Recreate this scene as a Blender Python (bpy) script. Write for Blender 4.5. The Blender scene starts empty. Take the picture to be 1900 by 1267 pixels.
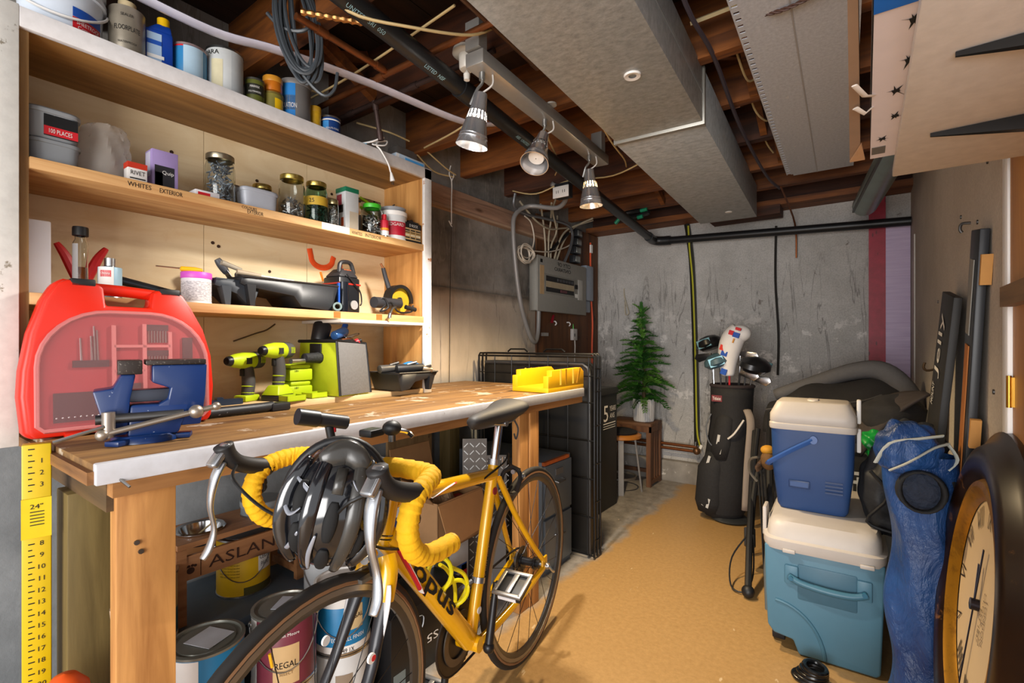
import bpy, bmesh, math, random
from mathutils import Vector as V, Matrix, Euler
random.seed(7)
SC = bpy.context.scene
COL = SC.collection
PI = math.pi
R = math.radians

# ---------------------------------------------------------------- camera
cd = bpy.data.cameras.new('camera'); cam = bpy.data.objects.new('camera', cd); COL.objects.link(cam)
cd.sensor_width = 36.0; cd.lens = 36.0*900/1900; cd.shift_y = 0.00237; cd.clip_start = 0.02
cam.location = (0, 0, 1.13); cam.rotation_euler = (R(90), 0, R(36.046))
SC.camera = cam

# ---------------------------------------------------------------- world and large lights
W = bpy.data.worlds.new('world'); SC.world = W; W.use_nodes = True
W.node_tree.nodes['Background'].inputs[0].default_value = (0.98, 0.98, 1.0, 1)
W.node_tree.nodes['Background'].inputs[1].default_value = 1.0
SC.view_settings.view_transform = 'Standard'; SC.view_settings.look = 'None'
SC.view_settings.exposure = 0.36; SC.view_settings.gamma = 1; SC.view_settings.use_curve_mapping = False
SC.cycles.max_bounces = 8; SC.cycles.transmission_bounces = 6;
def area_light(name, loc, target, size, size_y, power, color):
    l = bpy.data.lights.new(name, 'AREA'); l.shape = 'RECTANGLE'; l.size = size; l.size_y = size_y
    l.energy = power; l.color = color
    o = bpy.data.objects.new(name, l); COL.objects.link(o); o.location = loc
    o.rotation_euler = (V(target)-V(loc)).to_track_quat('-Z', 'Y').to_euler()
    return o
# unseen broad fill light added behind the camera, low enough to reach undersides
area_light('camera_side_fill', (0.30, -2.6, 1.05), (-0.8, 2.0, 1.15), 2.2, 1.7, 138, (1.0, 0.975, 0.95))

# ---------------------------------------------------------------- materials
def lin(c):
    if isinstance(c, str):
        c = c.lstrip('#'); c = [int(c[i:i+2], 16)/255 for i in (0, 2, 4)]
    return tuple((x/12.92 if x <= 0.04045 else ((x+0.055)/1.055)**2.4) for x in c[:3])+(1,)
_M = {}
def mat(col, rough=0.5, metal=0.0, var=0.10, scale=30, bump=0.0, key=None, trans=0, alpha=1, emit=0, coat=0, ior=1.45, sheen=0, stretch=None):
    k = key or (col, rough, metal, var, scale, bump, trans, alpha, emit, coat, sheen, stretch)
    if k in _M: return _M[k]
    m = bpy.data.materials.new(str(col)); m.use_nodes = True; _M[k] = m
    nt = m.node_tree; n = nt.nodes; b = n['Principled BSDF']
    c = lin(col)
    b.inputs['Roughness'].default_value = rough; b.inputs['Metallic'].default_value = metal
    b.inputs['IOR'].default_value = ior
    b.inputs['Base Color'].default_value = c
    if trans: b.inputs['Transmission Weight'].default_value = trans
    if alpha < 1: b.inputs['Alpha'].default_value = alpha
    if coat: b.inputs['Coat Weight'].default_value = coat; b.inputs['Coat Roughness'].default_value = 0.1
    if sheen: b.inputs['Sheen Weight'].default_value = sheen
    if emit:
        b.inputs['Emission Color'].default_value = c; b.inputs['Emission Strength'].default_value = emit
    if var or bump:
        tc = n.new('ShaderNodeTexCoord'); nz = n.new('ShaderNodeTexNoise')
        nz.inputs['Scale'].default_value = scale; nz.inputs['Detail'].default_value = 5
        if stretch:
            mp = n.new('ShaderNodeMapping'); mp.inputs['Scale'].default_value = stretch
            nt.links.new(tc.outputs['Object'], mp.inputs[0]); nt.links.new(mp.outputs[0], nz.inputs['Vector'])
        else: nt.links.new(tc.outputs['Object'], nz.inputs['Vector'])
        if var:
            mx = n.new('ShaderNodeMix'); mx.data_type = 'RGBA'
            mx.inputs[6].default_value = tuple(max(0, x*(1-var)) for x in c[:3])+(1,)
            mx.inputs[7].default_value = tuple(min(1, x*(1+var)) for x in c[:3])+(1,)
            nt.links.new(nz.outputs[0], mx.inputs[0]); nt.links.new(mx.outputs[2], b.inputs['Base Color'])
        if bump:
            bp = n.new('ShaderNodeBump'); bp.inputs['Strength'].default_value = bump; bp.inputs['Distance'].default_value = 0.01
            nt.links.new(nz.outputs[0], bp.inputs['Height']); nt.links.new(bp.outputs[0], b.inputs['Normal'])
    return m
def gmat(key, build):
    """a named procedural material from a build(node_tree, principled, helpers) function"""
    if key in _M: return _M[key]
    m = bpy.data.materials.new(key); m.use_nodes = True; _M[key] = m
    build(NT(m.node_tree)); return m
class NT:
    def __init__(s, nt):
        s.nt = nt; s.b = nt.nodes['Principled BSDF']; s.tc = nt.nodes.new('ShaderNodeTexCoord')
    def link(s, a, b): s.nt.links.new(a, b)
    def map(s, scale=(1,1,1), rot=(0,0,0), loc=(0,0,0)):
        m = s.nt.nodes.new('ShaderNodeMapping'); m.inputs['Scale'].default_value = scale; m.inputs['Rotation'].default_value = rot; m.inputs['Location'].default_value = loc
        s.link(s.tc.outputs['Object'], m.inputs[0]); return m.outputs[0]
    def noise(s, scale, detail=6, rough=0.55, vec=None, dist=0):
        n = s.nt.nodes.new('ShaderNodeTexNoise'); n.inputs['Scale'].default_value = scale; n.inputs['Detail'].default_value = detail
        n.inputs['Roughness'].default_value = rough; n.inputs['Distortion'].default_value = dist
        s.link(vec or s.tc.outputs['Object'], n.inputs['Vector']); return n.outputs[0]
    def wave(s, scale, dist, vec=None, detail=3, dirn='X'):
        n = s.nt.nodes.new('ShaderNodeTexWave'); n.inputs['Scale'].default_value = scale; n.inputs['Distortion'].default_value = dist
        n.inputs['Detail'].default_value = detail; n.bands_direction = dirn
        s.link(vec or s.tc.outputs['Object'], n.inputs['Vector']); return n.outputs[1]
    def voro(s, scale, vec=None, feat='DISTANCE_TO_EDGE'):
        n = s.nt.nodes.new('ShaderNodeTexVoronoi'); n.feature = feat; n.inputs['Scale'].default_value = scale
        s.link(vec or s.tc.outputs['Object'], n.inputs['Vector']); return n.outputs[0]
    def ramp(s, fac, stops):
        n = s.nt.nodes.new('ShaderNodeValToRGB'); e = n.color_ramp.elements
        for i, (p, c) in enumerate(stops):
            el = e[i] if i < 2 else e.new(p)
            el.position = p; el.color = lin(c) if isinstance(c, str) else (c, c, c, 1)
        s.link(fac, n.inputs[0]); return n.outputs[0]
    def mix(s, fac, a, b, mode='MIX'):
        n = s.nt.nodes.new('ShaderNodeMix'); n.data_type = 'RGBA'; n.blend_type = mode
        for v, i in ((fac, 0), (a, 6), (b, 7)):
            if isinstance(v, str): n.inputs[i].default_value = lin(v)
            elif isinstance(v, (int, float)): n.inputs[i].default_value = v if i == 0 else (v, v, v, 1)
            else: s.link(v, n.inputs[i])
        return n.outputs[2]
    def math(s, op, a, b=0):
        n = s.nt.nodes.new('ShaderNodeMath'); n.operation = op
        for v, i in ((a, 0), (b, 1)):
            if isinstance(v, (int, float)): n.inputs[i].default_value = v
            else: s.link(v, n.inputs[i])
        return n.outputs[0]
    def axis(s, i):
        n = s.nt.nodes.new('ShaderNodeSeparateXYZ'); s.link(s.tc.outputs['Object'], n.inputs[0]); return n.outputs[i]
    def mrange(s, v, a, b, c=0, d=1):
        n = s.nt.nodes.new('ShaderNodeMapRange'); s.link(v, n.inputs[0])
        for i, x in enumerate((a, b, c, d)): n.inputs[i+1].default_value = x
        return n.outputs[0]
    def bump(s, h, strength=0.3, dist=0.01):
        n = s.nt.nodes.new('ShaderNodeBump'); n.inputs['Strength'].default_value = strength; n.inputs['Distance'].default_value = dist
        s.link(h, n.inputs['Height']); s.link(n.outputs[0], s.b.inputs['Normal'])
    def out(s, col=None, rough=None, metal=None):
        if col is not None: s.link(col, s.b.inputs['Base Color'])
        if rough is not None:
            if isinstance(rough, (int, float)): s.b.inputs['Roughness'].default_value = rough
            else: s.link(rough, s.b.inputs['Roughness'])
        if metal is not None: s.b.inputs['Metallic'].default_value = metal

def wood(key, light, dark, axis='Y', scale=1.0, rough=0.65, wear=None, wearamt=0.62, knots=True):
    def f(n):
        sc = {'X': (1.2, 14, 14), 'Y': (14, 1.2, 14), 'Z': (14, 14, 1.2)}[axis]
        v = n.map(tuple(x*scale for x in sc))
        g = n.noise(1.6, 8, 0.6, v, 0.6)
        c = n.ramp(g, [(0.3, dark), (0.66, light)])
        big = n.noise(1.8, 3)
        c = n.mix(n.ramp(big, [(0.35, 0.0), (0.7, 0.35)]), c, dark)
        if knots:
            vs = {'X': (2.0, 6, 6), 'Y': (6, 2.0, 6), 'Z': (6, 6, 2.0)}[axis]
            k = n.voro(1.0, n.map(vs), 'F1')
            c = n.mix(n.ramp(k, [(0.03, 0.8), (0.10, 0.0)]), c, '#4a2c14')
        if wear:
            w = n.noise(5.5, 9, 0.72)
            c = n.mix(n.ramp(w, [(wearamt, 0.0), (wearamt+0.05, 0.85)]), c, wear)
        n.bump(g, 0.15, 0.004); n.out(c, rough)
    return gmat(key, f)
def chipped(key, paint, under, amt=0.63, scale=9, rough=0.5):
    def f(n):
        w = n.noise(scale, 9, 0.7)
        d = n.noise(45, 4)
        c = n.mix(n.ramp(d, [(0.3, 0.0), (0.8, 0.25)]), paint, '#8f8a85')
        c = n.mix(n.ramp(w, [(amt, 0.0), (amt+0.03, 1.0)]), c, under)
        n.bump(w, 0.2, 0.004); n.out(c, rough)
    return gmat(key, f)
def speckled(key, base, speck, amt=0.62, scale=70, rough=0.5, metal=0.0):
    def f(n):
        w = n.noise(scale, 4, 0.6); c = n.mix(n.ramp(w, [(amt, 0.0), (amt+0.04, 1.0)]), base, speck); n.out(c, rough, metal)
    return gmat(key, f)

# ---------------------------------------------------------------- mesh builder
def basis(d, up=None):
    d = V(d).normalized(); u = V(up) if up else (V((0,0,1)) if abs(d.z) < 0.95 else V((1,0,0)))
    x = u.cross(d)
    if x.length < 1e-6: x = V((1,0,0)).cross(d)
    x.normalize(); y = d.cross(x)
    return x, y, d
def spline(pts, k=6, closed=False):
    pts = [V(p) for p in pts]; n = len(pts); out = []
    if n < 3: return pts
    for i in range(n if closed else n-1):
        if closed: p0, p1, p2, p3 = pts[(i-1) % n], pts[i], pts[(i+1) % n], pts[(i+2) % n]
        else: p0, p1, p2, p3 = pts[max(i-1, 0)], pts[i], pts[i+1], pts[min(i+2, n-1)]
        for j in range(k):
            t = j/k
            out.append(0.5*((2*p1)+(p2-p0)*t+(2*p0-5*p1+4*p2-p3)*t*t+(3*p1-p0-3*p2+p3)*t**3))
    if not closed: out.append(pts[-1])
    return out
class B:
    def __init__(s): s.v = []; s.f = []; s.M = Matrix()
    def at(s, loc=(0,0,0), rot=(0,0,0), sc=1):
        s.M = Matrix.Translation(loc) @ Euler(rot).to_matrix().to_4x4() @ Matrix.Diagonal((sc, sc, sc, 1) if isinstance(sc, (int, float)) else (*sc, 1)); return s
    def add(s, vs, fs):
        o = len(s.v); s.v += [s.M @ V(p) for p in vs]; s.f += [tuple(i+o for i in f) for f in fs]; return s
    def box(s, x0, x1, y0, y1, z0, z1):
        return s.add([(x0,y0,z0),(x1,y0,z0),(x1,y1,z0),(x0,y1,z0),(x0,y0,z1),(x1,y0,z1),(x1,y1,z1),(x0,y1,z1)],
                     [(0,3,2,1),(4,5,6,7),(0,1,5,4),(1,2,6,5),(2,3,7,6),(3,0,4,7)])
    def cb(s, c, size): return s.box(c[0]-size[0]/2, c[0]+size[0]/2, c[1]-size[1]/2, c[1]+size[1]/2, c[2]-size[2]/2, c[2]+size[2]/2)
    def hexa(s, p): return s.add(p, [(0,3,2,1),(4,5,6,7),(0,1,5,4),(1,2,6,5),(2,3,7,6),(3,0,4,7)])
    def bar(s, a, b, w, h, up=None):
        a = V(a); b = V(b); x, y, d = basis(b-a, up)
        return s.hexa([a-x*w/2-y*h/2, a+x*w/2-y*h/2, a+x*w/2+y*h/2, a-x*w/2+y*h/2, b-x*w/2-y*h/2, b+x*w/2-y*h/2, b+x*w/2+y*h/2, b-x*w/2+y*h/2])
    def rings(s, rings, caps=True, close=False):
        n = len(rings[0]); vs = [p for r in rings for p in r]; fs = []
        m = len(rings)
        for i in range(m if close else m-1):
            a = i*n; b = ((i+1) % m)*n
            for j in range(n):
                k = (j+1) % n; fs.append((a+j, a+k, b+k, b+j))
        if caps and not close:
            fs.append(tuple(range(n))[::-1]); fs.append(tuple(range((m-1)*n, m*n)))
        return s.add(vs, fs)
    def cyl(s, a, b, r0, r1=None, n=16, caps=True):
        r1 = r0 if r1 is None else r1; a = V(a); b = V(b); x, y, d = basis(b-a)
        ring = lambda c, r: [c+x*r*math.cos(2*PI*i/n)+y*r*math.sin(2*PI*i/n) for i in range(n)]
        return s.rings([ring(a, r0), ring(b, r1)], caps)
    def lathe(s, prof, n=24, c=(0,0,0), axis=(0,0,1), caps=False, sx=1, sy=1):
        x, y, d = basis(axis); c = V(c)
        return s.rings([[c+d*z+x*r*sx*math.cos(2*PI*i/n)+y*r*sy*math.sin(2*PI*i/n) for i in range(n)] for r, z in prof], caps)
    def tube(s, pts, r, n=8, closed=False, k=0, caps=True, flat=1.0):
        pts = spline(pts, k, closed) if k else [V(p) for p in pts]
        m = len(pts); rs = []; px = None
        for i, p in enumerate(pts):
            if closed: d = pts[(i+1) % m]-pts[i-1]
            else: d = pts[min(i+1, m-1)]-pts[max(i-1, 0)]
            if d.length < 1e-9: d = V((0,0,1))
            d.normalize()
            if px is None: x, y, _ = basis(d)
            else:
                x = px-d*px.dot(d)
                if x.length < 1e-6: x, y, _ = basis(d)
                x.normalize(); y = d.cross(x)
            px = x
            rr = r[i*(len(r)-1)//max(m-1, 1)] if isinstance(r, (list, tuple)) else (r(i/max(m-1, 1)) if callable(r) else r)
            rs.append([p+x*rr*math.cos(2*PI*j/n)+y*rr*flat*math.sin(2*PI*j/n) for j in range(n)])
        return s.rings(rs, caps, closed)
    def prism(s, poly, a, b, plane='xz'):
        """polygon (u,w) extruded from a to b along the third axis"""
        mk = {'xz': lambda u, w, t: (u, t, w), 'yz': lambda u, w, t: (t, u, w), 'xy': lambda u, w, t: (u, w, t)}[plane]
        n = len(poly); vs = [mk(u, w, a) for u, w in poly]+[mk(u, w, b) for u, w in poly]
        fs = [tuple(range(n)), tuple(range(n, 2*n))[::-1]]+[(i, i+n, (i+1) % n+n, (i+1) % n) for i in range(n)]
        return s.add(vs, fs)
    def sph(s, c, r, n=16, m=10, jit=0):
        r = (r, r, r) if isinstance(r, (int, float)) else r
        vs = [(c[0], c[1], c[2]-r[2])]; fs = []
        for i in range(1, m):
            t = PI*i/m-PI/2
            for j in range(n):
                q = 1+(random.uniform(-jit, jit) if jit else 0)
                vs.append((c[0]+r[0]*q*math.cos(t)*math.cos(2*PI*j/n), c[1]+r[1]*q*math.cos(t)*math.sin(2*PI*j/n), c[2]+r[2]*q*math.sin(t)))
        vs.append((c[0], c[1], c[2]+r[2])); L = len(vs)-1
        for j in range(n):
            fs.append((0, 1+(j+1) % n, 1+j)); fs.append((L, L-n+j, L-n+(j+1) % n))
            for i in range(m-2): a = 1+i*n; fs.append((a+j, a+(j+1) % n, a+n+(j+1) % n, a+n+j))
        return s.add(vs, fs)
    def grid(s, fn, nu, nv, closed_u=False):
        vs = [fn(i/nu, j/nv) for j in range(nv+1) for i in range(nu+(0 if closed_u else 1))]; w = nu if closed_u else nu+1; fs = []
        for j in range(nv):
            for i in range(nu): fs.append((j*w+i, j*w+(i+1) % w, (j+1)*w+(i+1) % w, (j+1)*w+i))
        return s.add(vs, fs)
    def o(s, name, m, parent=None, bevel=0, seg=2, smooth=40, sub=0, solid=0, kind=None, label=None):
        me = bpy.data.meshes.new(name); me.from_pydata([tuple(p) for p in s.v], [], s.f)
        bm = bmesh.new(); bm.from_mesh(me); bmesh.ops.recalc_face_normals(bm, faces=bm.faces)
        if bevel: bmesh.ops.bevel(bm, geom=[e for e in bm.edges if e.is_manifold and e.calc_face_angle(0) > 0.6], offset=bevel, segments=seg, profile=0.5, affect='EDGES', clamp_overlap=True)
        bm.to_mesh(me); bm.free()
        if smooth:
            me.polygons.foreach_set('use_smooth', [True]*len(me.polygons)); me.set_sharp_from_angle(angle=R(smooth))
        ob = bpy.data.objects.new(name, me); COL.objects.link(ob)
        if m: me.materials.append(m)
        if parent: ob.parent = parent
        if solid: md = ob.modifiers.new('thick', 'SOLIDIFY'); md.thickness = solid; md.offset = 0
        if sub: md = ob.modifiers.new('sub', 'SUBSURF'); md.levels = sub; md.render_levels = sub
        if kind: ob['kind'] = kind
        if label: ob['label'] = label
        return ob
def tag(o, label, cat, group=None):
    o['label'] = label; o['category'] = cat
    if group: o['group'] = group
    return o
def thing(name, label, cat, loc=(0,0,0), rot=(0,0,0), group=None):
    o = bpy.data.objects.new(name, None); COL.objects.link(o); o.empty_display_size = 0.05
    o.location = loc; o.rotation_euler = rot if isinstance(rot, (tuple, list)) else (0, 0, rot)
    return tag(o, label, cat, group)
def struct(o): o['kind'] = 'structure'; return o
def place(o, loc, rot=(0,0,0)):
    o.location = loc; o.rotation_euler = rot if isinstance(rot, (tuple, list)) else (0, 0, rot); return o
def dup(root, label=None, loc=None, rot=None):
    def cp(o, par):
        c = o.copy(); COL.objects.link(c); c.parent = par
        for ch in kids.get(o.name, []): cp(ch, c)
        return c
    kids = {}
    for ob in list(COL.objects):
        if ob.parent: kids.setdefault(ob.parent.name, []).append(ob)
    r = cp(root, None)
    if label: r['label'] = label
    if loc is not None: r.location = loc
    if rot is not None: r.rotation_euler = rot
    return r
def text(s, o, right, up, h, m, parent, name='lettering', wrap=None, align='C', width=None, label=None, bold=0):
    """flat lettering: origin o, reading direction right, height h; wrap=(radius) bends it round a vertical can of that radius centred on the parent"""
    cu = bpy.data.curves.new('t', 'FONT'); cu.body = s; cu.size = 1; cu.align_x = 'LEFT'; cu.resolution_u = 2; cu.offset = bold
    to = bpy.data.objects.new('t', cu); me = bpy.data.meshes.new_from_object(to)
    bpy.data.objects.remove(to); bpy.data.curves.remove(cu)
    if not me.vertices: return None
    xs = [v.co.x for v in me.vertices]; ys = [v.co.y for v in me.vertices]
    w = max(xs)-min(xs); hh = max(ys)-min(ys); k = h/hh; kx = (width/w) if width else k
    cx = (max(xs)+min(xs))/2 if align == 'C' else min(xs)
    cy = (max(ys)+min(ys))/2
    right = V(right).normalized(); up = V(up).normalized(); nn = right.cross(up)
    for v in me.vertices:
        a = (v.co.x-cx)*kx; b_ = (v.co.y-cy)*k
        if wrap:
            rr, ang = wrap; t = ang+a/rr; v.co = V((math.cos(t)*(rr+0.0006), math.sin(t)*(rr+0.0006), o[2]+b_))
        else: v.co = V(o)+right*a+up*b_+nn*0.0008
    me.materials.clear(); me.materials.append(m)
    ob = bpy.data.objects.new(name, me); COL.objects.link(ob); ob.parent = parent
    if label: ob['label'] = label
    return ob

# common materials
BLACK = mat('#141416', 0.5, 0, 0.15); BLK2 = mat('#1d1d20', 0.75, 0, 0.2, 60, 0.1); DGRAY = mat('#3a3b3e', 0.6)
WHITE = mat('#e2dfdb', 0.5, 0, 0.05); OFFW = mat('#cfc9c2', 0.6); STEEL = mat('#b9babb', 0.28, 1.0, 0.08); DSTEEL = mat('#6b6a69', 0.4, 1.0, 0.2)
CHROME = mat('#d5d6d8', 0.14, 1.0, 0.03); GLASS = mat('#f4f7f5', 0.03, 0, 0, trans=1.0, ior=1.3)
COPPER = mat('#7d4a2a', 0.45, 0.75, 0.35, 25); ROMEX = mat('#c0a878', 0.6, 0, 0.12); RED = mat('#c4202a', 0.45); INK = mat('#0c0c0d', 0.7, 0, 0)
YEL = mat('#e8b90c', 0.45, 0, 0.06); BLUE = mat('#1f4fa8', 0.45, 0, 0.08); GREEN = mat('#1f7a46', 0.5); PAPER = mat('#e7e4df', 0.7, 0, 0.04)
# ================================================================ structure
def m_floor(n):
    g = n.noise(55, 6, 0.7); big = n.noise(2.2, 4)
    tan = n.ramp(g, [(0.25, '#9c7847'), (0.75, '#b9925c')])
    tan = n.mix(n.ramp(big, [(0.35, 0.0), (0.75, 0.35)]), tan, '#a37e4c')
    grey = n.ramp(n.noise(14, 8, 0.7), [(0.3, '#6f6a65'), (0.7, '#a39c94')])
    x = n.axis(0); e = n.math('ADD', x, n.math('MULTIPLY', n.math('SUBTRACT', n.noise(4, 5, 0.6), 0.5), 0.25))
    c = n.mix(n.mrange(e, -1.20, -1.14), grey, tan)
    sc = n.noise(26, 3, 0.5, n.map((1, 0.35, 1), (0, 0, 0.6))); c = n.mix(n.ramp(sc, [(0.72, 0.0), (0.74, 0.6)]), c, '#d8c09a')
    n.bump(g, 0.25, 0.004); n.out(c, 0.42)
M_FLOOR = gmat('floor paint', m_floor)
def m_back(n):
    base = n.ramp(n.noise(3.0, 7, 0.62), [(0.3, '#a5a29d'), (0.7, '#c6c3bf')])
    base = n.mix(n.ramp(n.noise(120, 2), [(0.35, 0.25), (0.6, 0.0)]), base, '#5d5b57')
    # dark drips and cracks running down
    st = n.noise(2.2, 5, 0.55, n.map((3.2, 1, 0.35)), 0.9)
    z = n.axis(2); zone = n.mrange(z, 1.85, 1.55)
    dr = n.math('MULTIPLY', n.ramp(n.math('ABSOLUTE', n.math('SUBTRACT', st, 0.5)), [(0.003, 0.55), (0.010, 0.0)]), zone)
    base = n.mix(dr, base, '#4d4b48')
    # white efflorescence where the paint has flaked
    ef = n.noise(6.5, 9, 0.74); low = n.mrange(z, 1.55, 1.15); hi = n.mrange(z, 0.45, 0.75, 0.25, 1.0)
    e2 = n.math('MULTIPLY', n.ramp(ef, [(0.555, 0.0), (0.60, 0.85)]), n.math('MULTIPLY', low, hi))
    base = n.mix(e2, base, '#dfdbd6')
    br = n.noise(7.5, 8, 0.7, n.map((1, 1, 1), (0, 0, 0), (4, 2, 1)))
    base = n.mix(n.ramp(br, [(0.655, 0.0), (0.69, 0.7)]), base, '#5c4f42')
    n.bump(ef, 0.35, 0.01); n.out(base, 0.75)
M_BACK = gmat('back concrete', m_back)
def m_left(n):
    z = n.axis(2); y = n.axis(1)
    low = n.ramp(n.noise(3.2, 7, 0.6, n.map((1, 1.3, 0.6))), [(0.3, '#b0a292'), (0.7, '#d2c4b2')])
    up = n.ramp(n.noise(2.6, 8, 0.66), [(0.32, '#5c5955'), (0.68, '#a09b95')])
    e = n.math('ADD', z, n.math('MULTIPLY', n.math('SUBTRACT', n.noise(9, 5), 0.5), 0.06))
    c = n.mix(n.mrange(e, 1.44, 1.50), low, up)
    seam = n.math('MULTIPLY', n.mrange(e, 1.40, 1.46), n.mrange(e, 1.50, 1.45)); c = n.mix(n.math('MULTIPLY', seam, 0.75), c, '#453c33')
    st = n.noise(2.0, 5, 0.5, n.map((1, 2.6, 0.3)), 0.6)
    c = n.mix(n.ramp(n.math('ABSOLUTE', n.math('SUBTRACT', st, 0.5)), [(0.002, 0.45), (0.007, 0.0)]), c, '#57504a')
    lg = n.noise(2.4, 4, 0.5, n.map((1, 3.5, 0.5), (0, 0, 0), (3, 1, 0)), 0.5)
    c = n.mix(n.ramp(n.math('ABSOLUTE', n.math('SUBTRACT', lg, 0.5)), [(0.002, 0.3), (0.006, 0.0)]), c, '#b8b0a6')
    bot = n.ramp(n.noise(5, 6, 0.6), [(0.3, '#6d7072'), (0.7, '#8d9092')])
    c = n.mix(n.mrange(z, 0.98, 0.88), c, bot)
    n.bump(n.noise(30, 6, 0.7), 0.3, 0.006); n.out(c, 0.8)
M_LEFT = gmat('left concrete', m_left)
def m_dry(n):
    c = n.ramp(n.noise(2.0, 5, 0.6), [(0.3, '#b5aa9d'), (0.7, '#cdc3b6')]); c = n.mix(n.ramp(n.noise(160, 2), [(0.4, 0.18), (0.6, 0.0)]), c, '#6f655a'); n.out(c, 0.85)
M_DRY = gmat('drywall', m_dry)
M_JOIST = wood('joist wood', '#5c3119', '#24120a', 'X', 1.0, 0.7)
M_JOIST2 = wood('joist wood orange', '#93551f', '#43220f', 'X', 1.0, 0.65)
M_SUB = wood('subfloor wood', '#341d12', '#160b06', 'Y', 1.0, 0.8)
M_PLY = wood('shelf pine', '#e8cfa2', '#c9a06a', 'Y', 0.8, 0.6)
M_PLYX = wood('shelf board pine', '#dcb57c', '#a87440', 'Y', 1.0, 0.6)
M_STUD = wood('stud pine', '#d39a58', '#94602e', 'Z', 1.0, 0.6)
M_PLYBACK = gmat('plywood back', lambda n: (n.out(n.mix(n.ramp(n.noise(9, 5, 0.6), [(0.60, 0.0), (0.80, 0.35)]), n.ramp(n.noise(1.5, 8, 0.6, n.map((2, 1.2, 7)), 0.8), [(0.25, '#cfae7c'), (0.7, '#eddab4')]), '#b98a55'), 0.6)))
M_DOORW = wood('door wood', '#cf9450', '#a06a34', 'Z', 0.7, 0.5)

fl = struct(B().box(-2.05, 1.4, -1.6, 4.06, -0.06, 0).o('floor', M_FLOOR, smooth=0)); tag(fl, 'tan painted concrete floor with bare grey edge under the bench', 'floor')
wl = struct(B().box(-2.2, -2.0, -1.6, 4.2, 0, 2.4).box(-2.0, -1.985, -1.6, 4.0, 0, 1.46).o('wall_left', M_LEFT, smooth=0)); tag(wl, 'stained two tone concrete wall behind the bench and panel', 'wall')
wb = struct(B().box(-2.2, 0.24, 4.06, 4.2, 0, 2.16).o('wall_back', M_BACK, smooth=0)); tag(wb, 'grey concrete wall with cracks, drips and flaking white patches', 'wall')
B().box(-1.95, 0.24, 4.0, 4.07, -0.01, 0.17).o('footing', gmat('footing', lambda n: n.out(n.mix(n.ramp(n.noise(8, 8, 0.7), [(0.6, 0.0), (0.64, 0.9)]), n.ramp(n.noise(6, 5), [(0.3, '#77726c'), (0.7, '#9d978f')]), '#e0dbd5'), 0.8)), wb, bevel=0.02)
wr = struct(B().box(0.24, 0.36, 1.45, 4.2, 0, 2.2).o('wall_right', M_DRY, smooth=0)); tag(wr, 'bare beige drywall partition with leaning boards', 'wall')
B().box(0.234, 0.241, 3.72, 3.735, 0, 1.78).o('corner_bead', OFFW, wr)
for (y, z) in ((2.02, 1.52), (1.62, 1.57), (1.75, 1.45), (1.55, 1.02), (2.6, 1.3)):
    B().cyl((0.243, y, z), (0.237, y, z), 0.006, n=10).o('screw_head', DSTEEL, wr)
hk = B().tube([(0.24, 1.86, 1.47), (0.222, 1.86, 1.47), (0.218, 1.86, 1.455), (0.222, 1.86, 1.445)], 0.004, k=3).o('wall_hook', DSTEEL); tag(hk, 'small dark metal hook high on the drywall', 'hook')
hk2 = B().tube([(0.24, 2.75, 1.02), (0.215, 2.75, 1.015), (0.205, 2.75, 1.03), (0.21, 2.75, 1.05)], 0.005, k=3).o('wall_hook', mat('#5a4632', 0.5, 0.6)); tag(hk2, 'bronze coat hook low on the drywall behind the boards', 'hook')
tr = struct(B().box(0.236, 0.262, 1.405, 1.45, 0, 2.2).o('trim_1', mat('#f0eeec', 0.4, 0, 0.03), bevel=0.003)); tag(tr, 'white painted door jamb edge beside the drywall', 'trim')
d1 = struct(B().box(0.244, 0.29, 0.5, 1.402, 0, 2.1).o('door_1', M_DOORW, smooth=0)); tag(d1, 'unpainted wooden door with brass hinge behind the clock', 'door')
B().box(0.222, 0.244, 0.5, 1.385, 1.205, 1.245).o('ledge_rail', wood('rail', '#8a6a48', '#55402c', 'Y'), d1)
B().box(0.240, 0.244, 1.25, 1.400, 1.245, 2.1).o('stile', M_DOORW, d1)
B().cyl((0.238, 1.400, 1.0), (0.238, 1.400, 1.065), 0.0045).box(0.240, 0.246, 1.385, 1.404, 1.002, 1.062).o('hinge', mat('#b78a3a', 0.3, 1.0), d1)

cl = struct(B().box(-2.2, 1.4, -1.6, 4.2, 2.40, 2.46).o('ceiling', M_SUB, smooth=0)); tag(cl, 'open basement ceiling of dark joists and subfloor boards', 'ceiling')
for i in range(19):
    x0 = -2.2+i*0.145; B().box(x0+0.002, x0+0.143, -0.8, 4.2, 2.372, 2.40+0.001*(i % 3)).o('plank', M_SUB, cl, smooth=0)
for i, y in enumerate((-0.43, 0.015, 0.455, 0.90, 1.335, 1.80, 2.235, 2.68, 3.125, 3.57, 4.02)):
    B().box(-2.18, 0.9, y-0.024, y+0.024, 2.15-0.006*(i % 3), 2.373).o('joist', M_JOIST2 if i in (3, 5, 6, 8, 9) else M_JOIST, cl, smooth=0)
B().box(-2.2, 0.9, 3.86, 4.06, 2.11, 2.15).o('sill_plate', M_JOIST2, cl, smooth=0)
B().box(-0.95, -0.48, 3.84, 4.0, 2.045, 2.11).o('wood_block', M_JOIST, cl, smooth=0)
for (x, y0, y1) in ((-1.72, 0.93, 1.31), (-0.42, 1.83, 2.21), (-0.45, 2.26, 2.65), (-0.43, 2.71, 3.1), (-1.25, 3.15, 3.54)):
    B().bar((x, y0, 2.17), (x, y1, 2.35), 0.03, 0.045).o('bridging', M_JOIST2, cl, smooth=0)
    B().bar((x+0.05, y0, 2.35), (x+0.05, y1, 2.17), 0.03, 0.045).o('bridging', M_JOIST2, cl, smooth=0)
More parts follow.
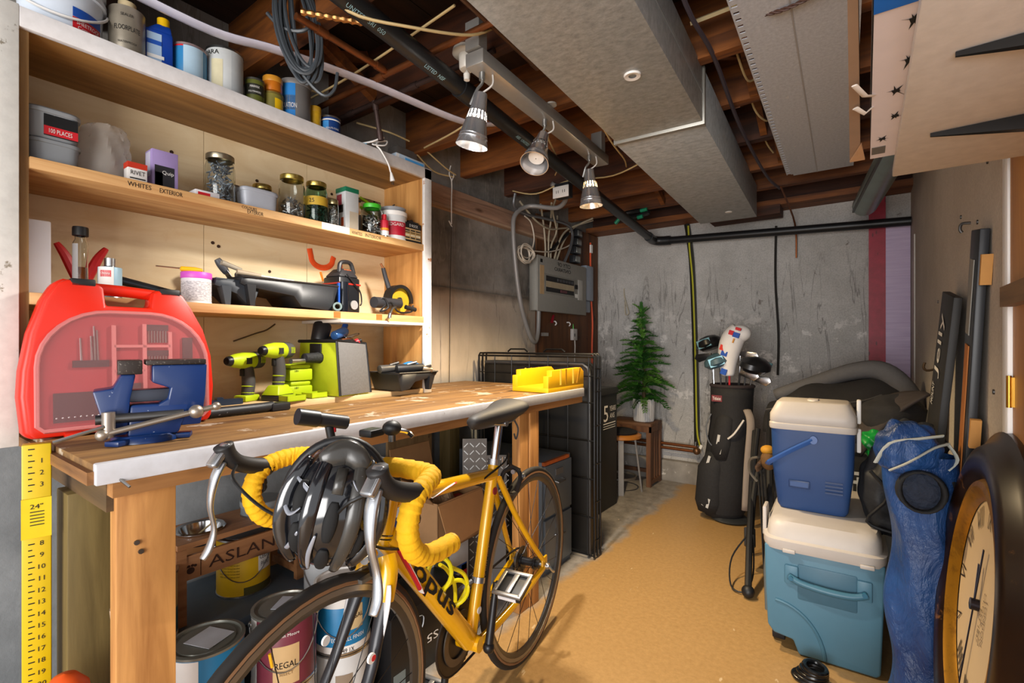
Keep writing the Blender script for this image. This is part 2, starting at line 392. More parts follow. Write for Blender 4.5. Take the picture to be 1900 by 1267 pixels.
lb = struct(B().box(-2.03, -1.955, 1.66, 3.3, 1.93, 2.04).o('trim_2', wood('ledger wood', '#b08c74', '#75594a', 'Y'), bevel=0.004)); tag(lb, 'rough brown ledger beam along the top of the left wall', 'beam')
B().box(-2.03, -1.95, 1.66, 3.2, 1.915, 1.929).o('ledger_board', wood('ledger wood b', '#c0a288', '#8a6c58', 'Y'), lb, smooth=0)
B().box(-2.03, -1.93, 1.655, 1.80, 1.90, 2.15).o('corner_block', mat('#6b6560', 0.8, 0, 0.3), lb, bevel=0.012)
# purple foam board and red tape on the back wall
fm = thing('insulation_board', 'purple foam insulation board taped to the back wall corner', 'insulation', (0.17, 4.035, 0))
B().box(-0.07, 0.066, -0.01, 0.02, 0, 1.93).o('foam', gmat('foam', lambda n: n.out(n.ramp(n.noise(3, 6, 0.6, n.map((1, 1, 22))), [(0.3, '#bba6c9'), (0.7, '#d2c1dc')]), 0.6)), fm)
B().box(-0.15, -0.06, -0.014, 0.02, 0.0, 2.1).o('tape', gmat('tape', lambda n: (n.out(n.mix(n.ramp(n.voro(9, n.map((3, 1, 1)), 'F1'), [(0.10, 0.8), (0.16, 0.0)]), n.ramp(n.noise(20, 6, 0.7), [(0.3, '#8a1028'), (0.7, '#ad1c38')]), '#4d0c1a'), 0.5), n.bump(n.noise(9, 3), 0.15, 0.006))), fm, label='shiny red sheathing tape')
B().box(-0.07, 0.066, -0.014, 0.0, 0.78, 0.86).o('tape', _M['tape'], fm)

# ================================================================ ducts
M_GALV = gmat('galvanized', lambda n: (n.out(n.mix(n.ramp(n.noise(3, 3), [(0.4, 0.0), (0.7, 0.3)]), n.ramp(n.noise(34, 7, 0.75, n.map((1, 1.6, 1))), [(0.28, '#84888a'), (0.72, '#c0c5c7')]), '#97a5ad'), n.ramp(n.noise(20, 4), [(0.3, 0.42), (0.7, 0.62)]), 0.2)))
dk = thing('ceiling_duct', 'large galvanized rectangular duct hung under the joists', 'duct', (-0.607, 0.99, 1.95), (0, 0, R(2.94)))
B().box(-0.168, 0.168, -1.6, 0.86, 0, 0.2).o('duct_section', M_GALV, dk, bevel=0.002)
B().box(-0.172, 0.172, 0.872, 2.44, -0.006, 0.196).o('duct_section', M_GALV, dk, bevel=0.002)
B().box(-0.176, 0.176, 0.856, 0.876, -0.012, 0.204).o('seam_flange', mat('#9c9a92', 0.4, 0.6), dk, bevel=0.003)
for a in ((-0.168, -0.13, 0.0), (0.168, 0.13, 0.0)):
    pass
B().box(0.168, 0.1695, -1.6, 0.86, 0.10, 0.112).o('crease', mat('#aeb3b5', 0.4, 0.6), dk)
B().lathe([(0.012, -0.004), (0.024, -0.006), (0.026, -0.002), (0.026, 0.001)], 20, (0.055, 0.42, 0)).o('test_cap', WHITE, dk, label='white round plug in the duct underside')
B().lathe([(0.001, -0.009), (0.02, -0.008), (0.022, 0)], 16, (0.04, 2.22, 0)).o('test_cap', WHITE, dk)
for y in (-0.2, 0.3): B().cyl((0.168, y, 0.14), (0.1715, y, 0.14), 0.005, n=8).o('screw', STEEL, dk)
M_PANEL = gmat('pan metal', lambda n: n.out(n.mix(n.ramp(n.noise(60, 3, 0.5, n.map((1, 0.25, 1), (0, 0, 0.7))), [(0.69, 0.0), (0.71, 0.6)]), n.ramp(n.noise(90, 4, 0.7), [(0.3, '#b0b4bc'), (0.7, '#cbcfd6')]), '#d6d4d2'), 0.5))
pn = thing('joist_pan_duct', 'pale grey sheet metal return pan with a perforated edge', 'duct', (-0.17, 1.6, 2.10), (0, 0, R(1.6)))
B().box(-0.118, 0.15, -1.4, 1.62, 0.0, 0.004).o('pan_sheet', M_PANEL, pn)
B().box(0.15, 0.165, -1.4, 1.62, 0.0, 0.05).o('side_lip', M_PANEL, pn)
B().box(-0.005, 0.0, -1.4, 1.62, -0.0015, 0.0).o('crease', mat('#b3b1b0', 0.5, 0.3), pn)
fz = B()
ny = 58
for i in range(ny):
    y = -0.42+i*0.035
    fz.box(-0.15, -0.118, y-0.0175, y+0.0065, 0.0, 0.003).box(-0.15, -0.145, y+0.0065, y+0.0175, 0, 0.003).box(-0.129, -0.118, y+0.0065, y+0.0175, 0, 0.003)
fz.o('perforated_edge', M_PANEL, pn, kind='stuff')
tw = B()
for q in range(3):
    pts = []
    for i in range(40):
        t = i/39; x = -0.33+0.40*t; yy = 1.62-0.09*t; z = 2.150-0.06*math.sin(PI*min(1, t*2.4)*0.5)+0.0*t
        a = t*42+q*2*PI/3; pts.append((x, yy+0.0035*math.cos(a), z+0.0035*math.sin(a)))
    tw.tube(pts, 0.003, 5)
tag(tw.o('twisted_wire', mat('#4b3026', 0.6)), 'brown twisted wire slung under the pale metal pan', 'wire')
rp = thing('round_duct', 'dusty galvanized round pipe ending near the purple board', 'pipe', (0.13, 2.56, 1.99))
B().cyl((0, 0, 0), (-0.13, 0.92, -0.055), 0.062, n=20).sph((-0.13, 0.92, -0.055), 0.062, 20, 8).o('pipe_body', mat('#7d8a86', 0.35, 0.5, 0.3, 8), rp)
B().bar((-0.055, 0.0, -0.03), (-0.185, 0.92, -0.085), 0.012, 0.012).o('seam', mat('#59625f', 0.4, 0.5), rp)

# ================================================================ black drain pipe
ab = thing('drain_pipe', 'black plastic drain pipe along the ceiling and back wall', 'pipe')
P0, P1 = V((-1.08, 0.25, 2.075)), V((-1.41, 3.90, 1.985))
M_ABS = mat('#1b1c1e', 0.4, 0, 0.2, 20)
B().cyl(P0, P1, 0.031, n=20).o('pipe_run', M_ABS, ab)
B().tube([P1-V((-0.012, 0.13, -0.003)), P1, P1+V((0.03, 0.04, -0.006)), P1+V((0.09, 0.05, -0.01)), P1+V((0.13, 0.052, -0.011))], 0.037, 18, k=5).o('elbow', M_ABS, ab)
B().cyl(P1+V((0.08, 0.05, -0.01)), (0.235, 3.955, 1.905), 0.029, n=18).o('pipe_run', M_ABS, ab)
B().cyl(P0.lerp(P1, 0.285), P0.lerp(P1, 0.315), 0.036, n=20).o('coupling', M_ABS, ab)
for t, s in ((0.165, 'UNITED  SRI  050'), (0.245, 'LISTED  NSF'), (0.42, 'ABS  UNITED  C-NSF-DWV')):
    c = P0.lerp(P1, t); d = (P1-P0).normalized(); side = V((0.45, -0.25, -0.86)).normalized(); side = (side-d*side.dot(d)).normalized(); upv = side.cross(d)
    text(s, c+side*0.0312, d, upv, 0.013, mat('#8fb8c4', 0.6), ab, name='print')

# ================================================================ hangings on the ceiling
tag(B().tube([(-1.70, 0.40, 2.14), (-1.62, 0.66, 2.09), (-1.55, 0.84, 2.09), (-1.49, 1.15, 2.10), (-1.42, 1.58, 2.10), (-1.36, 1.78, 2.145)], 0.024, 10, k=6, flat=0.3).o('plastic_strap', mat('#b4b4c4', 0.3, 0, 0.25, 18)), 'translucent grey plastic strap stretched under the joists', 'strap')
ck = thing('cable_coil', 'thick looped coil of dark grey cable hanging from a joist', 'cable', (-1.46, 0.83, 2.15))
M_CBL = mat('#3d4247', 0.4, 0, 0.15)
random.seed(3)
for i in range(10):
    w = 0.040+0.007*(i % 4); dz = 0.27+0.012*(i % 5); ox = random.uniform(-0.012, 0.012); oy = random.uniform(-0.02, 0.02); sk = 0.03+0.008*(i % 3)
    pts = [(ox+w*math.sin(a)*0.70+sk*0.5*(1-math.cos(a))*0.5, oy+w*math.sin(a)*0.75+sk*(1-math.cos(a))*0.5, -dz/2*(1-math.cos(a))+0.13) for a in [2*PI*j/14 for j in range(14)]]
    B().tube(pts, 0.0055, 6, closed=True, k=3).o('loop', M_CBL, ck)
B().tube([(-0.06, -0.05, 0.02), (-0.03, -0.02, -0.02), (0.02, 0.02, -0.03), (0.05, 0.05, 0.01), (0.06, 0.06, 0.06)], 0.006, 6, k=5).o('wrap_tail', M_CBL, ck)
B().tube([(-0.01, 0.0, 0.1), (-0.002, 0.01, -0.05), (0.01, 0.02, -0.15), (0.05, 0.07, -0.22), (0.07, 0.10, -0.20), (0.075, 0.11, -0.14)], 0.0052, 6, k=5).o('loose_end', M_CBL, ck)
def cable(name, pts, r, m, label, cat='cable', k=5, n=6): return tag(B().tube(pts, r, n, k=k).o(name, m), label, cat)
def cop(a, b, r, m, label, fit=None):
    t = thing('ceiling_pipe', label, 'pipe')
    B().cyl(a, b, r, n=12).o('pipe_run', m, t)
    d = (V(b)-V(a)).normalized()
    for f in (fit or (0.05, 0.95)):
        c = V(a).lerp(V(b), f); B().cyl(c-d*0.018, c+d*0.018, r*1.28, n=12).o('fitting', m, t)
    return t
cop((-1.97, 1.16, 2.115), (-0.86, 1.155, 2.105), 0.011, COPPER, 'copper water pipe crossing under the joists above the paint cans', (0.42, 0.48))
cop((-1.39, 0.80, 2.12), (-1.40, 1.155, 2.115), 0.011, COPPER, 'short copper branch pipe joining the crossing pipe', (0.25, 0.9))
cop((-1.97, 1.27, 2.115), (-1.0, 1.275, 2.11), 0.010, mat('#3b2c28', 0.5, 0.5, 0.3), 'dark tarnished pipe beside the copper crossing pipe', (0.2, 0.6))
cop((-1.62, 1.275, 2.11), (-1.62, 1.30, 1.985), 0.010, mat('#4a3a36', 0.5, 0.5, 0.3), 'dark stub pipe hanging down behind the shelf corner', (0.05, 0.97))
cop((-0.93, 0.98, 2.12), (-0.94, 1.45, 2.11), 0.009, mat('#5a3d2a', 0.5, 0.5, 0.3), 'thin bronze pipe next to the duct edge')
fx = B(); pts = [V((-1.36, 0.80, 2.12)).lerp(V((-1.20, 0.98, 2.11)), i/30) for i in range(31)]
tag(B().tube(pts, lambda t: 0.009+0.0022*math.sin(t*31*2.1), 8).o('flex_connector', mat('#a77746', 0.35, 0.8)), 'ribbed copper flex connector between pipes', 'pipe')
for i, (pts, lb_) in enumerate([
    ([(-1.16, 0.74, 2.12), (-1.13, 0.80, 2.03), (-1.03, 0.95, 2.025), (-0.97, 1.12, 2.07), (-0.95, 1.22, 2.14)], 'cream cable draped over the black drain pipe'),
    ([(-1.95, 1.16, 2.17), (-1.66, 1.14, 2.155), (-1.42, 1.12, 2.15), (-1.0, 1.08, 2.15)], 'cream cable pair stapled along a joist'),
    ([(-1.80, 0.92, 2.13), (-1.78, 1.04, 2.13), (-1.80, 1.18, 2.16)], 'short cream cable above the yellow topped jar'),
    ([(-1.86, 1.36, 2.13), (-1.80, 1.50, 2.12), (-1.80, 1.62, 2.12)], 'cream cable tail ending behind the white plug'),
    ([(-1.80, 1.72, 2.12), (-1.45, 1.62, 2.10), (-1.30, 1.58, 2.15)], 'long cream cable running past the first lamp'),
    ([(-1.86, 1.80, 2.14), (-1.87, 1.95, 2.10), (-1.88, 2.04, 2.09)], 'cream cable bundle above the ledger beam'),
    ([(-1.93, 1.79, 2.14), (-1.94, 1.93, 2.09), (-1.90, 2.05, 2.085)], 'second cream cable beside the ledger beam'),
    ([(-1.10, 1.66, 2.14), (-1.18, 1.90, 2.08), (-1.30, 2.2, 2.08), (-1.5, 2.5, 2.14)], 'cream cable sagging behind the middle lamp'),
    ([(-0.86, 1.30, 2.15), (-0.88, 1.7, 2.09), (-0.94, 2.05, 2.06), (-1.0, 2.35, 2.08), (-1.1, 2.62, 2.14)], 'yellowed cable running along the big duct'),
    ([(-0.82, 1.45, 2.15), (-0.85, 1.85, 2.05), (-0.90, 2.2, 2.03), (-0.98, 2.5, 2.10)], 'second yellowed cable sagging by the big duct'),
    ([(-1.9, 2.62, 2.15), (-1.7, 2.6, 2.09), (-1.45, 2.58, 2.12), (-1.15, 2.55, 2.08), (-0.9, 2.5, 2.12)], 'cream cable crossing behind the third lamp'),
    ([(-0.40, 1.85, 2.30), (-0.38, 1.95, 2.19), (-0.37, 2.08, 2.16), (-0.34, 2.14, 2.2)], 'cream cable drop between duct and pan, nearest'),
    ([(-0.42, 2.26, 2.30), (-0.40, 2.38, 2.18), (-0.37, 2.50, 2.16), (-0.35, 2.56, 2.2)], 'cream cable drop between duct and pan, middle'),
    ([(-0.44, 2.70, 2.30), (-0.42, 2.82, 2.19), (-0.40, 2.94, 2.16)], 'cream cable drop between duct and pan, farthest'),
]): cable('ceiling_cable', pts, 0.0042, ROMEX, lb_)
cable('ceiling_cable', [(-0.45, 1.15, 2.3), (-0.44, 1.5, 2.16), (-0.43, 1.8, 2.14), (-0.46, 2.4, 2.12), (-0.46, 3.1, 2.1), (-0.44, 3.5, 2.12)], 0.008, mat('#453d45', 0.5), 'dark purple grey cable bundle tied between duct and pan')
cable('wood_lath', [(-0.47, 1.66, 2.20), (-0.25, 1.64, 2.19)], 0.008, mat('#cbb98f', 0.7), 'pale wooden lath wedged above the duct edge', 'lath', k=0, n=4)
cable('copper_tube', [(-0.42, 3.4, 2.10), (-0.40, 3.94, 1.98), (-0.40, 4.03, 1.75)], 0.006, COPPER, 'thin copper tube dropping to the back wall pipe', 'pipe')

# track light with three spot heads
tk = thing('track_light', 'steel track light bar with three adjustable spot heads', 'ceiling light', (-1.0, 1.15, 2.0))
M_BAR = mat('#9a9792', 0.35, 0.5, 0.1); M_ALU = mat('#d2d2d5', 0.2, 0.85, 0.06, 40)
B().bar((0, 0.02, 0.035), (-0.055, 1.06, 0.035), 0.070, 0.045).o('rail', M_BAR, tk, bevel=0.003)
B().box(-0.028, 0.028, 0.01, 0.05, 0.06, 0.15).o('mount', M_BAR, tk); B().box(-0.075, -0.02, 0.98, 1.02, 0.06, 0.15).o('mount', M_BAR, tk)
def spot(y, x, aim, power, color, hot):
    ax = V(aim).normalized(); h = B(); piv = V((x, y, -0.035))
    hd = B().tube([(x, y, 0.012), (x, y, -0.02), (x-0.012, y-0.012, -0.045), tuple(piv+ax*0.05+V((-0.03, -0.01, 0)))], 0.005, 8, k=4).cyl((x, y, 0.012), (x, y, -0.012), 0.010, n=12).o('spot_arm', mat('#9a9a98', 0.3, 0.8), tk)
    c = piv+ax*0.02
    prof = [(0.018, 0.0), (0.021, 0.004), (0.024, 0.045)]
    B().lathe([(0.003, -0.001), (0.021, 0.0), (0.027, 0.05), (0.0297, 0.058)], 28, c, ax).o('socket_cup', M_ALU, hd)
    # vent ring: ribs with open slots between
    vr = B(); X_, Y_, D_ = basis(ax)
    for i in range(16):
        a0 = 2*PI*i/16; a1 = a0+2*PI/16*0.5
        q = [c+D_*z+X_*r*math.cos(a)+Y_*r*math.sin(a) for (r, z) in ((0.0297, 0.058), (0.0347, 0.085)) for a in (a0, a1)]
        vr.add(q, [(0, 1, 3, 2)])
    vr.o('vent_ribs', M_ALU, hd, solid=0.001, kind='stuff')
    B().lathe([(0.0347, 0.085), (0.0454, 0.132), (0.047, 0.134), (0.0465, 0.137), (0.0487, 0.143), (0.0476, 0.146), (0.055, 0.168), (0.053, 0.168), (0.0448, 0.135), (0.033, 0.086), (0.0347, 0.085)], 32, c, ax).o('shade', M_ALU, hd)
    B().lathe([(0.002, 0.045), (0.018, 0.05), (0.020, 0.085), (0.032, 0.125), (0.030, 0.135), (0.002, 0.139)], 20, c, ax).o('bulb', mat(hot, 0.4, emit=(16 if power > 1 else 0.0), key=('bulb', hot, power > 1)), hd)
    B().tube([(x+0.02, y+0.03, 0.012), (x+0.03, y+0.015, -0.03), tuple(c)], 0.003, 6, k=5).o('lamp_wire', OFFW, hd)
    if power > 1:
        l = bpy.data.lights.new('spot_lamp', 'SPOT'); l.energy = power; l.color = color; l.spot_size = R(135); l.spot_blend = 0.6; l.shadow_soft_size = 0.035
        o = bpy.data.objects.new('spot_lamp', l); COL.objects.link(o); o.parent = tk; o.location = c+ax*0.162; o.rotation_euler = ax.to_track_quat('-Z', 'Y').to_euler()
spot(0.07, -0.008, (-0.22, -0.03, -1), 75, (1.0, 0.93, 0.84), '#fff6e6')
spot(0.47, -0.02, (0.10, -0.62, -1), 0, (1, 1, 1), '#d9d4cc')
spot(0.90, -0.045, (0.03, 0.05, -1), 75, (1.0, 0.76, 0.44), '#ffd08a')
lh = thing('lampholder', 'white porcelain lampholder on the ceiling above the first lamp', 'lampholder', (-1.105, 1.255, 2.125))
B().lathe([(0.001, 0.012), (0.048, 0.012), (0.050, 0.0), (0.046, -0.004), (0.028, -0.006), (0.026, -0.05), (0.022, -0.055), (0.001, -0.055)], 28).o('holder_body', mat('#c9c4ba', 0.35), lh)
B().lathe([(0.001, -0.056), (0.012, -0.07), (0.010, -0.09), (0.001, -0.09)], 14).o('plug_adapter', mat('#d8d4cb', 0.4), lh)
tag(B().lathe([(0.001, 0), (0.022, 0.0), (0.022, 0.006), (0.001, 0.006)], 16, (-0.99, 1.62, 2.06)).o('washer_plate', mat('#b0aaa0', 0.5, 0.4)), 'round metal washer plate on the track light rail', 'plate')
# ================================================================ workbench
bw = thing('workbench', 'long wooden workbench with chipped white front edge along the left wall', 'workbench', (0, 0, 0))
M_BTOP = wood('bench top', '#96703f', '#553a22', 'Y', 1.0, 0.6, wear='#b5a896', wearamt=0.57)
M_CHIP = chipped('bench edge paint', '#bdbdc2', '#5b3a22', 0.625, 9)
B().box(-1.98, -1.168, 0.272, 2.235, 0.868, 0.905).o('bench_top', M_BTOP, bw, bevel=0.002)
B().box(-1.168, -1.148, 0.272, 2.20, 0.866, 0.907).o('front_edge', M_CHIP, bw, bevel=0.003)
B().box(-1.985, -1.16, 0.262, 0.272, 0.868, 0.892).o('end_edge', wood('bench end', '#9a6a3a', '#5b3a1e', 'X'), bw)
B().box(-1.195, -1.16, 0.30, 2.20, 0.835, 0.866).o('front_apron', wood('apron', '#b07c46', '#7a5028', 'Y'), bw)
B().box(-1.95, -1.2, 0.30, 0.33, 0.80, 0.866).o('end_apron', wood('apron x', '#6a5030', '#3f2f1c', 'X'), bw)
B().box(-1.225, -1.187, 0.312, 0.415, 0, 0.835).o('leg', M_STUD, bw, bevel=0.003)
B().box(-1.50, -1.41, 0.285, 0.365, 0, 0.80).o('leg', wood('treated post', '#7d6a3c', '#52431f', 'Z'), bw, bevel=0.003)
B().box(-1.205, -1.165, 1.655, 1.722, 0, 0.836).o('leg', M_STUD, bw, bevel=0.003)
B().box(-1.200, -1.160, 1.726, 1.795, 0, 0.836).o('leg', M_STUD, bw, bevel=0.003)
B().box(-1.93, -1.85, 1.96, 2.04, 0, 0.866).o('leg', wood('treated post b', '#8a7648', '#5e4f2a', 'Z'), bw, bevel=0.003)
B().box(-1.93, -1.85, 1.10, 1.18, 0, 0.866).o('leg', _M['treated post b'], bw, bevel=0.003)
for y, z in ((0.345, 0.73), (0.352, 0.71)): B().cyl((-1.187, y, z), (-1.183, y, z), 0.005, n=8).o('screw', DSTEEL, bw)
B().cyl((-1.15, 0.308, 0.872), (-1.13, 0.318, 0.858), 0.0025, n=6).o('nail', DSTEEL, bw)
sh = B().box(-1.975, -1.96, 1.62, 1.93, 0.0, 0.862).o('plywood_sheet', wood('ply sheet', '#a9875c', '#6f5334', 'Z', wear='#5b4632', wearamt=0.6)); tag(sh, 'stained plywood sheet standing against the wall under the bench', 'board')

# ================================================================ shelf unit
su = thing('shelf_unit', 'wall shelf of pale pine with white painted face frame above the bench', 'shelf', (0, 0, 0.905))
ZB = 0.905
M_FACE = chipped('face paint', '#d9d6d6', '#8a5a32', 0.68, 6)
M_FACEL = chipped('face paint old', '#dcdad4', '#8f8676', 0.66, 12)
B().box(-1.93, -1.655, 1.575, 1.603, 0, 1.035).o('side_panel', wood('side pine', '#d09a58', '#9a672f', 'Z', 0.8), su)
B().box(-1.93, -1.655, 0.236, 0.264, 0, 1.035).o('side_panel', wood('side pine l', '#a5804f', '#7a5830', 'Z', 0.8), su)
B().box(-1.655, -1.638, 1.568, 1.612, 0, 1.035).o('face_stile', chipped('face paint worn', '#dedad6', '#a8672c', 0.60, 11), su, bevel=0.002)
B().box(-1.655, -1.638, 0.16, 0.245, -0.02, 1.04).o('face_stile', M_FACEL, su, bevel=0.002)
B().box(-1.93, -1.655, 0.236, 1.603, 0.992, 1.035).o('shelf_top', wood('top pine', '#b08348', '#74502a', 'Y', 0.8), su)
B().box(-1.655, -1.638, 0.245, 1.612, 0.988, 1.037).o('top_face', M_FACE, su, bevel=0.002)
B().box(-1.93, -1.645, 0.264, 1.575, 0.654, 0.683).o('shelf_board', M_PLYX, su, bevel=0.0015)
B().box(-1.93, -1.645, 0.264, 1.575, 0.322, 0.351).o('shelf_board', M_PLYX, su, bevel=0.0015)
B().box(-1.93, -1.645, 0.264, 1.575, 0.0, 0.02).o('shelf_board', wood('bottom pine', '#e0c79c', '#bd9560', 'Y'), su, bevel=0.0015)
for a, b_ in ((0.24, 0.76), (0.762, 1.16), (1.162, 1.60)): B().box(-1.955, -1.93, a, b_, 0.0, 1.035).o('back_board', M_PLYBACK, su, smooth=0)
B().box(-1.90, -1.628, 1.12, 1.555, 0.309, 0.321).o('ledge_board', mat('#ded8cd', 0.5, 0, 0.04), su, bevel=0.001)
B().box(-1.90, -1.84, 1.545, 1.575, 0.02, 0.31).o('batten', M_STUD, su)
for (y, z) in ((0.34, 1.72-ZB), (0.50, 1.70-ZB), (0.66, 1.79-ZB), (0.95, 1.77-ZB), (0.79, 1.50-ZB), (0.81, 1.49-ZB), (1.28, 1.80-ZB), (1.0, 1.42-ZB), (1.35, 1.33-ZB)):
    B().cyl((-1.9305, y, z), (-1.928, y, z), 0.006, n=10).o('knot_hole', mat('#3a2416', 0.8), su)
for (s, y, z, w, m) in (('WHITES', 0.485, 0.669, 0.055, INK), ('EXTERIOR', 0.562, 0.668, 0.058, INK), ('COLOURS', 0.785, 0.673, 0.048, INK), ('EXTERIOR', 0.805, 0.662, 0.052, INK), ('WHITES', 1.205, 0.668, 0.05, INK), ('INTERIOR', 1.285, 0.668, 0.08, INK)):
    text(s, (-1.645, y, z), (0, 1, 0), (0, 0, 1), 0.013 if s != 'COLOURS' else 0.009, m, su, name='handwriting', width=w)
for y in (1.10, 1.30): B().box(-1.6455, -1.6445, y, y+0.03, 0.325, 0.349).o('paint_smudge', mat('#a85a1e', 0.6), su)
B().box(-1.6455, -1.6445, 1.05, 1.17, 0.657, 0.682).o('label_strip', PAPER, su)
up = B()
ang = [PI+PI*i/16 for i in range(17)]
pts = [(1.172, 0.635)]+[(1.232+0.052*math.cos(a), 0.600+0.040*math.sin(a)) for a in ang]+[(1.290, 0.615)]
up.tube([(-1.929, y, z) for y, z in pts], 0.0125, 8, flat=0.2)
up.o('paint_mark', mat('#e8541c', 0.7, 0, 0.15, 60), su, label='orange spray painted U on the back board')
B().tube([(-1.929, 1.222, 0.54), (-1.929, 1.236, 0.50)], 0.012, 8, flat=0.2).o('paint_mark', mat('#f09026', 0.7), su)
B().tube([(-1.929, 1.325, 0.585), (-1.929, 1.322, 0.54)], 0.010, 8, flat=0.2).o('paint_mark', mat('#e8541c', 0.7), su)

# ================================================================ cans, jars, boxes
def facing(loc): return math.atan2(-loc[1], -loc[0])          # yaw from a thing to the room's open end
def patch(b, r, z0, z1, a0, a1, n=14): return b.grid(lambda u, v: (r*math.cos(a0+(a1-a0)*u), r*math.sin(a0+(a1-a0)*u), z0+(z1-z0)*v), n, 1)
def can(name, label, cat, loc, r, h, body, lid='paint', patches=(), texts=(), handle=False, rim=None, group=None, lidmat=None, rot=(0,0,0)):
    t = thing(name, label, cat, loc, rot, group); f = facing(loc)
    rimm = rim or STEEL
    B().lathe([(0.001, 0.002), (r*0.97, 0.002), (r, 0.004), (r, h-0.006), (r*0.985, h-0.004)], 32).o('can_body', body, t)
    B().lathe([(r*0.99, 0.0), (r*1.025, 0.0), (r*1.025, 0.005), (r, 0.006)], 32).o('bottom_rim', rimm, t)
    if lid == 'paint':
        B().lathe([(r, h-0.008), (r*1.03, h-0.007), (r*1.03, h-0.001), (r*0.93, h), (r*0.91, h-0.006), (r*0.80, h-0.007), (r*0.78, h-0.003), (r*0.01, h-0.003)], 32).o('lid', lidmat or rimm, t)
    elif lid == 'flat':
        B().lathe([(r*1.02, h-0.02), (r*1.04, h-0.018), (r*1.04, h-0.002), (r*1.01, h), (0.001, h)], 32).o('lid', lidmat or rimm, t)
    elif lid == 'open':
        B().lathe([(r, h-0.008), (r*1.03, h-0.006), (r*1.03, h), (r*0.92, h), (r*0.90, h-0.01), (r*0.90, h-0.05), (0.001, h-0.05)], 32).o('lid', lidmat or rimm, t)
    elif lid == 'screw':
        B().lathe([(r*0.9, h-0.004), (r*0.5, h), (r*0.5, h+0.022), (0.001, h+0.022)], 24).o('lid', lidmat or rimm, t)
    for (z0, z1, a0, a1, m) in patches:
        q = B(); patch(q, r*1.002+0.0003, z0*h, z1*h, f+a0, f+a1).o('label_panel', m, t)
    for (s, z, a, th, wd, m) in texts: text(s, (0, 0, z*h), (0, 1, 0), (0, 0, 1), th, m, t, wrap=(r*1.002+0.0008, f+a), width=wd)
    if handle:
        B().tube([((r+0.004)*math.cos(f+a), (r+0.004)*math.sin(f+a), h*0.82-0.55*h*math.cos(a*0.98)**1.2*(1 if abs(a) < 1.5 else 0)) for a in [-1.5+3.0*i/16 for i in range(17)]], 0.0018, 6).o('wire_handle', STEEL, t)
        for sg in (-1.5, 1.5): B().sph(((r+0.001)*math.cos(f+sg), (r+0.001)*math.sin(f+sg), h*0.82), 0.008, 10, 6).o('handle_ear', rimm, t)
    return t
def jar(name, label, loc, r, h, lidmat, fill=0.5, kind='screws', glass=None, fillmat=None, neck=0.86, lidh=0.016, group=None, band=None):
    t = thing(name, label, 'jar', loc, (0, 0, 0), group); f = facing(loc)
    pf = [(0.001, 0.001), (r*0.9, 0.001), (r, 0.008), (r, h*0.74), (r*neck, h*0.86), (r*neck, h-lidh)]
    pi_ = [(r*neck-0.002, h-lidh), (r*neck-0.002, h*0.86), (r-0.0025, h*0.735), (r-0.0025, 0.01), (r*0.88, 0.005), (0.001, 0.005)]
    B().lathe(pf+pi_, 28).o('glass_body', glass or GLASS, t)
    B().lathe([(r*neck*1.02, h-lidh-0.002), (r*neck*1.05, h-lidh), (r*neck*1.05, h-0.002), (r*neck, h), (0.001, h)], 28).o('lid', lidmat, t)
    random.seed(int(loc[1]*1000))
    if kind:
        b = B(); top = 0.008+fill*h*0.78
        for i in range(int(150*fill)+30):
            a = random.uniform(0, 2*PI); q = (r-0.012)*math.sqrt(random.random()); c = V((q*math.cos(a), q*math.sin(a), random.uniform(0.012, top)))
            d = V((random.uniform(-1, 1), random.uniform(-1, 1), random.uniform(-0.8, 0.8))).normalized()*random.uniform(0.006, 0.011)
            b.cyl(c-d, c+d, random.uniform(0.0016, 0.0032), n=5)
        b.o('hardware_fill', fillmat or STEEL, t, kind='stuff')
    if band:
        z0, z1, m, s = band; q = B(); patch(q, r+0.0008, z0*h, z1*h, f-1.4, f+1.4, 20).o('tape_label', m, t)
        if s: text(s, (0, 0, (z0+z1)/2*h), (0, 1, 0), (0, 0, 1), (z1-z0)*h*0.45, INK, t, wrap=(r+0.0014, f-0.4))
    return t
def carton(name, label, cat, loc, sx, sy, sz, m, rz=0, parts=(), texts=(), bevel=0.0015, rot=None, group=None, partname='printed_panel'):
    """box with base centre at loc; parts: (face, u0,u1,v0,v1, mat) in 0..1 on face '+x' or '-y' or '+z'; texts likewise"""
    t = thing(name, label, cat, loc, rot or (0, 0, rz), group)
    B().box(-sx/2, sx/2, -sy/2, sy/2, 0, sz).o('box_body', m, t, bevel=bevel)
    e = 0.0006
    for (fc, u0, u1, v0, v1, mm) in parts:
        if fc == '+x': q = B().box(sx/2, sx/2+e, -sy/2+u0*sy, -sy/2+u1*sy, v0*sz, v1*sz)
        elif fc == '-y': q = B().box(-sx/2+u0*sx, -sx/2+u1*sx, -sy/2-e, -sy/2, v0*sz, v1*sz)
        else: q = B().box(-sx/2+u0*sx, -sx/2+u1*sx, -sy/2+v0*sy, -sy/2+v1*sy, sz, sz+e)
        q.o(partname, mm, t)
    for (fc, s, u, v, th, wd, mm) in texts:
        if fc == '+x': text(s, (sx/2+e, -sy/2+u*sy, v*sz), (0, 1, 0), (0, 0, 1), th, mm, t, width=wd)
        elif fc == '-y': text(s, (-sx/2+u*sx, -sy/2-e, v*sz), (1, 0, 0), (0, 0, 1), th, mm, t, width=wd)
        else: text(s, (-sx/2+u*sx, -sy/2+v*sy, sz+e), (0, 1, 0), (-1, 0, 0), th, mm, t, width=wd)
    return t
ZT = 1.94
M_TIN = mat('#9b9282', 0.4, 0.5, 0.2); M_GREY = mat('#8f8f8e', 0.5, 0.2)
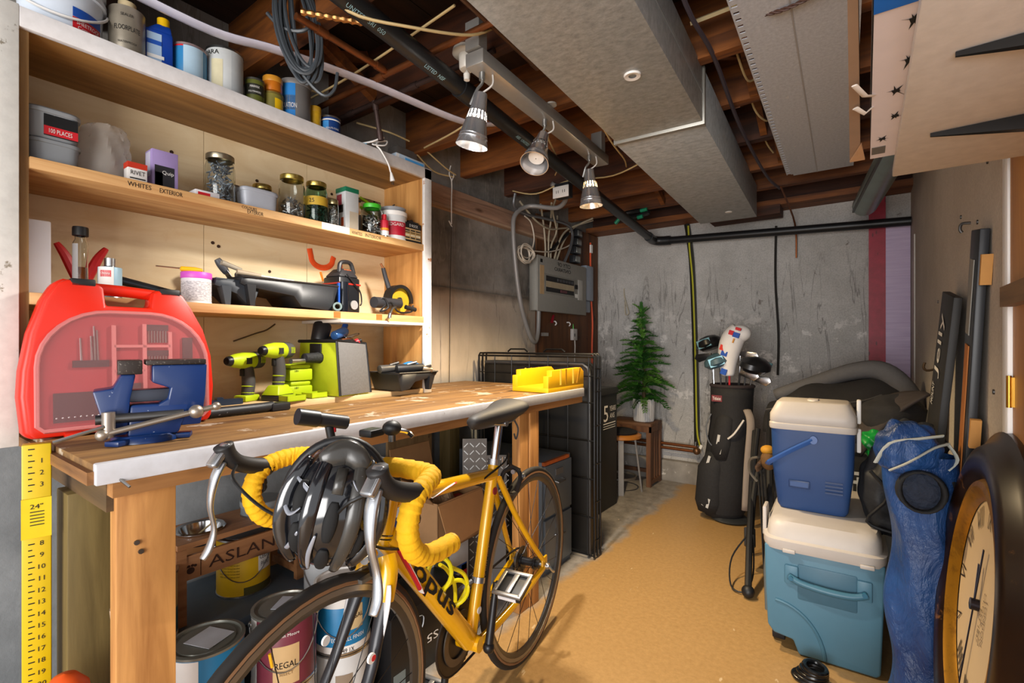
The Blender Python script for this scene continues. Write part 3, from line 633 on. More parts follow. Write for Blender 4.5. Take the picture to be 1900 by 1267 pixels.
# --- top of the unit
bk = thing('white_bucket', 'white plastic bucket with red and blue label at the shelf end', 'bucket', (-1.765, 0.345, ZT))
B().lathe([(0.001, 0), (0.082, 0), (0.088, 0.12), (0.095, 0.122), (0.095, 0.135), (0.089, 0.137), (0.09, 0.155), (0.094, 0.157), (0.094, 0.17), (0.001, 0.172)], 36).o('bucket_body', mat('#c9d2de', 0.35, 0, 0.05), bk)
fa = facing((-1.765, 0.345)); q = B(); patch(q, 0.0875, 0.015, 0.05, fa+0.25, fa+1.1).o('label_panel', RED, bk); q = B(); patch(q, 0.0885, 0.05, 0.075, fa+0.25, fa+1.1).o('label_panel', BLUE, bk)
text('SHEETROCK', (0, 0, 0.038), (0, 1, 0), (0, 0, 1), 0.010, WHITE, bk, wrap=(0.0885, fa+0.68), width=0.06); text('Compound', (0, 0, 0.024), (0, 1, 0), (0, 0, 1), 0.010, WHITE, bk, wrap=(0.0885, fa+0.68), width=0.055)
B().tube([(0.097*math.cos(fa+a), 0.097*math.sin(fa+a), 0.12-0.085*math.cos(a)) for a in [-1.5+3*i/14 for i in range(15)]], 0.0035, 6).o('handle', WHITE, bk)
can('metal_can', 'tarnished tan metal can with black oval lettering', 'can', (-1.735, 0.482, ZT), 0.043, 0.155, M_TIN, 'screw', texts=[('FLOORPLATE', 0.56, 0, 0.014, 0.062, INK), ('SEALER', 0.80, 0, 0.008, 0.03, INK), ('WATERPROOF', 0.3, 0, 0.006, 0.045, INK)], lidmat=mat('#c8b58e', 0.5))
jg = thing('chemical_jug', 'blue plastic jug with yellow cap on top of the shelf', 'jug', (-1.74, 0.560, ZT), (0, 0, facing((-1.74, 0.56))+PI/2+0.1))
B().box(-0.036, 0.036, -0.026, 0.026, 0, 0.135).o('jug_body', mat('#153f9c', 0.35), jg, bevel=0.010)
B().hexa([(-0.034, -0.02, 0.13), (0.034, -0.02, 0.13), (0.034, 0.02, 0.13), (-0.034, 0.02, 0.13), (-0.004, -0.016, 0.158), (0.030, -0.016, 0.158), (0.030, 0.016, 0.158), (-0.004, 0.016, 0.158)]).o('shoulder', mat('#153f9c', 0.35), jg, bevel=0.006)
B().cyl((0.013, 0, 0.155), (0.013, 0, 0.180), 0.016, n=16).o('cap', YEL, jg)
B().box(-0.030, 0.006, -0.0272, -0.0262, 0.01, 0.12).o('label_panel', mat('#9cb4cf', 0.5, 0, 0.1), jg); B().box(-0.030, 0.006, -0.0278, -0.0272, 0.085, 0.098).o('label_panel', BLUE, jg); B().box(-0.030, 0.012, -0.0278, -0.0272, 0.045, 0.055).o('label_panel', WHITE, jg)
can('paint_can', 'blue printed quart can with pale text panel', 'can', (-1.74, 0.645, ZT), 0.047, 0.125, mat('#2d7fb6', 0.4, 0, 0.2, 12), 'paint', patches=[(0.08, 0.93, -0.35, 0.85, mat('#a9c4d6', 0.5)), (0.9, 0.97, -1.1, -0.35, RED)], rim=mat('#a08c8c', 0.4, 0.6))
can('paint_can', 'white quart paint can with beige drip down its side', 'can', (-1.735, 0.748, ZT), 0.0545, 0.16, mat('#c3c6c6', 0.4), 'paint', patches=[(0.03, 0.97, 0.35, 1.3, mat('#b4b9bb', 0.45)), (0.12, 0.72, -0.75, -0.1, mat('#cfc6a4', 0.5, 0, 0.15))], texts=[('PARA', 0.86, -0.75, 0.014, 0.05, INK)])
can('small_tin', 'small olive tin with a black lid', 'can', (-1.725, 0.842, ZT), 0.031, 0.108, mat('#5b5f26', 0.4, 0, 0.3), 'paint', rim=mat('#6b6a64', 0.35, 0.8), patches=[(0.45, 0.8, -1.2, 1.2, mat('#26261c', 0.5))], texts=[('MINWAX', 0.70, 0, 0.008, 0.03, PAPER), ('POLYSHADES', 0.54, 0, 0.006, 0.04, PAPER)])
st = can('stain_tin', 'yellowed stain tin under an amber jar', 'can', (-1.73, 0.908, ZT), 0.035, 0.088, mat('#7d7434', 0.45, 0, 0.3), 'paint', rim=mat('#8b7a3e', 0.4, 0.6), patches=[(0.2, 0.75, 0.2, 1.2, YEL)])
can('amber_jar', 'amber orange jar stacked on the stain tin', 'jar', (-1.73, 0.908, ZT+0.0885), 0.032, 0.058, mat('#b8681a', 0.25, 0, 0.3), 'flat', lidmat=mat('#c98a2c', 0.35), rim=mat('#8a4a10', 0.3))
can('paint_can', 'grey can with bright blue label ending in ON', 'can', (-1.74, 1.0, ZT), 0.054, 0.168, mat('#6d6a68', 0.45, 0.1), 'flat', lidmat=mat('#777472', 0.5), rim=mat('#6a6866', 0.4, 0.4), patches=[(0.03, 0.98, -1.4, 0.0, mat('#2a7cc4', 0.4, 0, 0.3, 10)), (0.30, 0.62, -1.4, 0.0, mat('#8c98a3', 0.45))], texts=[('DECRATION', 0.40, -0.55, 0.018, 0.07, WHITE)])
can('small_tin', 'narrow yellow tin standing between two blue cans', 'can', (-1.73, 1.075, ZT), 0.022, 0.108, mat('#c89a1c', 0.45, 0, 0.25, 90), 'flat', lidmat=mat('#b98c20', 0.5))
can('small_tin', 'short dark blue tin with a silver lid', 'can', (-1.725, 1.140, ZT), 0.037, 0.088, mat('#173b78', 0.4, 0, 0.2), 'paint', patches=[(0.25, 0.75, -0.9, -0.2, mat('#3f8ed0', 0.4)), (0.78, 0.84, -1.4, 1.4, WHITE)], texts=[('BEAUTI-TONE', 0.42, 0.2, 0.007, 0.05, PAPER)])
pc = thing('lamp_cord', 'white cord with plug dangling over the shelf edge', 'cord', (-1.64, 1.28, ZT))
B().tube([(-0.06, -0.05, 0.01), (0.0, -0.01, 0.02), (0.02, 0.03, 0.045), (-0.01, 0.06, 0.06), (-0.005, 0.02, 0.02), (0.012, 0.03, -0.005), (0.02, 0.06, -0.05), (0.02, 0.075, -0.085)], 0.0035, 6, k=6).o('cord', WHITE, pc)
B().tube([(0.0, 0.0, 0.012), (0.012, 0.05, 0.022), (0.0, 0.07, 0.05), (-0.01, 0.02, 0.03)], 0.003, 6, k=6, closed=True).o('cord_loop', WHITE, pc)
B().lathe([(0.004, 0.0), (0.006, 0.01), (0.010, 0.028), (0.011, 0.036), (0.001, 0.036)], 12, (0.02, 0.077, -0.085), (0.0, 0.25, -1)).o('plug', WHITE, pc)
for d in (-0.004, 0.004): B().box(0.0195, 0.0205, 0.086+d-0.002, 0.086+d+0.002, -0.135, -0.118).o('prong', STEEL, pc)
tag(B().cyl((-1.675, 1.235, ZT+0.008), (-1.66, 1.262, ZT+0.008), 0.008, n=10).o('wall_plug', mat('#2aa0c8', 0.4)), 'tiny bright blue plastic plug on the shelf top', 'plug')
carton('flat_carton', 'flat blue and white carton at the far end of the shelf top', 'box', (-1.70, 1.50, ZT), 0.09, 0.17, 0.028, mat('#aebccb', 0.5), parts=[('+x', 0.3, 0.95, 0.2, 0.7, mat('#4f9bd6', 0.4)), ('+x', 0.0, 0.1, 0.1, 0.9, WHITE)])
# --- second shelf
Z2 = 1.589
M_TUB = mat('#a6abb0', 0.4, 0, 0.05, trans=0.35); 
def tub(name, label, loc, sx, sy, sz, m, rz=0, extra=None):
    t = thing(name, label, 'tub', loc, (0, 0, rz))
    rr = lambda k, z: [(V((k*sx/2*math.copysign(abs(math.cos(a))**0.45, math.cos(a)), k*sy/2*math.copysign(abs(math.sin(a))**0.45, math.sin(a)), z))) for a in [2*PI*i/28 for i in range(28)]]
    B().rings([rr(0.86, 0), rr(0.9, 0.004), rr(0.98, sz*0.82)], True).o('tub_body', m, t)
    B().rings([rr(1.02, sz*0.80), rr(1.04, sz*0.82), rr(1.04, sz*0.93), rr(0.98, sz*0.98), rr(0.9, sz)], True).o('lid', m, t)
    return t
tub('plastic_tub', 'lower clear grey plastic tub of the stack by the white stile', (-1.735, 0.318, Z2), 0.11, 0.105, 0.065, M_TUB)
t2 = tub('plastic_tub', 'upper grey plastic tub with a red and black label', (-1.735, 0.315, Z2+0.0655), 0.115, 0.11, 0.078, M_TUB)
B().box(0.0545, 0.056, -0.02, 0.046, 0.006, 0.06).o('label_panel', BLACK, t2); B().box(0.056, 0.0568, -0.02, 0.046, 0.008, 0.030).o('label_panel', RED, t2); text('100 PLACES', (0.057, 0.012, 0.019), (0, 1, 0), (0, 0, 1), 0.011, WHITE, t2, width=0.045)
random.seed(11)
bg = B(); bg.grid(lambda u, v: (0.045*math.cos(2*PI*u)*(1-0.35*v)*(1+0.10*math.sin(5*2*PI*u+3*v)+0.05*math.sin(11*2*PI*u+17*v)), 0.066*math.sin(2*PI*u)*(1-0.55*v**2)*(1+0.10*math.cos(7*2*PI*u+5*v)+0.05*math.cos(13*2*PI*u-19*v))+0.02*v, 0.165*math.sin(v*PI/2)), 36, 14, True)
tag(place(bg.o('plastic_bag', mat('#c9c2ba', 0.08, 0, 0, alpha=0.42), smooth=25), (-1.765, 0.425, Z2)), 'crumpled clear plastic bag slumped on the second shelf', 'bag')
carton('nail_box', 'small red and white box in front of the purple carton', 'box', (-1.70, 0.492, Z2), 0.035, 0.046, 0.058, mat('#d9d4cf', 0.5), parts=[('+x', 0, 1, 0.72, 1.0, mat('#b8321c', 0.5)), ('-y', 0, 1, 0.72, 1, mat('#b8321c', 0.5)), ('+x', 0.1, 0.9, 0.2, 0.26, INK)], texts=[('+x', 'RIVET', 0.5, 0.5, 0.012, 0.034, INK)])
jar('glass_jar', 'small lidded jar half hidden behind the red white box', (-1.79, 0.515, Z2), 0.028, 0.082, DSTEEL, 0.4)
pbx = carton('purple_carton', 'purple carton with a black arrow graphic', 'box', (-1.735, 0.568, Z2), 0.055, 0.068, 0.122, mat('#9a86b8', 0.5), parts=[('-y', 0.12, 0.75, 0.35, 0.95, mat('#b9b4c6', 0.5)), ('+x', 0.1, 0.85, 0.0, 0.62, mat('#252428', 0.6)), ('+x', 0.12, 0.4, 0.05, 0.45, mat('#c9c4c0', 0.6))], texts=[('+x', 'Quip', 0.6, 0.45, 0.014, 0.03, WHITE)])
carton('staple_box', 'flat white box lying beside the tall mason jar', 'box', (-1.70, 0.672, Z2), 0.05, 0.07, 0.022, mat('#d8d3d4', 0.5), parts=[('+x', 0.1, 0.6, 0.3, 0.7, RED)])
jar('mason_jar', 'tall mason jar stuffed with plastic packets', (-1.715, 0.725, Z2), 0.044, 0.158, mat('#9a917c', 0.3, 0.9), 1.0, fillmat=mat('#7f8791', 0.25, 0.3, 0.4), neck=0.9)
tw_ = tub('plastic_tub', 'long white translucent tub beside the mason jar', (-1.715, 0.845, Z2), 0.07, 0.125, 0.075, mat('#b6bac4', 0.4, 0, 0.05, trans=0.2))
jar('glass_jar', 'short jar with a gold lid behind the white tub', (-1.80, 0.905, Z2), 0.036, 0.125, mat('#b09a55', 0.3, 0.9), 0.3)
can('small_tin', 'small round tin top showing behind the white tub', 'can', (-1.80, 0.80, Z2), 0.03, 0.095, M_TIN, 'flat')
jar('glass_jar', 'large clear jar half full of screws with a gold lid', (-1.715, 0.972, Z2), 0.045, 0.160, mat('#a8944e', 0.3, 0.9), 0.55)
jar('glass_jar', 'green tinted jar with a yellow tape label', (-1.71, 1.068, Z2), 0.041, 0.160, mat('#a8904a', 0.3, 0.9), 0.75, glass=mat('#bcd8c4', 0.03, 0, 0, trans=1.0, ior=1.3), fillmat=mat('#3d5a58', 0.4, 0.6), band=(0.42, 0.63, mat('#b8962c', 0.6), '25'))
carton('screw_tray', 'clear plastic box of long silver screws', 'box', (-1.79, 1.165, Z2+0.075), 0.07, 0.085, 0.06, GLASS, parts=[])
sb_ = B(); random.seed(5)
for i in range(26):
    c = V((-1.79+random.uniform(-0.022, 0.022), 1.165+random.uniform(-0.025, 0.025), Z2+0.080+random.uniform(0, 0.045))); d = V((random.uniform(-0.5, 0.5), random.uniform(-1, 1), random.uniform(-0.3, 0.3))).normalized()*0.014
    sb_.cyl(c-d, c+d, 0.0025, n=5)
tag(sb_.o('long_screws', STEEL, kind='stuff'), 'silver screws inside the clear plastic box', 'screws')
carton('storage_box', 'dark box carrying the clear tray of screws', 'box', (-1.79, 1.165, Z2), 0.075, 0.09, 0.0745, mat('#46443f', 0.6))
jar('glass_jar', 'slim little jar beside the green topped carton', (-1.69, 1.128, Z2), 0.021, 0.105, mat('#b3a476', 0.3, 0.9), 0.8)
gb = carton('bulb_carton', 'white carton with a dark green top', 'box', (-1.715, 1.21, Z2), 0.065, 0.062, 0.172, mat('#c2c5c6', 0.5), parts=[('+x', 0, 1, 0.9, 1, mat('#13694a', 0.5)), ('-y', 0, 1, 0.9, 1, mat('#13694a', 0.5)), ('-y', 0.1, 0.6, 0.5, 0.85, mat('#8d2c3c', 0.5)), ('-y', 0.2, 0.75, 0.42, 0.6, mat('#282826', 0.5)), ('+x', 0.3, 0.95, 0.02, 0.45, mat('#b9ac98', 0.5)), ('-y', 0.55, 0.8, 0.1, 0.3, mat('#b04a22', 0.5)), ('-y', 0.12, 0.4, 0.12, 0.3, mat('#5f8fa6', 0.5))])
B().box(-0.0335, 0.0335, -0.032, 0.032, 0.155, 0.1735).o('box_lid', mat('#13694a', 0.5), gb, bevel=0.001)
jar('glass_jar', 'wide jar with a bright green lid full of screws', (-1.705, 1.325, Z2), 0.045, 0.135, mat('#3fb52a', 0.4), 0.75, neck=0.8)
ct = thing('clear_tray', 'clear plastic caddy with lime clips at the back', 'tray', (-1.80, 1.36, Z2+0.10))
B().box(-0.045, 0.045, -0.055, 0.055, 0, 0.075).o('tray_box', GLASS, ct, bevel=0.004)
for s_ in (-1, 1): B().bar((0.047, -0.06, 0.05+0.02*s_), (0.05, 0.05, 0.01+0.02*s_), 0.006, 0.010).o('clip', mat('#b4d823', 0.4), ct)
carton('storage_box', 'grey box under the clear caddy', 'box', (-1.80, 1.36, Z2), 0.09, 0.10, 0.0995, mat('#77756f', 0.6))
rg = can('plastic_pail', 'white pail with a red printed band and a hardware tray on top', 'pail', (-1.715, 1.448, Z2), 0.060, 0.128, mat('#d3d3d2', 0.4), 'flat', lidmat=WHITE, rim=WHITE, patches=[(0.15, 0.62, -1.5, 1.5, mat('#b3122e', 0.45))], texts=[('REDGARD', 0.52, 0.15, 0.014, 0.085, WHITE)])
B().lathe([(0.001, 0.129), (0.050, 0.129), (0.058, 0.145), (0.056, 0.146), (0.049, 0.132), (0.001, 0.132)], 24).o('hardware_tray', mat('#8a8b8e', 0.5), rg)
hb = B(); random.seed(9)
for i in range(60):
    a = random.uniform(0, 2*PI); q = 0.045*math.sqrt(random.random()); c = V((q*math.cos(a), q*math.sin(a), 0.138+random.uniform(0, 0.028)*(1-q/0.06))); d = V((random.uniform(-1, 1), random.uniform(-1, 1), 0.2)).normalized()*0.006
    hb.cyl(c-d, c+d, 0.003, n=5)
hb.o('loose_bolts', DSTEEL, rg, kind='stuff')
can('small_bottle', 'small red and white bottle with an orange band beside the pail', 'bottle', (-1.672, 1.365, Z2), 0.018, 0.075, mat('#c41f36', 0.4), 'screw', patches=[(0.05, 0.35, -1.5, 1.5, WHITE), (0.38, 0.5, -1.5, 1.5, mat('#e89a1c', 0.5))], lidmat=RED)
carton('screw_carton', 'kraft brown screw carton with a black top', 'box', (-1.695, 1.515, Z2), 0.07, 0.10, 0.088, mat('#b59566', 0.6), parts=[('+x', 0, 1, 0.72, 1.0, INK), ('+x', 0, 1, 0.0, 0.12, INK)]+[('+x', a, a+0.26, z, z+0.06, m) for a in (0.06, 0.38, 0.70) for z, m in ((0.2, INK), (0.33, mat('#d8cfb4', 0.6)), (0.46, mat('#6a5326', 0.6)), (0.58, INK))], texts=[('+x', 'D ROCK', 0.55, 0.86, 0.012, 0.05, WHITE)])
hd_ = thing('door_fitting', 'black plastic fitting lying on the kraft carton', 'fitting', (-1.70, 1.53, Z2+0.089)); B().box(-0.03, 0.03, -0.025, 0.03, 0, 0.010).o('plate', BLACK, hd_, bevel=0.002); B().cyl((0.0, -0.01, 0.01), (0.0, 0.015, 0.018), 0.010).o('knuckle', BLACK, hd_)
tag(B().tube([(-1.73, 1.42, Z2+0.06), (-1.68, 1.45, Z2+0.055), (-1.655, 1.49, Z2+0.045)], 0.006, 8, flat=0.2).o('metal_strip', M_GREY), 'grey metal strip poking out below the red band', 'strip')
# ================================================================ third shelf
Z3 = 1.257
carton('white_panel_box', 'plain white box standing at the near end of the third shelf', 'box', (-1.76, 0.291, Z3), 0.09, 0.05, 0.192, mat('#f3f4fa', 0.35, 0, 0.02), bevel=0.004)
pl = thing('red_clamp', 'pair of red plastic clamp handles behind the glass vial', 'clamp', (-1.82, 0.40, Z3))
for s_ in (-1, 1): B().tube([(0, 0.0, 0.02), (0.0, 0.012*s_, 0.06), (0.0, 0.035*s_, 0.12), (0, 0.055*s_, 0.155)], lambda t: 0.007+0.006*math.sin(PI*t), 8, k=5).o('handle', mat('#c41a1e', 0.4), pl)
B().box(-0.006, 0.006, -0.014, 0.014, 0.0, 0.04).o('jaw', DSTEEL, pl, bevel=0.002)
vl = thing('sample_vial', 'tall glass vial with black cap and amber liquid', 'bottle', (-1.735, 0.378, Z3))
B().lathe([(0.001, 0), (0.0155, 0), (0.0165, 0.004), (0.0165, 0.148), (0.012, 0.158), (0.012, 0.168), (0.0105, 0.168), (0.0105, 0.157), (0.0150, 0.146), (0.0150, 0.006), (0.001, 0.004)], 24).o('glass_body', GLASS, vl)
B().lathe([(0.001, 0.004), (0.0148, 0.005), (0.0148, 0.082), (0.001, 0.082)], 20).o('liquid', mat('#8a4a1a', 0.1, 0, 0, trans=0.5), vl)
B().lathe([(0.001, 0.192), (0.0165, 0.192), (0.0175, 0.188), (0.0175, 0.168), (0.012, 0.166)], 24).o('cap', BLACK, vl)
fv = facing((-1.735, 0.378)); q = B(); patch(q, 0.0169, 0.02, 0.145, fv-1.6, fv-0.3).o('label_panel', mat('#a8a6a6', 0.6), vl)
can('solvent_tin', 'small solvent tin with a blue and red label behind the case', 'can', (-1.725, 0.440, Z3), 0.027, 0.092, mat('#9fc4d6', 0.4), 'screw', patches=[(0.3, 0.95, -1.2, 0.3, WHITE), (0.65, 0.85, -0.9, 0.1, RED)], texts=[('Oatey', 0.75, -0.4, 0.008, 0.022, WHITE)])
tag(B().cyl((-1.79, 0.46, Z3+0.066), (-1.74, 0.66, Z3+0.014), 0.013, n=16).o('metal_tube', mat('#2d3238', 0.3, 0.6)), 'dark metal tube lying behind the red case', 'tube')
pk = can('plaster_tub', 'white tub with a pink lid on the third shelf', 'tub', (-1.715, 0.655, Z3), 0.041, 0.098, mat('#cfcccf', 0.45), 'flat', lidmat=mat('#c04fb4', 0.45), rim=WHITE, patches=[(0.08, 0.70, -1.4, 1.4, gmat('fine print', lambda n: n.out(n.mix(n.ramp(n.noise(160, 3, 0.6, n.map((1, 1, 2.5))), [(0.45, 0.0), (0.55, 0.6)]), '#c9c6c8', '#7d7a80'), 0.6)))])
sd = thing('yellow_screwdriver', 'yellow handled screwdriver lying on the pink lid', 'screwdriver', (-1.715, 0.65, Z3+0.107), (0, 0, R(80)))
B().lathe([(0.001, -0.04), (0.008, -0.036), (0.009, 0.0), (0.006, 0.02), (0.003, 0.022)], 10, (0, 0, 0), (1, 0, 0)).o('handle', mat('#d8a514', 0.4), sd); B().cyl((0.02, 0, 0), (-0.10, 0, 0.002), 0.0022, n=6).o('shaft', STEEL, sd)
def tray(name, label, loc, L, Wd, h, rz, m, well=0.35, legs=True):
    """roller tray: shallow ramp on legs at -y, deep well at +y"""
    t = thing(name, label, 'tray', loc, (0, 0, rz)); n = 10; vs = []
    b = B(); prof = [(-L/2, h*0.78), (-L/2+0.02, h*0.70), (L/2-well*L-0.03, h*0.50), (L/2-well*L, 0.012), (L/2-0.02, 0.004), (L/2, h*0.92)]
    for y, z in prof: vs += [(-Wd/2, y, h), (-Wd/2+0.012, y, z), (Wd/2-0.012, y, z), (Wd/2, y, h)]
    fs = []
    for i in range(len(prof)-1):
        for j in range(3): a = i*4+j; fs.append((a, a+1, a+5, a+4))
    fs += [(0, 1, 2, 3), (20, 21, 22, 23)]
    b.add(vs, fs).o('tray_pan', m, t, solid=0.003)
    B().tube([(-Wd/2, -L/2, h), (Wd/2, -L/2, h), (Wd/2, L/2, h), (-Wd/2, L/2, h)], 0.006, 6, closed=True, flat=0.6).o('rim', m, t)
    if legs:
        for s_ in (-1, 1): B().hexa([(s_*(Wd/2-0.02)-0.012, -L/2+0.03, 0), (s_*(Wd/2-0.02)+0.012, -L/2+0.03, 0), (s_*(Wd/2-0.02)+0.012, -L/2+0.045, 0), (s_*(Wd/2-0.02)-0.012, -L/2+0.045, 0), (s_*(Wd/2-0.02)-0.02, -L/2+0.015, h*0.75), (s_*(Wd/2-0.02)+0.02, -L/2+0.015, h*0.75), (s_*(Wd/2-0.02)+0.02, -L/2+0.045, h*0.75), (s_*(Wd/2-0.02)-0.02, -L/2+0.045, h*0.75)]).o('leg', m, t)
    return t
M_TRAY = speckled('tray plastic', '#1a1b1e', '#6b6b6d', 0.72, 120, 0.45)
tray('paint_tray', 'black roller tray with dried paint on the third shelf', (-1.78, 0.955, Z3), 0.36, 0.22, 0.098, 0, M_TRAY, 0.40)
tray('paint_tray', 'second dark tray tilted under the near end of the roller tray', (-1.79, 0.775, Z3), 0.14, 0.20, 0.085, 0, mat('#33383e', 0.5), 0.3)
for (a, b_, m, mh, lb_) in (((-1.77, 0.80, 1.368), (-1.80, 0.94, 1.365), STEEL, mat('#4a4540', 0.6), 'scraper with a black grip crossing the paint trays'), ((-1.74, 0.74, 1.40), (-1.745, 0.90, 1.362), mat('#b9a68a', 0.6), mat('#8f8676', 0.6), 'pale wooden stick leaning in the roller tray'), ((-1.72, 0.78, 1.372), (-1.70, 0.97, 1.362), mat('#d6cfc2', 0.6), mat('#9a8a74', 0.6), 'long white brush handle along the tray rim')):
    t = thing('paint_tool', lb_, 'tool'); a = V(a); b_ = V(b_); B().bar(a.lerp(b_, 0.35), b_, 0.010, 0.004).o('blade', m, t); B().cyl(a+V((0, 0, 0.003)), a.lerp(b_, 0.4), 0.009, 0.007, n=10).o('handle', mh, t)
pk_ = thing('putty_knife', 'putty knife with a dark grey handle rising from the trays', 'knife', (-1.80, 0.80, 1.352), (R(35), 0, 0))
B().tube([(0, 0, 0.03), (0, 0.0, 0.06), (0, 0, 0.085)], lambda t: 0.010+0.004*math.sin(PI*t), 10, k=4).o('handle', mat('#45464a', 0.5), pk_); B().box(-0.018, 0.018, -0.001, 0.001, -0.02, 0.04).o('blade', STEEL, pk_)
js = thing('jump_starter', 'black and red battery booster with a carry handle', 'battery booster', (-1.775, 1.225, Z3), (0, 0, 0.1))
B().box(-0.05, 0.05, -0.055, 0.055, 0, 0.15).o('body', mat('#17181b', 0.35), js, bevel=0.010)
B().box(-0.0505, 0.0515, -0.0565, 0.0565, 0.118, 0.124).o('red_trim', mat('#c3281c', 0.4), js)
B().hexa([(-0.045, -0.052, 0.15), (0.045, -0.052, 0.15), (0.045, 0.052, 0.15), (-0.045, 0.052, 0.15), (-0.03, -0.022, 0.185), (0.03, -0.022, 0.185), (0.03, 0.030, 0.185), (-0.03, 0.030, 0.185)]).o('top_cover', mat('#2b2a2c', 0.45), js, bevel=0.006)
B().tube([(0.02, -0.03, 0.17), (0.02, -0.025, 0.205), (0.02, 0.0, 0.215), (0.02, 0.03, 0.21), (0.02, 0.045, 0.17)], 0.009, 8, k=4).o('handle', mat('#242325', 0.45), js)
B().box(0.028, 0.032, -0.015, 0.022, 0.172, 0.182).o('handle_grip', mat('#d2602a', 0.5), js)
B().cyl((0.052, -0.035, 0.0), (0.052, -0.035, 0.125), 0.020, n=18).o('side_tube', mat('#10131a', 0.2), js); B().box(0.045, 0.054, -0.062, -0.05, 0.03, 0.12).o('blue_label', BLUE, js)
B().tube([(0.053, -0.02, 0.16), (0.058, 0.02, 0.12), (0.056, 0.05, 0.09), (0.05, 0.062, 0.05), (0.055, 0.05, 0.035)], 0.003, 6, k=5).o('lead', BLACK, js)
B().cyl((0.052, 0.018, 0.035), (0.0565, 0.018, 0.035), 0.019, n=18).o('dial', mat('#8c8a88', 0.5), js)
tag(B().lathe([(0.010, -0.03), (0.017, -0.03), (0.017, 0.03), (0.010, 0.03), (0.010, -0.03)], 20, (-1.675, 1.135, Z3+0.018), (0.85, -0.5, 0)).o('pipe_socket', mat('#7f8f8c', 0.35, 0.6)), 'short grey pipe socket lying at the tray end', 'socket')
gr = thing('angle_grinder', 'angle grinder with black guard and yellow disc on the third shelf', 'grinder', (-1.73, 1.46, Z3), (0, 0, 0))
B().cyl((0.045, -0.14, 0.05), (0.02, 0.02, 0.055), 0.024, 0.022, n=16).o('motor_body', mat('#2b2b2e', 0.45), gr)
gd = B()
for i in range(21):
    a = R(-20)+R(220)*i/20
gd.rings([[V((x, 0.03+r*math.cos(a), 0.072+r*math.sin(a))) for (x, r) in ((-0.02, 0.070), (0.025, 0.070), (0.025, 0.055), (0.018, 0.055), (0.018, 0.064), (-0.02, 0.064))] for a in [R(-10)+R(215)*i/24 for i in range(25)]], True)
gd.o('guard', mat('#1d1b1a', 0.4, 0.3), gr)
B().cyl((0.0, 0.03, 0.072), (0.006, 0.03, 0.072), 0.060, n=32).o('disc', mat('#b9941e', 0.5, 0, 0.25, 20), gr); B().cyl((0.006, 0.03, 0.072), (0.014, 0.03, 0.072), 0.014, n=16).o('arbor_nut', DSTEEL, gr)
B().tube([(-0.02, 0.0, 0.11), (-0.025, -0.02, 0.17), (-0.025, -0.035, 0.215)], lambda t: 0.012-0.003*t, 10, k=3).o('side_handle', mat('#26262a', 0.5), gr)
B().cyl((-0.025, -0.033, 0.212), (-0.03, -0.045, 0.235), 0.005, n=8).o('handle_stud', mat('#7a4a2a', 0.4, 0.7), gr)
B().tube([(0.05, -0.13, 0.05), (0.06, -0.10, 0.07), (0.065, -0.08, 0.03), (0.06, -0.12, 0.012), (0.055, -0.06, 0.055), (0.06, -0.02, 0.015), (0.055, 0.06, 0.02), (0.045, 0.08, 0.05)], 0.004, 6, k=5).o('power_lead', BLACK, gr)
B().cyl((0.05, 0.03, 0.04), (0.055, 0.085, 0.03), 0.010, n=12).o('grip_end', BLACK, gr)
ah = thing('air_hose_coupler', 'steel quick coupler hanging over the shelf edge', 'fitting', (-1.63, 1.36, Z3+0.012)); B().tube([(0, 0.03, 0.02), (0.005, 0.01, 0.012), (0.012, -0.01, -0.012)], 0.005, 8, k=4).o('hose_end', DSTEEL, ah); B().cyl((0.012, -0.01, -0.012), (0.014, -0.016, -0.03), 0.008, n=10).o('coupler', STEEL, ah)

# ================================================================ on the bench
cs = thing('drill_bit_case', 'large red drill bit case with clear window leaning on the shelf', 'tool case', (-1.555, 0.438, 0.907), (0, R(-2.5), R(-1)))
M_CASE = mat('#c81f07', 0.4, 0, 0.06)
def arch(w0, h0, h1, r, n=8):
    """outline in (y, z): flat base, large rounded shoulders"""
    p = [(-w0, 0.012), (-w0+0.012, 0), (w0-0.012, 0), (w0, 0.012)]
    for i in range(n+1):
        a = PI/2*i/n; p.append((w0-r+r*math.cos(a), h0-r+r*math.sin(a)))
    for i in range(n+1):
        a = PI/2+PI/2*i/n; p.append((-(w0-r)+r*math.cos(a), h0-r+r*math.sin(a)))
    return p
body = [(-0.198, 0.016), (-0.188, 0.0), (0.188, 0.0), (0.198, 0.016), (0.205, 0.10), (0.200, 0.19), (0.180, 0.265), (0.150, 0.325), (0.128, 0.362), (0.110, 0.370), (0.062, 0.372), (0.054, 0.362), (0.050, 0.322), (-0.050, 0.322), (-0.054, 0.366), (-0.062, 0.376), (-0.125, 0.384), (-0.142, 0.376), (-0.165, 0.33), (-0.188, 0.25), (-0.202, 0.16), (-0.205, 0.10)]
B().prism([(y*1.0, z) for y, z in body], -0.066, -0.004, 'yz').o('case_back', M_CASE, cs, bevel=0.012, seg=3)
B().prism([(y*0.965, z*0.985+0.002) for y, z in body], -0.006, 0.012, 'yz').o('case_front', M_CASE, cs, bevel=0.007)
B().tube([(-0.030, -0.075, 0.366), (-0.030, 0.0, 0.364), (-0.030, 0.075, 0.358)], 0.015, 12, k=3).o('carry_handle', M_CASE, cs)
for s_, zz in ((-1, 0.380), (1, 0.370)): B().box(-0.045, 0.012, s_*0.092-0.024, s_*0.092+0.024, zz-0.016, zz+0.004).o('latch', BLACK, cs, bevel=0.003)
win = lambda k, dz: [(y*k, 0.018+dz+(z)*k) for y, z in arch(0.178, 0.285, 0, 0.135)]
B().prism(win(0.985, 0.002), 0.0105, 0.0125, 'yz').o('tray_floor', mat('#92252a', 0.5), cs)
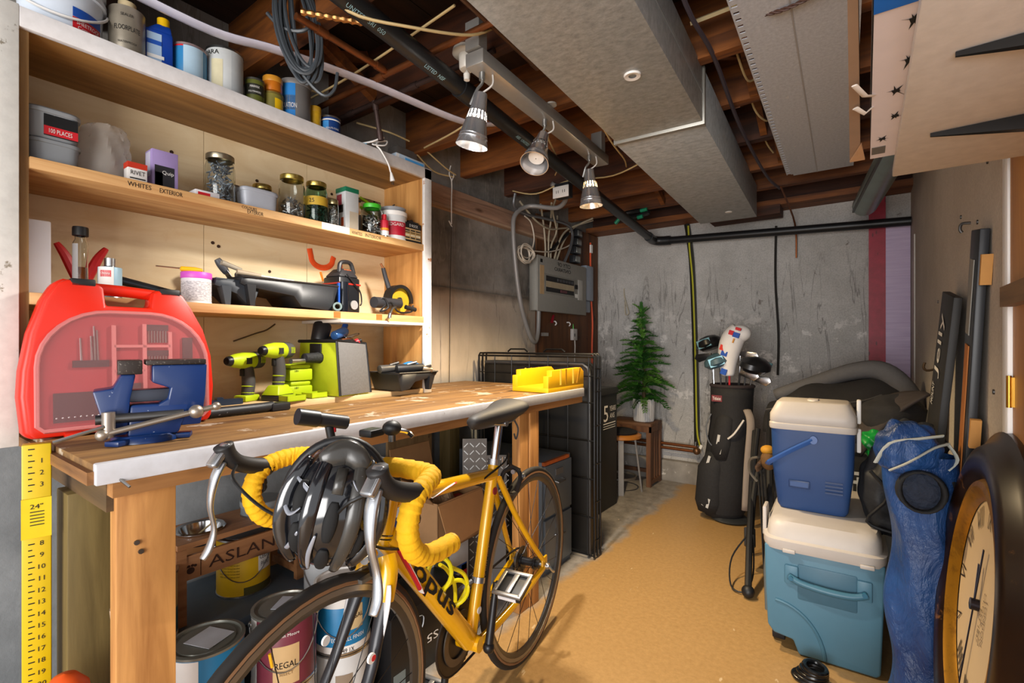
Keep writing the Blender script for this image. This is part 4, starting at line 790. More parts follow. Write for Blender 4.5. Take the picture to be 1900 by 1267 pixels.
M_WIN = mat('#cf9696', 0.12, 0, 0, alpha=0.10)
B().prism(win(1.0, 0), 0.020, 0.023, 'yz').o('window', M_WIN, cs, bevel=0.001)
M_RIMW = mat('#b86a68', 0.35, 0, 0.05)
pts = [V((0.017, y, z)) for y, z in win(1.0, 0)]
B().tube(pts, 0.005, 6, closed=True).o('window_rim', M_RIMW, cs)
for y, z0, z1 in ((-0.035, 0.10, 0.27), (0.03, 0.07, 0.275), (0.088, 0.06, 0.255)): B().box(0.012, 0.019, y-0.004, y+0.004, z0, z1).o('divider', M_RIMW, cs)
B().box(0.012, 0.019, -0.035, 0.088, 0.213, 0.220).o('divider', M_RIMW, cs); B().box(0.012, 0.019, -0.035, 0.030, 0.150, 0.156).o('divider', M_RIMW, cs)
for (y0, y1, z0, z1) in ((-0.115, -0.045, 0.165, 0.182), (-0.15, -0.04, 0.035, 0.055), (-0.150, -0.045, 0.055, 0.105), (0.034, 0.084, 0.258, 0.274), (0.036, 0.084, 0.190, 0.205), (0.118, 0.142, 0.175, 0.240), (-0.02, 0.02, 0.10, 0.12)): B().box(0.0125, 0.017, y0, y1, z0, z1).o('bit_holder', mat('#1a1a1d', 0.5), cs)
for i, (y, h) in enumerate(((-0.098, 0.055), (-0.078, 0.06), (-0.072, 0.085), (-0.066, 0.075))): B().cyl((0.0145, y, 0.175), (0.0145, y-0.002, 0.182+h), 0.0026, 0.0018, n=6).o('drill_bit', STEEL, cs)
for i in range(7): B().cyl((0.0145, 0.040+i*0.0065, 0.226), (0.0145, 0.040+i*0.0065, 0.26), 0.0021, n=6).o('drill_bit', STEEL, cs); B().cyl((0.0145, 0.040+i*0.0065, 0.165), (0.0145, 0.040+i*0.0065, 0.19), 0.0021, n=6).o('drill_bit', STEEL, cs)
for i in range(10): B().sph((0.0185, -0.145+i*0.011, 0.046), 0.0022, 8, 5).o('bit_tip', STEEL, cs)
for s_ in (-0.10, 0.0): B().box(0.0, 0.016, s_-0.03, s_+0.0, 0.0, 0.010).o('hinge', M_CASE, cs)

vs_ = thing('bench_vise', 'chipped blue bench vise with steel handle on the bench corner', 'vise', (-1.385, 0.42, 0.906), (0, 0, R(-14)))
M_VB = speckled('vise paint', '#0d2a5c', '#9aa2b2', 0.70, 38, 0.3); M_JAW = speckled('jaw steel', '#3a3330', '#6f6861', 0.6, 200, 0.45, 0.7)
B().lathe([(0.001, 0.016), (0.058, 0.016), (0.064, 0.010), (0.066, 0.0), (0.001, 0.0)], 28, (0.02, 0.0, 0)).o('swivel_base', M_VB, vs_)
for a in (R(75), R(195), R(315)): B().bar((0.02, 0, 0.007), (0.02+0.09*math.cos(a), 0.09*math.sin(a), 0.006), 0.034, 0.012).o('base_lug', M_VB, vs_, bevel=0.003)
B().hexa([(-0.03, -0.035, 0.014), (0.06, -0.035, 0.014), (0.06, 0.06, 0.014), (-0.03, 0.06, 0.014), (-0.03, -0.03, 0.085), (0.055, -0.03, 0.085), (0.055, 0.085, 0.085), (-0.03, 0.085, 0.085)]).o('vise_body', M_VB, vs_, bevel=0.006)
B().prism([(0.0, 0.07), (0.03, 0.03), (0.105, 0.03), (0.115, 0.10), (0.118, 0.175), (0.010, 0.175), (0.010, 0.135), (0.045, 0.12), (0.04, 0.095)], -0.03, 0.055, 'yz').o('fixed_jaw', M_VB, vs_, bevel=0.004)
B().box(-0.031, 0.056, -0.002, 0.116, 0.175, 0.187).o('anvil_top', M_JAW, vs_, bevel=0.002)
B().prism([(-0.095, 0.12), (-0.07, 0.02), (-0.035, 0.02), (-0.030, 0.10), (-0.02, 0.155), (-0.045, 0.155), (-0.06, 0.125)], -0.03, 0.055, 'yz').o('moving_jaw', M_VB, vs_, bevel=0.004)
B().box(-0.03, 0.056, -0.052, -0.008, 0.155, 0.187).o('jaw_plate', M_JAW, vs_, bevel=0.002)
B().box(-0.01, 0.035, -0.09, 0.06, 0.09, 0.118).o('slide_bar', mat('#4b4f5a', 0.35, 0.7), vs_, bevel=0.002)
B().cyl((0.055, -0.09, 0.058), (0.055, 0.07, 0.058), 0.011, n=12).o('spindle', DSTEEL, vs_)
B().cyl((0.075, -0.075, 0.028), (0.085, 0.130, 0.073), 0.0065, n=12).o('handle_bar', mat('#9c9184', 0.35, 0.8), vs_)
for p, r in (((0.075, -0.078, 0.027), 0.013), ((0.083, 0.092, 0.064), 0.016), ((0.085, 0.133, 0.0735), 0.010)): B().sph(p, r, 14, 9).o('handle_knob', mat('#a89c8e', 0.35, 0.8), vs_)
B().cyl((0.078, -0.075, 0.045), (0.085, -0.155, 0.022), 0.004, n=8).o('swivel_lever', STEEL, vs_); B().cyl((0.07, -0.068, 0.02), (0.07, -0.068, 0.075), 0.012, n=12).o('swivel_bolt', mat('#8c8178', 0.4, 0.7), vs_)

M_LIME = mat('#a9bd14', 0.45, 0, 0.06); M_GRIP = mat('#43413f', 0.65)
def drill(label, loc, rz, battery):
    """pistol drill standing on its battery, nose along local -y"""
    t = thing('cordless_drill', label, 'drill', loc, (0, 0, rz))
    zb = 0.05 if battery else 0.015
    if battery:
        B().box(-0.036, 0.036, -0.045, 0.045, 0.0, 0.020).o('battery', mat('#242426', 0.5), t, bevel=0.004)
        B().hexa([(-0.036, -0.046, 0.02), (0.036, -0.046, 0.02), (0.036, 0.046, 0.02), (-0.036, 0.046, 0.02), (-0.022, -0.026, 0.055), (0.022, -0.026, 0.055), (0.022, 0.030, 0.055), (-0.022, 0.030, 0.055)]).o('battery_shoe', M_LIME, t, bevel=0.005)
    else: B().box(-0.026, 0.026, -0.034, 0.034, 0.0, 0.022).o('foot', M_LIME, t, bevel=0.005)
    B().tube([(0, 0.0, zb-0.005), (0, 0.008, zb+0.05), (0, 0.0, zb+0.11)], lambda u: 0.019+0.003*math.sin(PI*u), 14, k=4).o('grip', M_GRIP, t)
    for dz in (0.012, 0.035): B().lathe([(0.0205, 0), (0.0222, 0.002), (0.0205, 0.004)], 16, (0, 0.004, zb+dz), (0, 0.1, 1)).o('grip_line', M_LIME, t)
    zc = zb+0.13
    B().lathe([(0.001, -0.075), (0.018, -0.075), (0.024, -0.055), (0.029, -0.02), (0.029, 0.03), (0.027, 0.04)], 20, (0, 0, zc), (0, 1, 0)).o('housing', M_LIME, t)
    B().lathe([(0.0295, 0.022), (0.031, 0.034), (0.030, 0.058), (0.022, 0.066), (0.001, 0.067)], 20, (0, 0, zc), (0, 1, 0)).o('motor_cap', M_GRIP, t)
    B().lathe([(0.001, -0.092), (0.012, -0.091), (0.016, -0.085), (0.018, -0.074)], 16, (0, 0, zc), (0, 1, 0)).o('chuck', mat('#26262a', 0.4, 0.5), t)
    B().box(0.024, 0.0305, -0.030, -0.008, zc-0.012, zc+0.010).o('badge', mat('#2a2a2a', 0.5), t)
    for k in range(3): B().box(0.0285, 0.0315, 0.036+k*0.008, 0.039+k*0.008, zc-0.010, zc+0.012).o('vent', M_LIME, t)
    B().box(-0.006, 0.006, -0.028, -0.016, zb+0.075, zb+0.10).o('trigger', BLACK, t, bevel=0.002)
    return t
drill('lime green drill without battery, grip leaning at the back of the bench', (-1.79, 0.846, 0.926), R(22), False)
drill('lime green drill standing on its wide battery foot', (-1.735, 0.930, 0.926), R(25), True)
for k, (z, lb_) in enumerate(((0.926, 'lower lime battery pack behind the drills'), (0.99, 'upper lime battery pack stacked behind the drills'))):
    t = thing('battery_pack', lb_, 'battery', (-1.78, 1.02+0.0*k, z), (0, 0, 0.05), 'lime battery packs'); B().box(-0.045, 0.045, -0.048, 0.048, 0.0, 0.045).o('pack_body', M_LIME, t, bevel=0.006); B().box(-0.042, 0.042, -0.043, 0.043, 0.045, 0.0625).o('pack_top', M_LIME, t, bevel=0.008); text('18V', (0.0455, -0.02, 0.038), (0, 1, 0), (0, 0, 1), 0.008, INK, t)
gr_ = thing('trim_tool', 'black gripped tool resting across the lime battery packs', 'tool', (-1.725, 1.045, 1.054), (0, 0, R(10)))
B().cyl((0, -0.08, 0.012), (0, -0.02, 0.012), 0.010, n=12).o('shaft', STEEL, gr_); B().lathe([(0.001, -0.025), (0.018, -0.02), (0.020, 0.03), (0.024, 0.06), (0.020, 0.07), (0.001, 0.07)], 16, (0, 0, 0.022), (0, 1, 0)).o('grip', mat('#1e1e20', 0.7, 0, 0.2, 120, 0.3), gr_)
for (x, y, w, lb_) in ((-1.668, 0.945, 0.075, 'open lime bit tray in front of the battery packs'), (-1.70, 1.055, 0.07, 'second open lime tray beside the tool bag')):
    t = thing('bit_tray', lb_, 'tray', (x, y, 0.926), (0, 0, 0.08)); 
    B().box(-0.03, 0.03, -w/2, w/2, 0, 0.003).o('tray_floor', M_LIME, t)
    for q in ((-0.03, -0.027, -w/2, w/2), (0.027, 0.03, -w/2, w/2), (-0.03, 0.03, -w/2, -w/2+0.003), (-0.03, 0.03, w/2-0.003, w/2)): B().box(*q, 0, 0.020).o('tray_wall', M_LIME, t)
    for k in range(4): B().cyl((-0.02, -w/3+k*0.015, 0.010), (0.02, -w/3+k*0.015+0.004, 0.012), 0.003, n=6).o('bit', DSTEEL, t)
ln = thing('roller_bar', 'dark speckled bar lying along the back of the bench', 'bar', (-1.60, 0.78, 0.906), (0, 0, R(3)))
B().tube([(0, -0.14, 0.016), (0.004, 0.0, 0.016), (0, 0.06, 0.017)], 0.0155, 12, k=4).o('bar', speckled('speck bar', '#1c1e22', '#8d8f93', 0.66, 60, 0.5), ln); B().box(-0.028, 0.02, 0.05, 0.115, 0.0, 0.026).o('end_block', mat('#1c1c1f', 0.5), ln, bevel=0.005)
tag(B().box(-1.75, -1.72, 0.68, 0.80, 0.926, 0.944).box(-1.745, -1.725, 0.72, 0.74, 0.944, 0.952).o('dark_clamp', mat('#17263a', 0.4)), 'dark navy bar clamp behind the speckled bar', 'clamp')

tb = thing('tool_bag', 'lime and grey canvas tool bag full of hand tools', 'tool bag', (-1.755, 1.175, 0.926), (0, 0, R(11)))
M_LB = mat('#b3bf1a', 0.8, 0, 0.12, 14, 0.25); M_GB = mat('#6a6866', 0.85, 0, 0.1, 90, 0.2)
x0, x1, y0, y1, hh = -0.115, 0.115, -0.085, 0.085, 0.215
B().hexa([(x0, y0, 0), (x1, y0, 0), (x1, y1, 0), (x0, y1, 0), (x0+0.01, y0+0.005, hh), (x1-0.022, y0+0.005, hh), (x1-0.022, y1-0.006, hh-0.01), (x0+0.01, y1-0.006, hh)]).o('bag_body', M_LB, tb, bevel=0.008)
B().hexa([(x1-0.006, y0+0.003, 0.004), (x1+0.003, y0+0.003, 0.004), (x1+0.003, y1-0.002, 0.004), (x1-0.006, y1-0.002, 0.004), (x1-0.026, y0+0.008, hh-0.002), (x1-0.017, y0+0.008, hh-0.002), (x1-0.017, y1-0.008, hh-0.012), (x1-0.026, y1-0.008, hh-0.012)]).o('front_panel', M_GB, tb, bevel=0.004)
B().tube([(x1+0.002, y0, 0.004), (x1-0.02, y0+0.004, hh)], 0.005, 6).o('piping', BLACK, tb); B().tube([(x1+0.002, y1, 0.004), (x1-0.02, y1-0.006, hh-0.01)], 0.005, 6).o('piping', BLACK, tb)
B().tube([(x0+0.01, y0+0.005, hh), (x1-0.022, y0+0.005, hh), (x1-0.022, y1-0.006, hh-0.01), (x0+0.01, y1-0.006, hh)], 0.007, 6, closed=True).o('top_binding', BLACK, tb)
B().box(-0.04, 0.02, y0-0.004, y0+0.002, 0.13, 0.205).o('side_pocket', BLACK, tb, bevel=0.002)
B().grid(lambda u, v: (-0.10+0.19*u, -0.075+0.15*v, hh+0.002+0.02*math.sin(PI*u)*math.sin(PI*v)), 8, 6).o('dark_lining', BLACK, tb)
B().tube([(x1-0.03, y1-0.004, hh-0.02), (x1-0.03, y1+0.014, hh-0.05), (x1-0.03, y1+0.012, hh-0.10), (x1-0.03, y1, hh-0.12)], 0.005, 6, k=4).o('strap_loop', BLACK, tb)
for nm, lb_, a, b_, r0, m, cat in (
    ('caulk_gun_head', 'black plastic tool head standing in the tool bag', (-0.02, -0.06, 0.21), (-0.03, -0.03, 0.285), 0.036, mat('#1a1b1e', 0.45), 'tool'),
    ('hand_tool', 'blue steel bulb shaped tool grip in the tool bag', (0.06, -0.06, 0.235), (0.05, 0.01, 0.255), 0.020, mat('#3b66a4', 0.2, 0.4), 'tool'),
    ('hand_tool', 'blue and black plier handle sticking up from the bag', (0.03, 0.0, 0.22), (-0.01, 0.075, 0.285), 0.012, mat('#1d58b0', 0.4), 'tool'),
    ('hand_tool', 'steel file lying across the bag opening', (0.06, 0.0, 0.228), (0.04, 0.09, 0.245), 0.006, STEEL, 'tool'),
    ('hand_tool', 'red screwdriver tip end at the bag front', (0.075, 0.03, 0.205), (0.085, 0.05, 0.215), 0.014, RED, 'tool'),
    ('hand_tool', 'copper coloured tool collar in the tool bag', (0.07, -0.03, 0.218), (0.06, 0.03, 0.222), 0.008, COPPER, 'tool')):
    o = thing(nm, lb_, cat, (-1.755, 1.175, 0.926), (0, 0, R(11)), None); a = V(a); b_ = V(b_)
    B().cyl(a, b_, r0*0.9, r0, n=14).o('grip', m, o, bevel=r0*0.25); B().cyl(b_, b_+(b_-a).normalized()*0.012, r0*0.7, r0*0.5, n=10).o('end_cap', BLACK, o)
t_ = tray('tool_tray', 'black tray with a speckled rim holding tools at the shelf end', (-1.675, 1.475, 0.926), 0.22, 0.20, 0.08, R(180), M_TRAY, 0.3)
for nm, lb_, a, b_, r0, m in (('drill_attachment', 'grey steel tool lying in the black tool tray', (-1.70, 1.36, 1.02), (-1.70, 1.50, 1.025), 0.018, mat('#5a5856', 0.4, 0.4)), ('clamp_head', 'black clamp head on the tool tray', (-1.66, 1.42, 1.02), (-1.62, 1.54, 1.025), 0.020, mat('#222224', 0.5)), ('pipe_piece', 'short brass coloured pipe end on the tray corner', (-1.60, 1.52, 1.02), (-1.575, 1.555, 1.012), 0.014, mat('#8f7d66', 0.35, 0.7))):
    o = thing(nm, lb_, 'tool'); a = V(a); b_ = V(b_); B().cyl(a, b_, r0, r0*0.85, n=14).o('body', m, o, bevel=0.003); B().cyl(a.lerp(b_, 0.4)+V((0, 0, r0*0.8)), a.lerp(b_, 0.7)+V((0.01, 0, r0*1.3)), 0.006, n=8).o('lever', DSTEEL, o)
tag(B().grid(lambda u, v: (-1.74+0.09*v+0.0*u, 1.46+0.15*u, 1.012+0.035*math.sin(PI*u)*math.sin(PI*(0.15+0.7*v))), 12, 8).o('blue_sanding_block', mat('#2c84c4', 0.5), solid=0.006), 'bright blue curved pad in the black tool tray', 'pad')
mb = thing('mitre_box', 'bright yellow plastic mitre box on the far bench end', 'mitre box', (-1.255, 2.03, 0.907), (0, 0, 0))
M_MY = mat('#e3a90f', 0.4, 0, 0.05)
B().box(-0.10, 0.10, -0.165, 0.175, 0.0, 0.022).o('floor_plate', M_MY, mb, bevel=0.002)
for s_, x0, x1 in ((-1, -0.10, -0.072), (1, 0.072, 0.10)):
    B().prism([(-0.165, 0.02), (-0.165, 0.075), (-0.135, 0.075), (-0.135, 0.10), (0.145, 0.105), (0.175, 0.085), (0.175, 0.02)], x0, x1, 'yz').o('side_wall', M_MY, mb, bevel=0.0015)
    for i, yy in enumerate((-0.06, -0.01, 0.06, 0.10)):
        B().prism([(yy, 0.03), (yy+0.012, 0.03), (yy+0.012+(0.03 if i == 3 else 0), 0.104), (yy+(0.03 if i == 3 else 0), 0.104)], x1-0.0005 if s_ > 0 else x0-0.0012, x1+0.0012 if s_ > 0 else x0+0.0005, 'yz').o('saw_slot', mat('#f2cf52' if i % 2 == 0 else '#a8760a', 0.4), mb)

cable('back_wire', [(-1.925, 0.86, 1.14), (-1.90, 0.93, 1.17), (-1.915, 0.98, 1.185), (-1.925, 1.02, 1.21)], 0.003, mat('#5a4a36', 0.6), 'thin bent wire sticking out of the shelf back above the drills', 'wire')
# ================================================================ left wall services
bb = tag(B().box(-1.984, -1.972, 3.02, 4.04, 1.05, 2.10).o('panel_backboard', wood('backboard', '#7a4c28', '#3c2312', 'Z', 0.6, wear='#2c1a10', wearamt=0.6)), 'dark stained plywood backboard behind the breaker panel', 'board')
ep = thing('breaker_panel', 'grey steel breaker panel with a breaker window and mirrored stencil', 'electrical panel', (-1.972, 3.295, 1.373))
M_EP = mat('#93918a', 0.5, 0.2, 0.08, 40)
B().box(0, 0.062, -0.373, 0.373, 0, 0.395).o('panel_body', M_EP, ep, bevel=0.004)
B().box(0.062, 0.074, -0.376, 0.376, -0.004, 0.399).o('panel_cover', M_EP, ep, bevel=0.004)
B().box(0.074, 0.0765, -0.29, 0.20, 0.13, 0.275).o('window_frame', mat('#898880', 0.45, 0.3), ep, bevel=0.001)
B().box(0.0765, 0.078, -0.265, 0.155, 0.145, 0.262).o('breaker_bay', mat('#1c1c1e', 0.6), ep)
B().box(0.078, 0.079, -0.265, 0.155, 0.178, 0.222).o('circuit_label', mat('#a89a80', 0.7, 0, 0.2), ep)
for i in range(6): B().box(0.078, 0.086, -0.11+i*0.044, -0.085+i*0.044, 0.232, 0.252).o('breaker_switch', mat('#3a3a3c', 0.5), ep)
B().box(0.078, 0.086, -0.06, 0.03, 0.15, 0.17).o('main_breaker', mat('#5a2f34', 0.5), ep)
B().box(0.0745, 0.0795, 0.225, 0.30, 0.115, 0.28).o('door_latch', mat('#b5b3ad', 0.4, 0.3), ep, bevel=0.001); B().box(0.0795, 0.081, 0.17, 0.215, 0.13, 0.16).o('tag', PAPER, ep); B().box(0.0795, 0.081, 0.17, 0.215, 0.20, 0.235).o('tag', INK, ep)
B().box(0.0745, 0.076, -0.345, -0.29, 0.12, 0.33).o('paper_strip', mat('#b89a72', 0.7, 0, 0.1), ep)
text('CITY OF', (0.0775, 0.0, 0.365), (0, -1, 0), (0, 0, 1), 0.030, INK, ep, name='stencil', width=0.20); text('ONTARIO', (0.0775, -0.02, 0.325), (0, -1, 0), (0, 0, 1), 0.028, INK, ep, name='stencil', width=0.25)
B().box(0.0745, 0.0755, -0.34, -0.31, 0.35, 0.375).o('knockout', INK, ep)
gb_ = tag(B().box(-1.97, -1.91, 3.70, 3.83, 1.50, 1.80).box(-1.97, -1.93, 3.72, 3.81, 1.40, 1.50).o('meter_box', mat('#8d95a2', 0.5), bevel=0.008), 'grey blue plastic box beside the breaker panel', 'box')
for k, z in enumerate((1.80, 1.875, 1.945, 2.02)):
    t = thing('switch_box', ('lowest', 'second lowest', 'second highest', 'highest')[k]+' metal switch box of the stack above the breaker panel', 'switch box', (-1.972, 3.56+0.012*k, z), (0, 0, 0), 'switch boxes above the panel')
    B().box(0, 0.05, -0.05, 0.05, 0, 0.062).o('box_shell', mat('#34363a', 0.4, 0.4), t, bevel=0.003); B().box(0.05, 0.056, -0.035, 0.04, 0.008, 0.052).o('cover_plate', mat('#8f9290', 0.35, 0.7), t, bevel=0.002)
M_CND = mat('#8d8a88', 0.45, 0.2, 0.08); M_WIRE = mat('#a79c86', 0.55)
cable('conduit', [(-1.60, 2.62, 2.14), (-1.55, 2.72, 2.09), (-1.66, 2.80, 2.04), (-1.86, 2.76, 2.075), (-1.90, 2.65, 2.0), (-1.90, 2.625, 1.876), (-1.90, 2.657, 1.629), (-1.90, 2.708, 1.416), (-1.90, 2.773, 1.271), (-1.90, 2.84, 1.168), (-1.91, 2.91, 1.145), (-1.925, 2.967, 1.22), (-1.93, 2.985, 1.372)], 0.0155, M_CND, 'thick grey conduit looping down to the breaker panel', 'conduit', n=10)
cable('flex_conduit', [(-1.88, 2.62, 2.13), (-1.90, 2.641, 2.045), (-1.90, 2.802, 2.030), (-1.90, 3.013, 2.05), (-1.90, 3.33, 2.07), (-1.90, 3.434, 2.02), (-1.90, 3.40, 1.90), (-1.92, 3.34, 1.775)], 0.011, mat('#6f7073', 0.35, 0.6, 0.3, 200), 'ribbed metal flex conduit arching over the breaker panel', 'conduit', n=8)
for i, (pts, lb_) in enumerate([
    ([(-1.86, 2.90, 2.12), (-1.92, 3.024, 2.05), (-1.93, 3.061, 1.964), (-1.93, 3.076, 1.847), (-1.93, 3.07, 1.775)], 'cable entering the panel top at the near corner'),
    ([(-1.80, 2.95, 2.13), (-1.92, 3.137, 2.06), (-1.93, 3.122, 1.935), (-1.93, 3.12, 1.775)], 'curled cable dropping into the panel beside the first'),
    ([(-1.75, 3.5, 2.13), (-1.92, 3.50, 2.08), (-1.93, 3.34, 1.931), (-1.93, 3.24, 1.775)], 'diagonal cable sweeping down to the panel middle'),
    ([(-1.80, 3.6, 2.14), (-1.91, 3.42, 2.06), (-1.92, 3.28, 1.95), (-1.93, 3.20, 1.775)], 'second diagonal cable beside the switch boxes'),
    ([(-1.70, 2.85, 2.13), (-1.85, 3.05, 2.10), (-1.92, 3.22, 2.0), (-1.93, 3.16, 1.88), (-1.93, 3.15, 1.775)], 'looping cable behind the metal flex conduit'),
    ([(-1.90, 2.70, 2.10), (-1.90, 2.90, 2.01), (-1.91, 3.10, 1.99), (-1.92, 3.28, 2.03), (-1.93, 3.45, 2.07)], 'cable swagged from the conduit to the top switch box'),
    ([(-1.96, 3.30, 2.14), (-1.965, 3.30, 1.95), (-1.965, 3.28, 1.775)], 'straight cable running down the backboard')]): cable('panel_cable', pts, 0.007, M_WIRE, lb_)
tag(B().cyl((-1.93, 3.12, 1.82), (-1.93, 3.42, 2.02), 0.014, n=10).o('black_sleeve', BLACK), 'black cable sleeve slanting above the panel', 'cable')
wc = thing('cable_hank', 'hank of white cable hung by the panel corner', 'cable', (-1.905, 2.80, 1.77))
random.seed(31)
for i in range(7):
    a0 = 0.5*i; oy, oz, ry, rz = random.uniform(-0.025, 0.025), random.uniform(-0.02, 0.015), random.uniform(0.06, 0.10), random.uniform(0.035, 0.065); B().tube([(0.006*i-0.02, oy+ry*math.cos(a), oz+rz*math.sin(a)+0.006*math.sin(2*a+a0)) for a in [2*PI*j/14+a0 for j in range(14)]], 0.0045, 6, closed=True, k=3).o('loop', mat('#cfc4b4', 0.5), wc)
B().tube([(0, 0.06, 0.03), (-0.01, 0.10, 0.12), (-0.01, 0.06, 0.22), (-0.01, -0.02, 0.25)], 0.005, 6, k=5).o('loose_end', mat('#cfc4b4', 0.5), wc)
B().tube([(0, 0.07, 0.02), (-0.01, 0.30, 0.05), (-0.02, 0.55, 0.12), (-0.02, 0.66, 0.17)], 0.005, 6, k=5).o('loose_end', mat('#cfc4b4', 0.5), wc)
cable('extension_cord', [(-1.955, 3.86, 2.02), (-1.955, 3.86, 1.85), (-1.955, 3.87, 1.55), (-1.955, 3.90, 1.32), (-1.955, 3.89, 1.07), (-1.955, 3.90, 0.6)], 0.008, mat('#e2511c', 0.5), 'bright orange extension cord hanging beside the panel', 'cord')
tag(B().box(-1.955, -1.94, 3.845, 3.875, 1.93, 2.0).o('cord_tag', PAPER), 'white paper tag on the orange cord', 'tag')
ad = thing('power_adapter', 'white power adapter with a green light on the backboard', 'adapter', (-1.97, 3.56, 1.16)); B().box(0, 0.03, -0.035, 0.035, 0, 0.095).o('adapter_body', mat('#bdb8b4', 0.5), ad, bevel=0.004); B().cyl((0.015, -0.01, 0.095), (0.015, -0.012, 0.135), 0.005, 0.002, n=8).o('indicator', mat('#3fbf3f', 0.4), ad); B().tube([(0.015, 0.015, 0), (0.015, 0.02, -0.05), (0.01, 0.02, -0.2)], 0.005, 6).o('lead', OFFW, ad); B().box(0.03, 0.031, -0.018, -0.008, 0.03, 0.055).o('socket_slot', INK, ad)
for y, lb_ in ((3.25, 'white cup hook under the panel, nearer one'), (3.47, 'white cup hook under the panel, farther one')):
    tag(B().tube([(-1.97, y, 1.305), (-1.95, y, 1.305), (-1.943, y+0.008, 1.29), (-1.95, y, 1.275)], 0.005, 6, k=4).o('cup_hook', WHITE), lb_, 'hook', 'cup hooks under the panel')
tag(B().cyl((-1.972, 3.26, 1.35), (-1.955, 3.21, 1.30), 0.012, n=10).o('pull_lever', mat('#7d1420', 0.4)), 'dark red lever under the panel edge', 'lever')
tag(B().box(-1.972, -1.955, 3.08, 3.16, 1.19, 1.215).o('strap_clip', mat('#b9b5b0', 0.4, 0.4)), 'small bright metal strap clip by the conduit', 'clip')
wn = thing('pull_string', 'knotted white string hanging from the joists by the shelf end', 'string', (-1.90, 2.02, 2.14))
B().tube([(0, 0, 0), (0, -0.012, -0.05), (0, 0.008, -0.09), (0, 0.006, -0.2), (0, 0.006, -0.33)], 0.003, 6, k=4).o('string', PAPER, wn); B().tube([(0, 0.006, -0.09), (0.0, 0.025, -0.05), (0.0, 0.02, -0.04)], 0.0025, 6, k=3).o('loose_end', PAPER, wn); B().tube([(0, 0.0, -0.33), (0, -0.015, -0.315), (0, 0.01, -0.345)], 0.003, 6, k=3).o('knot', PAPER, wn)
B().tube([(0, 0.006, -0.33), (-0.01, 0.006, -0.7), (-0.02, 0.01, -1.23)], 0.0022, 5).o('dark_tail', mat('#3a322b', 0.7), wn)
ou = thing('ceiling_outlet', 'black box with a white double outlet under the joists', 'outlet', (-1.50, 2.60, 2.055), (0, 0, R(0)))
B().box(-0.05, 0.05, -0.03, 0.03, -0.03, 0.06).o('outlet_box', mat('#222326', 0.5), ou, bevel=0.006); B().box(-0.055, 0.055, -0.037, -0.030, -0.032, 0.038).o('outlet_plate', mat('#d9d6d2', 0.4), ou, bevel=0.002)
for x in (-0.022, 0.022):
    for dx in (-0.007, 0.007): B().box(x+dx-0.0015, x+dx+0.0015, -0.0385, -0.037, -0.005, 0.012).o('slot', INK, ou)
gd_ = thing('cord_connector', 'black cord bundle with green plastic connectors under the joists', 'connector', (-1.40, 3.50, 2.10))
B().tube([(-0.12, 0, 0.02), (-0.04, 0.02, 0.035), (0.06, 0.01, 0.03), (0.10, 0, 0.0), (0.02, -0.01, -0.01), (-0.10, 0.0, 0.0)], 0.016, 8, k=5, closed=True).o('cord_bundle', BLACK, gd_)
for p, q in (((0.05, -0.02, 0.02), (0.10, -0.02, 0.025)), ((0.03, -0.03, -0.03), (0.07, -0.03, -0.025)), ((-0.16, 0, -0.04), (-0.13, 0, -0.01))): B().cyl(p, q, 0.014, n=10).o('connector', mat('#1f8c66', 0.4), gd_)
# back wall services
cable('grounding_cable', [(-1.17, 4.02, 2.10), (-1.155, 4.02, 2.0), (-1.127, 4.025, 1.70), (-1.10, 4.025, 0.90), (-1.09, 4.02, 0.32)], 0.022, mat('#2b2a24', 0.5, 0.2), 'dark service pipe running down the back wall', 'pipe')
cable('yellow_cable', [(-1.15, 3.99, 2.08), (-1.14, 3.99, 1.9), (-1.115, 3.995, 1.6), (-1.095, 3.995, 1.0), (-1.085, 3.99, 0.55), (-1.075, 3.985, 0.40), (-1.05, 3.985, 0.30)], 0.007, mat('#b3b02a', 0.5), 'green and yellow earth cable along the dark pipe', 'cable')
cable('black_cable', [(-0.53, 4.04, 2.0), (-0.535, 4.045, 1.6), (-0.515, 4.045, 1.2), (-0.52, 4.045, 0.9)], 0.009, mat('#2a2825', 0.6), 'thin black cable stapled down the back wall above the golf clubs', 'cable')
wp = thing('copper_water_pipe', 'pair of copper pipes along the foot of the back wall', 'pipe', (-1.30, 3.975, 0.28))
for dz in (0.0, 0.035): B().cyl((-0.6, 0, dz), (0.22, 0, dz-0.005), 0.012, n=12).o('pipe_run', COPPER, wp)
B().sph((0.22, 0, 0.0), 0.03, 14, 9).o('valve', mat('#7a5a40', 0.4, 0.7), wp); B().cyl((0.21, 0.0, 0.03), (0.21, 0.01, 0.07), 0.010, n=10).o('valve_stem', DSTEEL, wp)
cable('cord_loop', [(-1.72, 4.045, 1.62), (-1.715, 4.04, 1.55), (-1.68, 4.03, 1.44), (-1.67, 4.03, 1.40), (-1.70, 4.03, 1.39), (-1.71, 4.04, 1.50)], 0.005, mat('#b7ad98', 0.6), 'small beige wire loop on the back wall corner', 'wire')

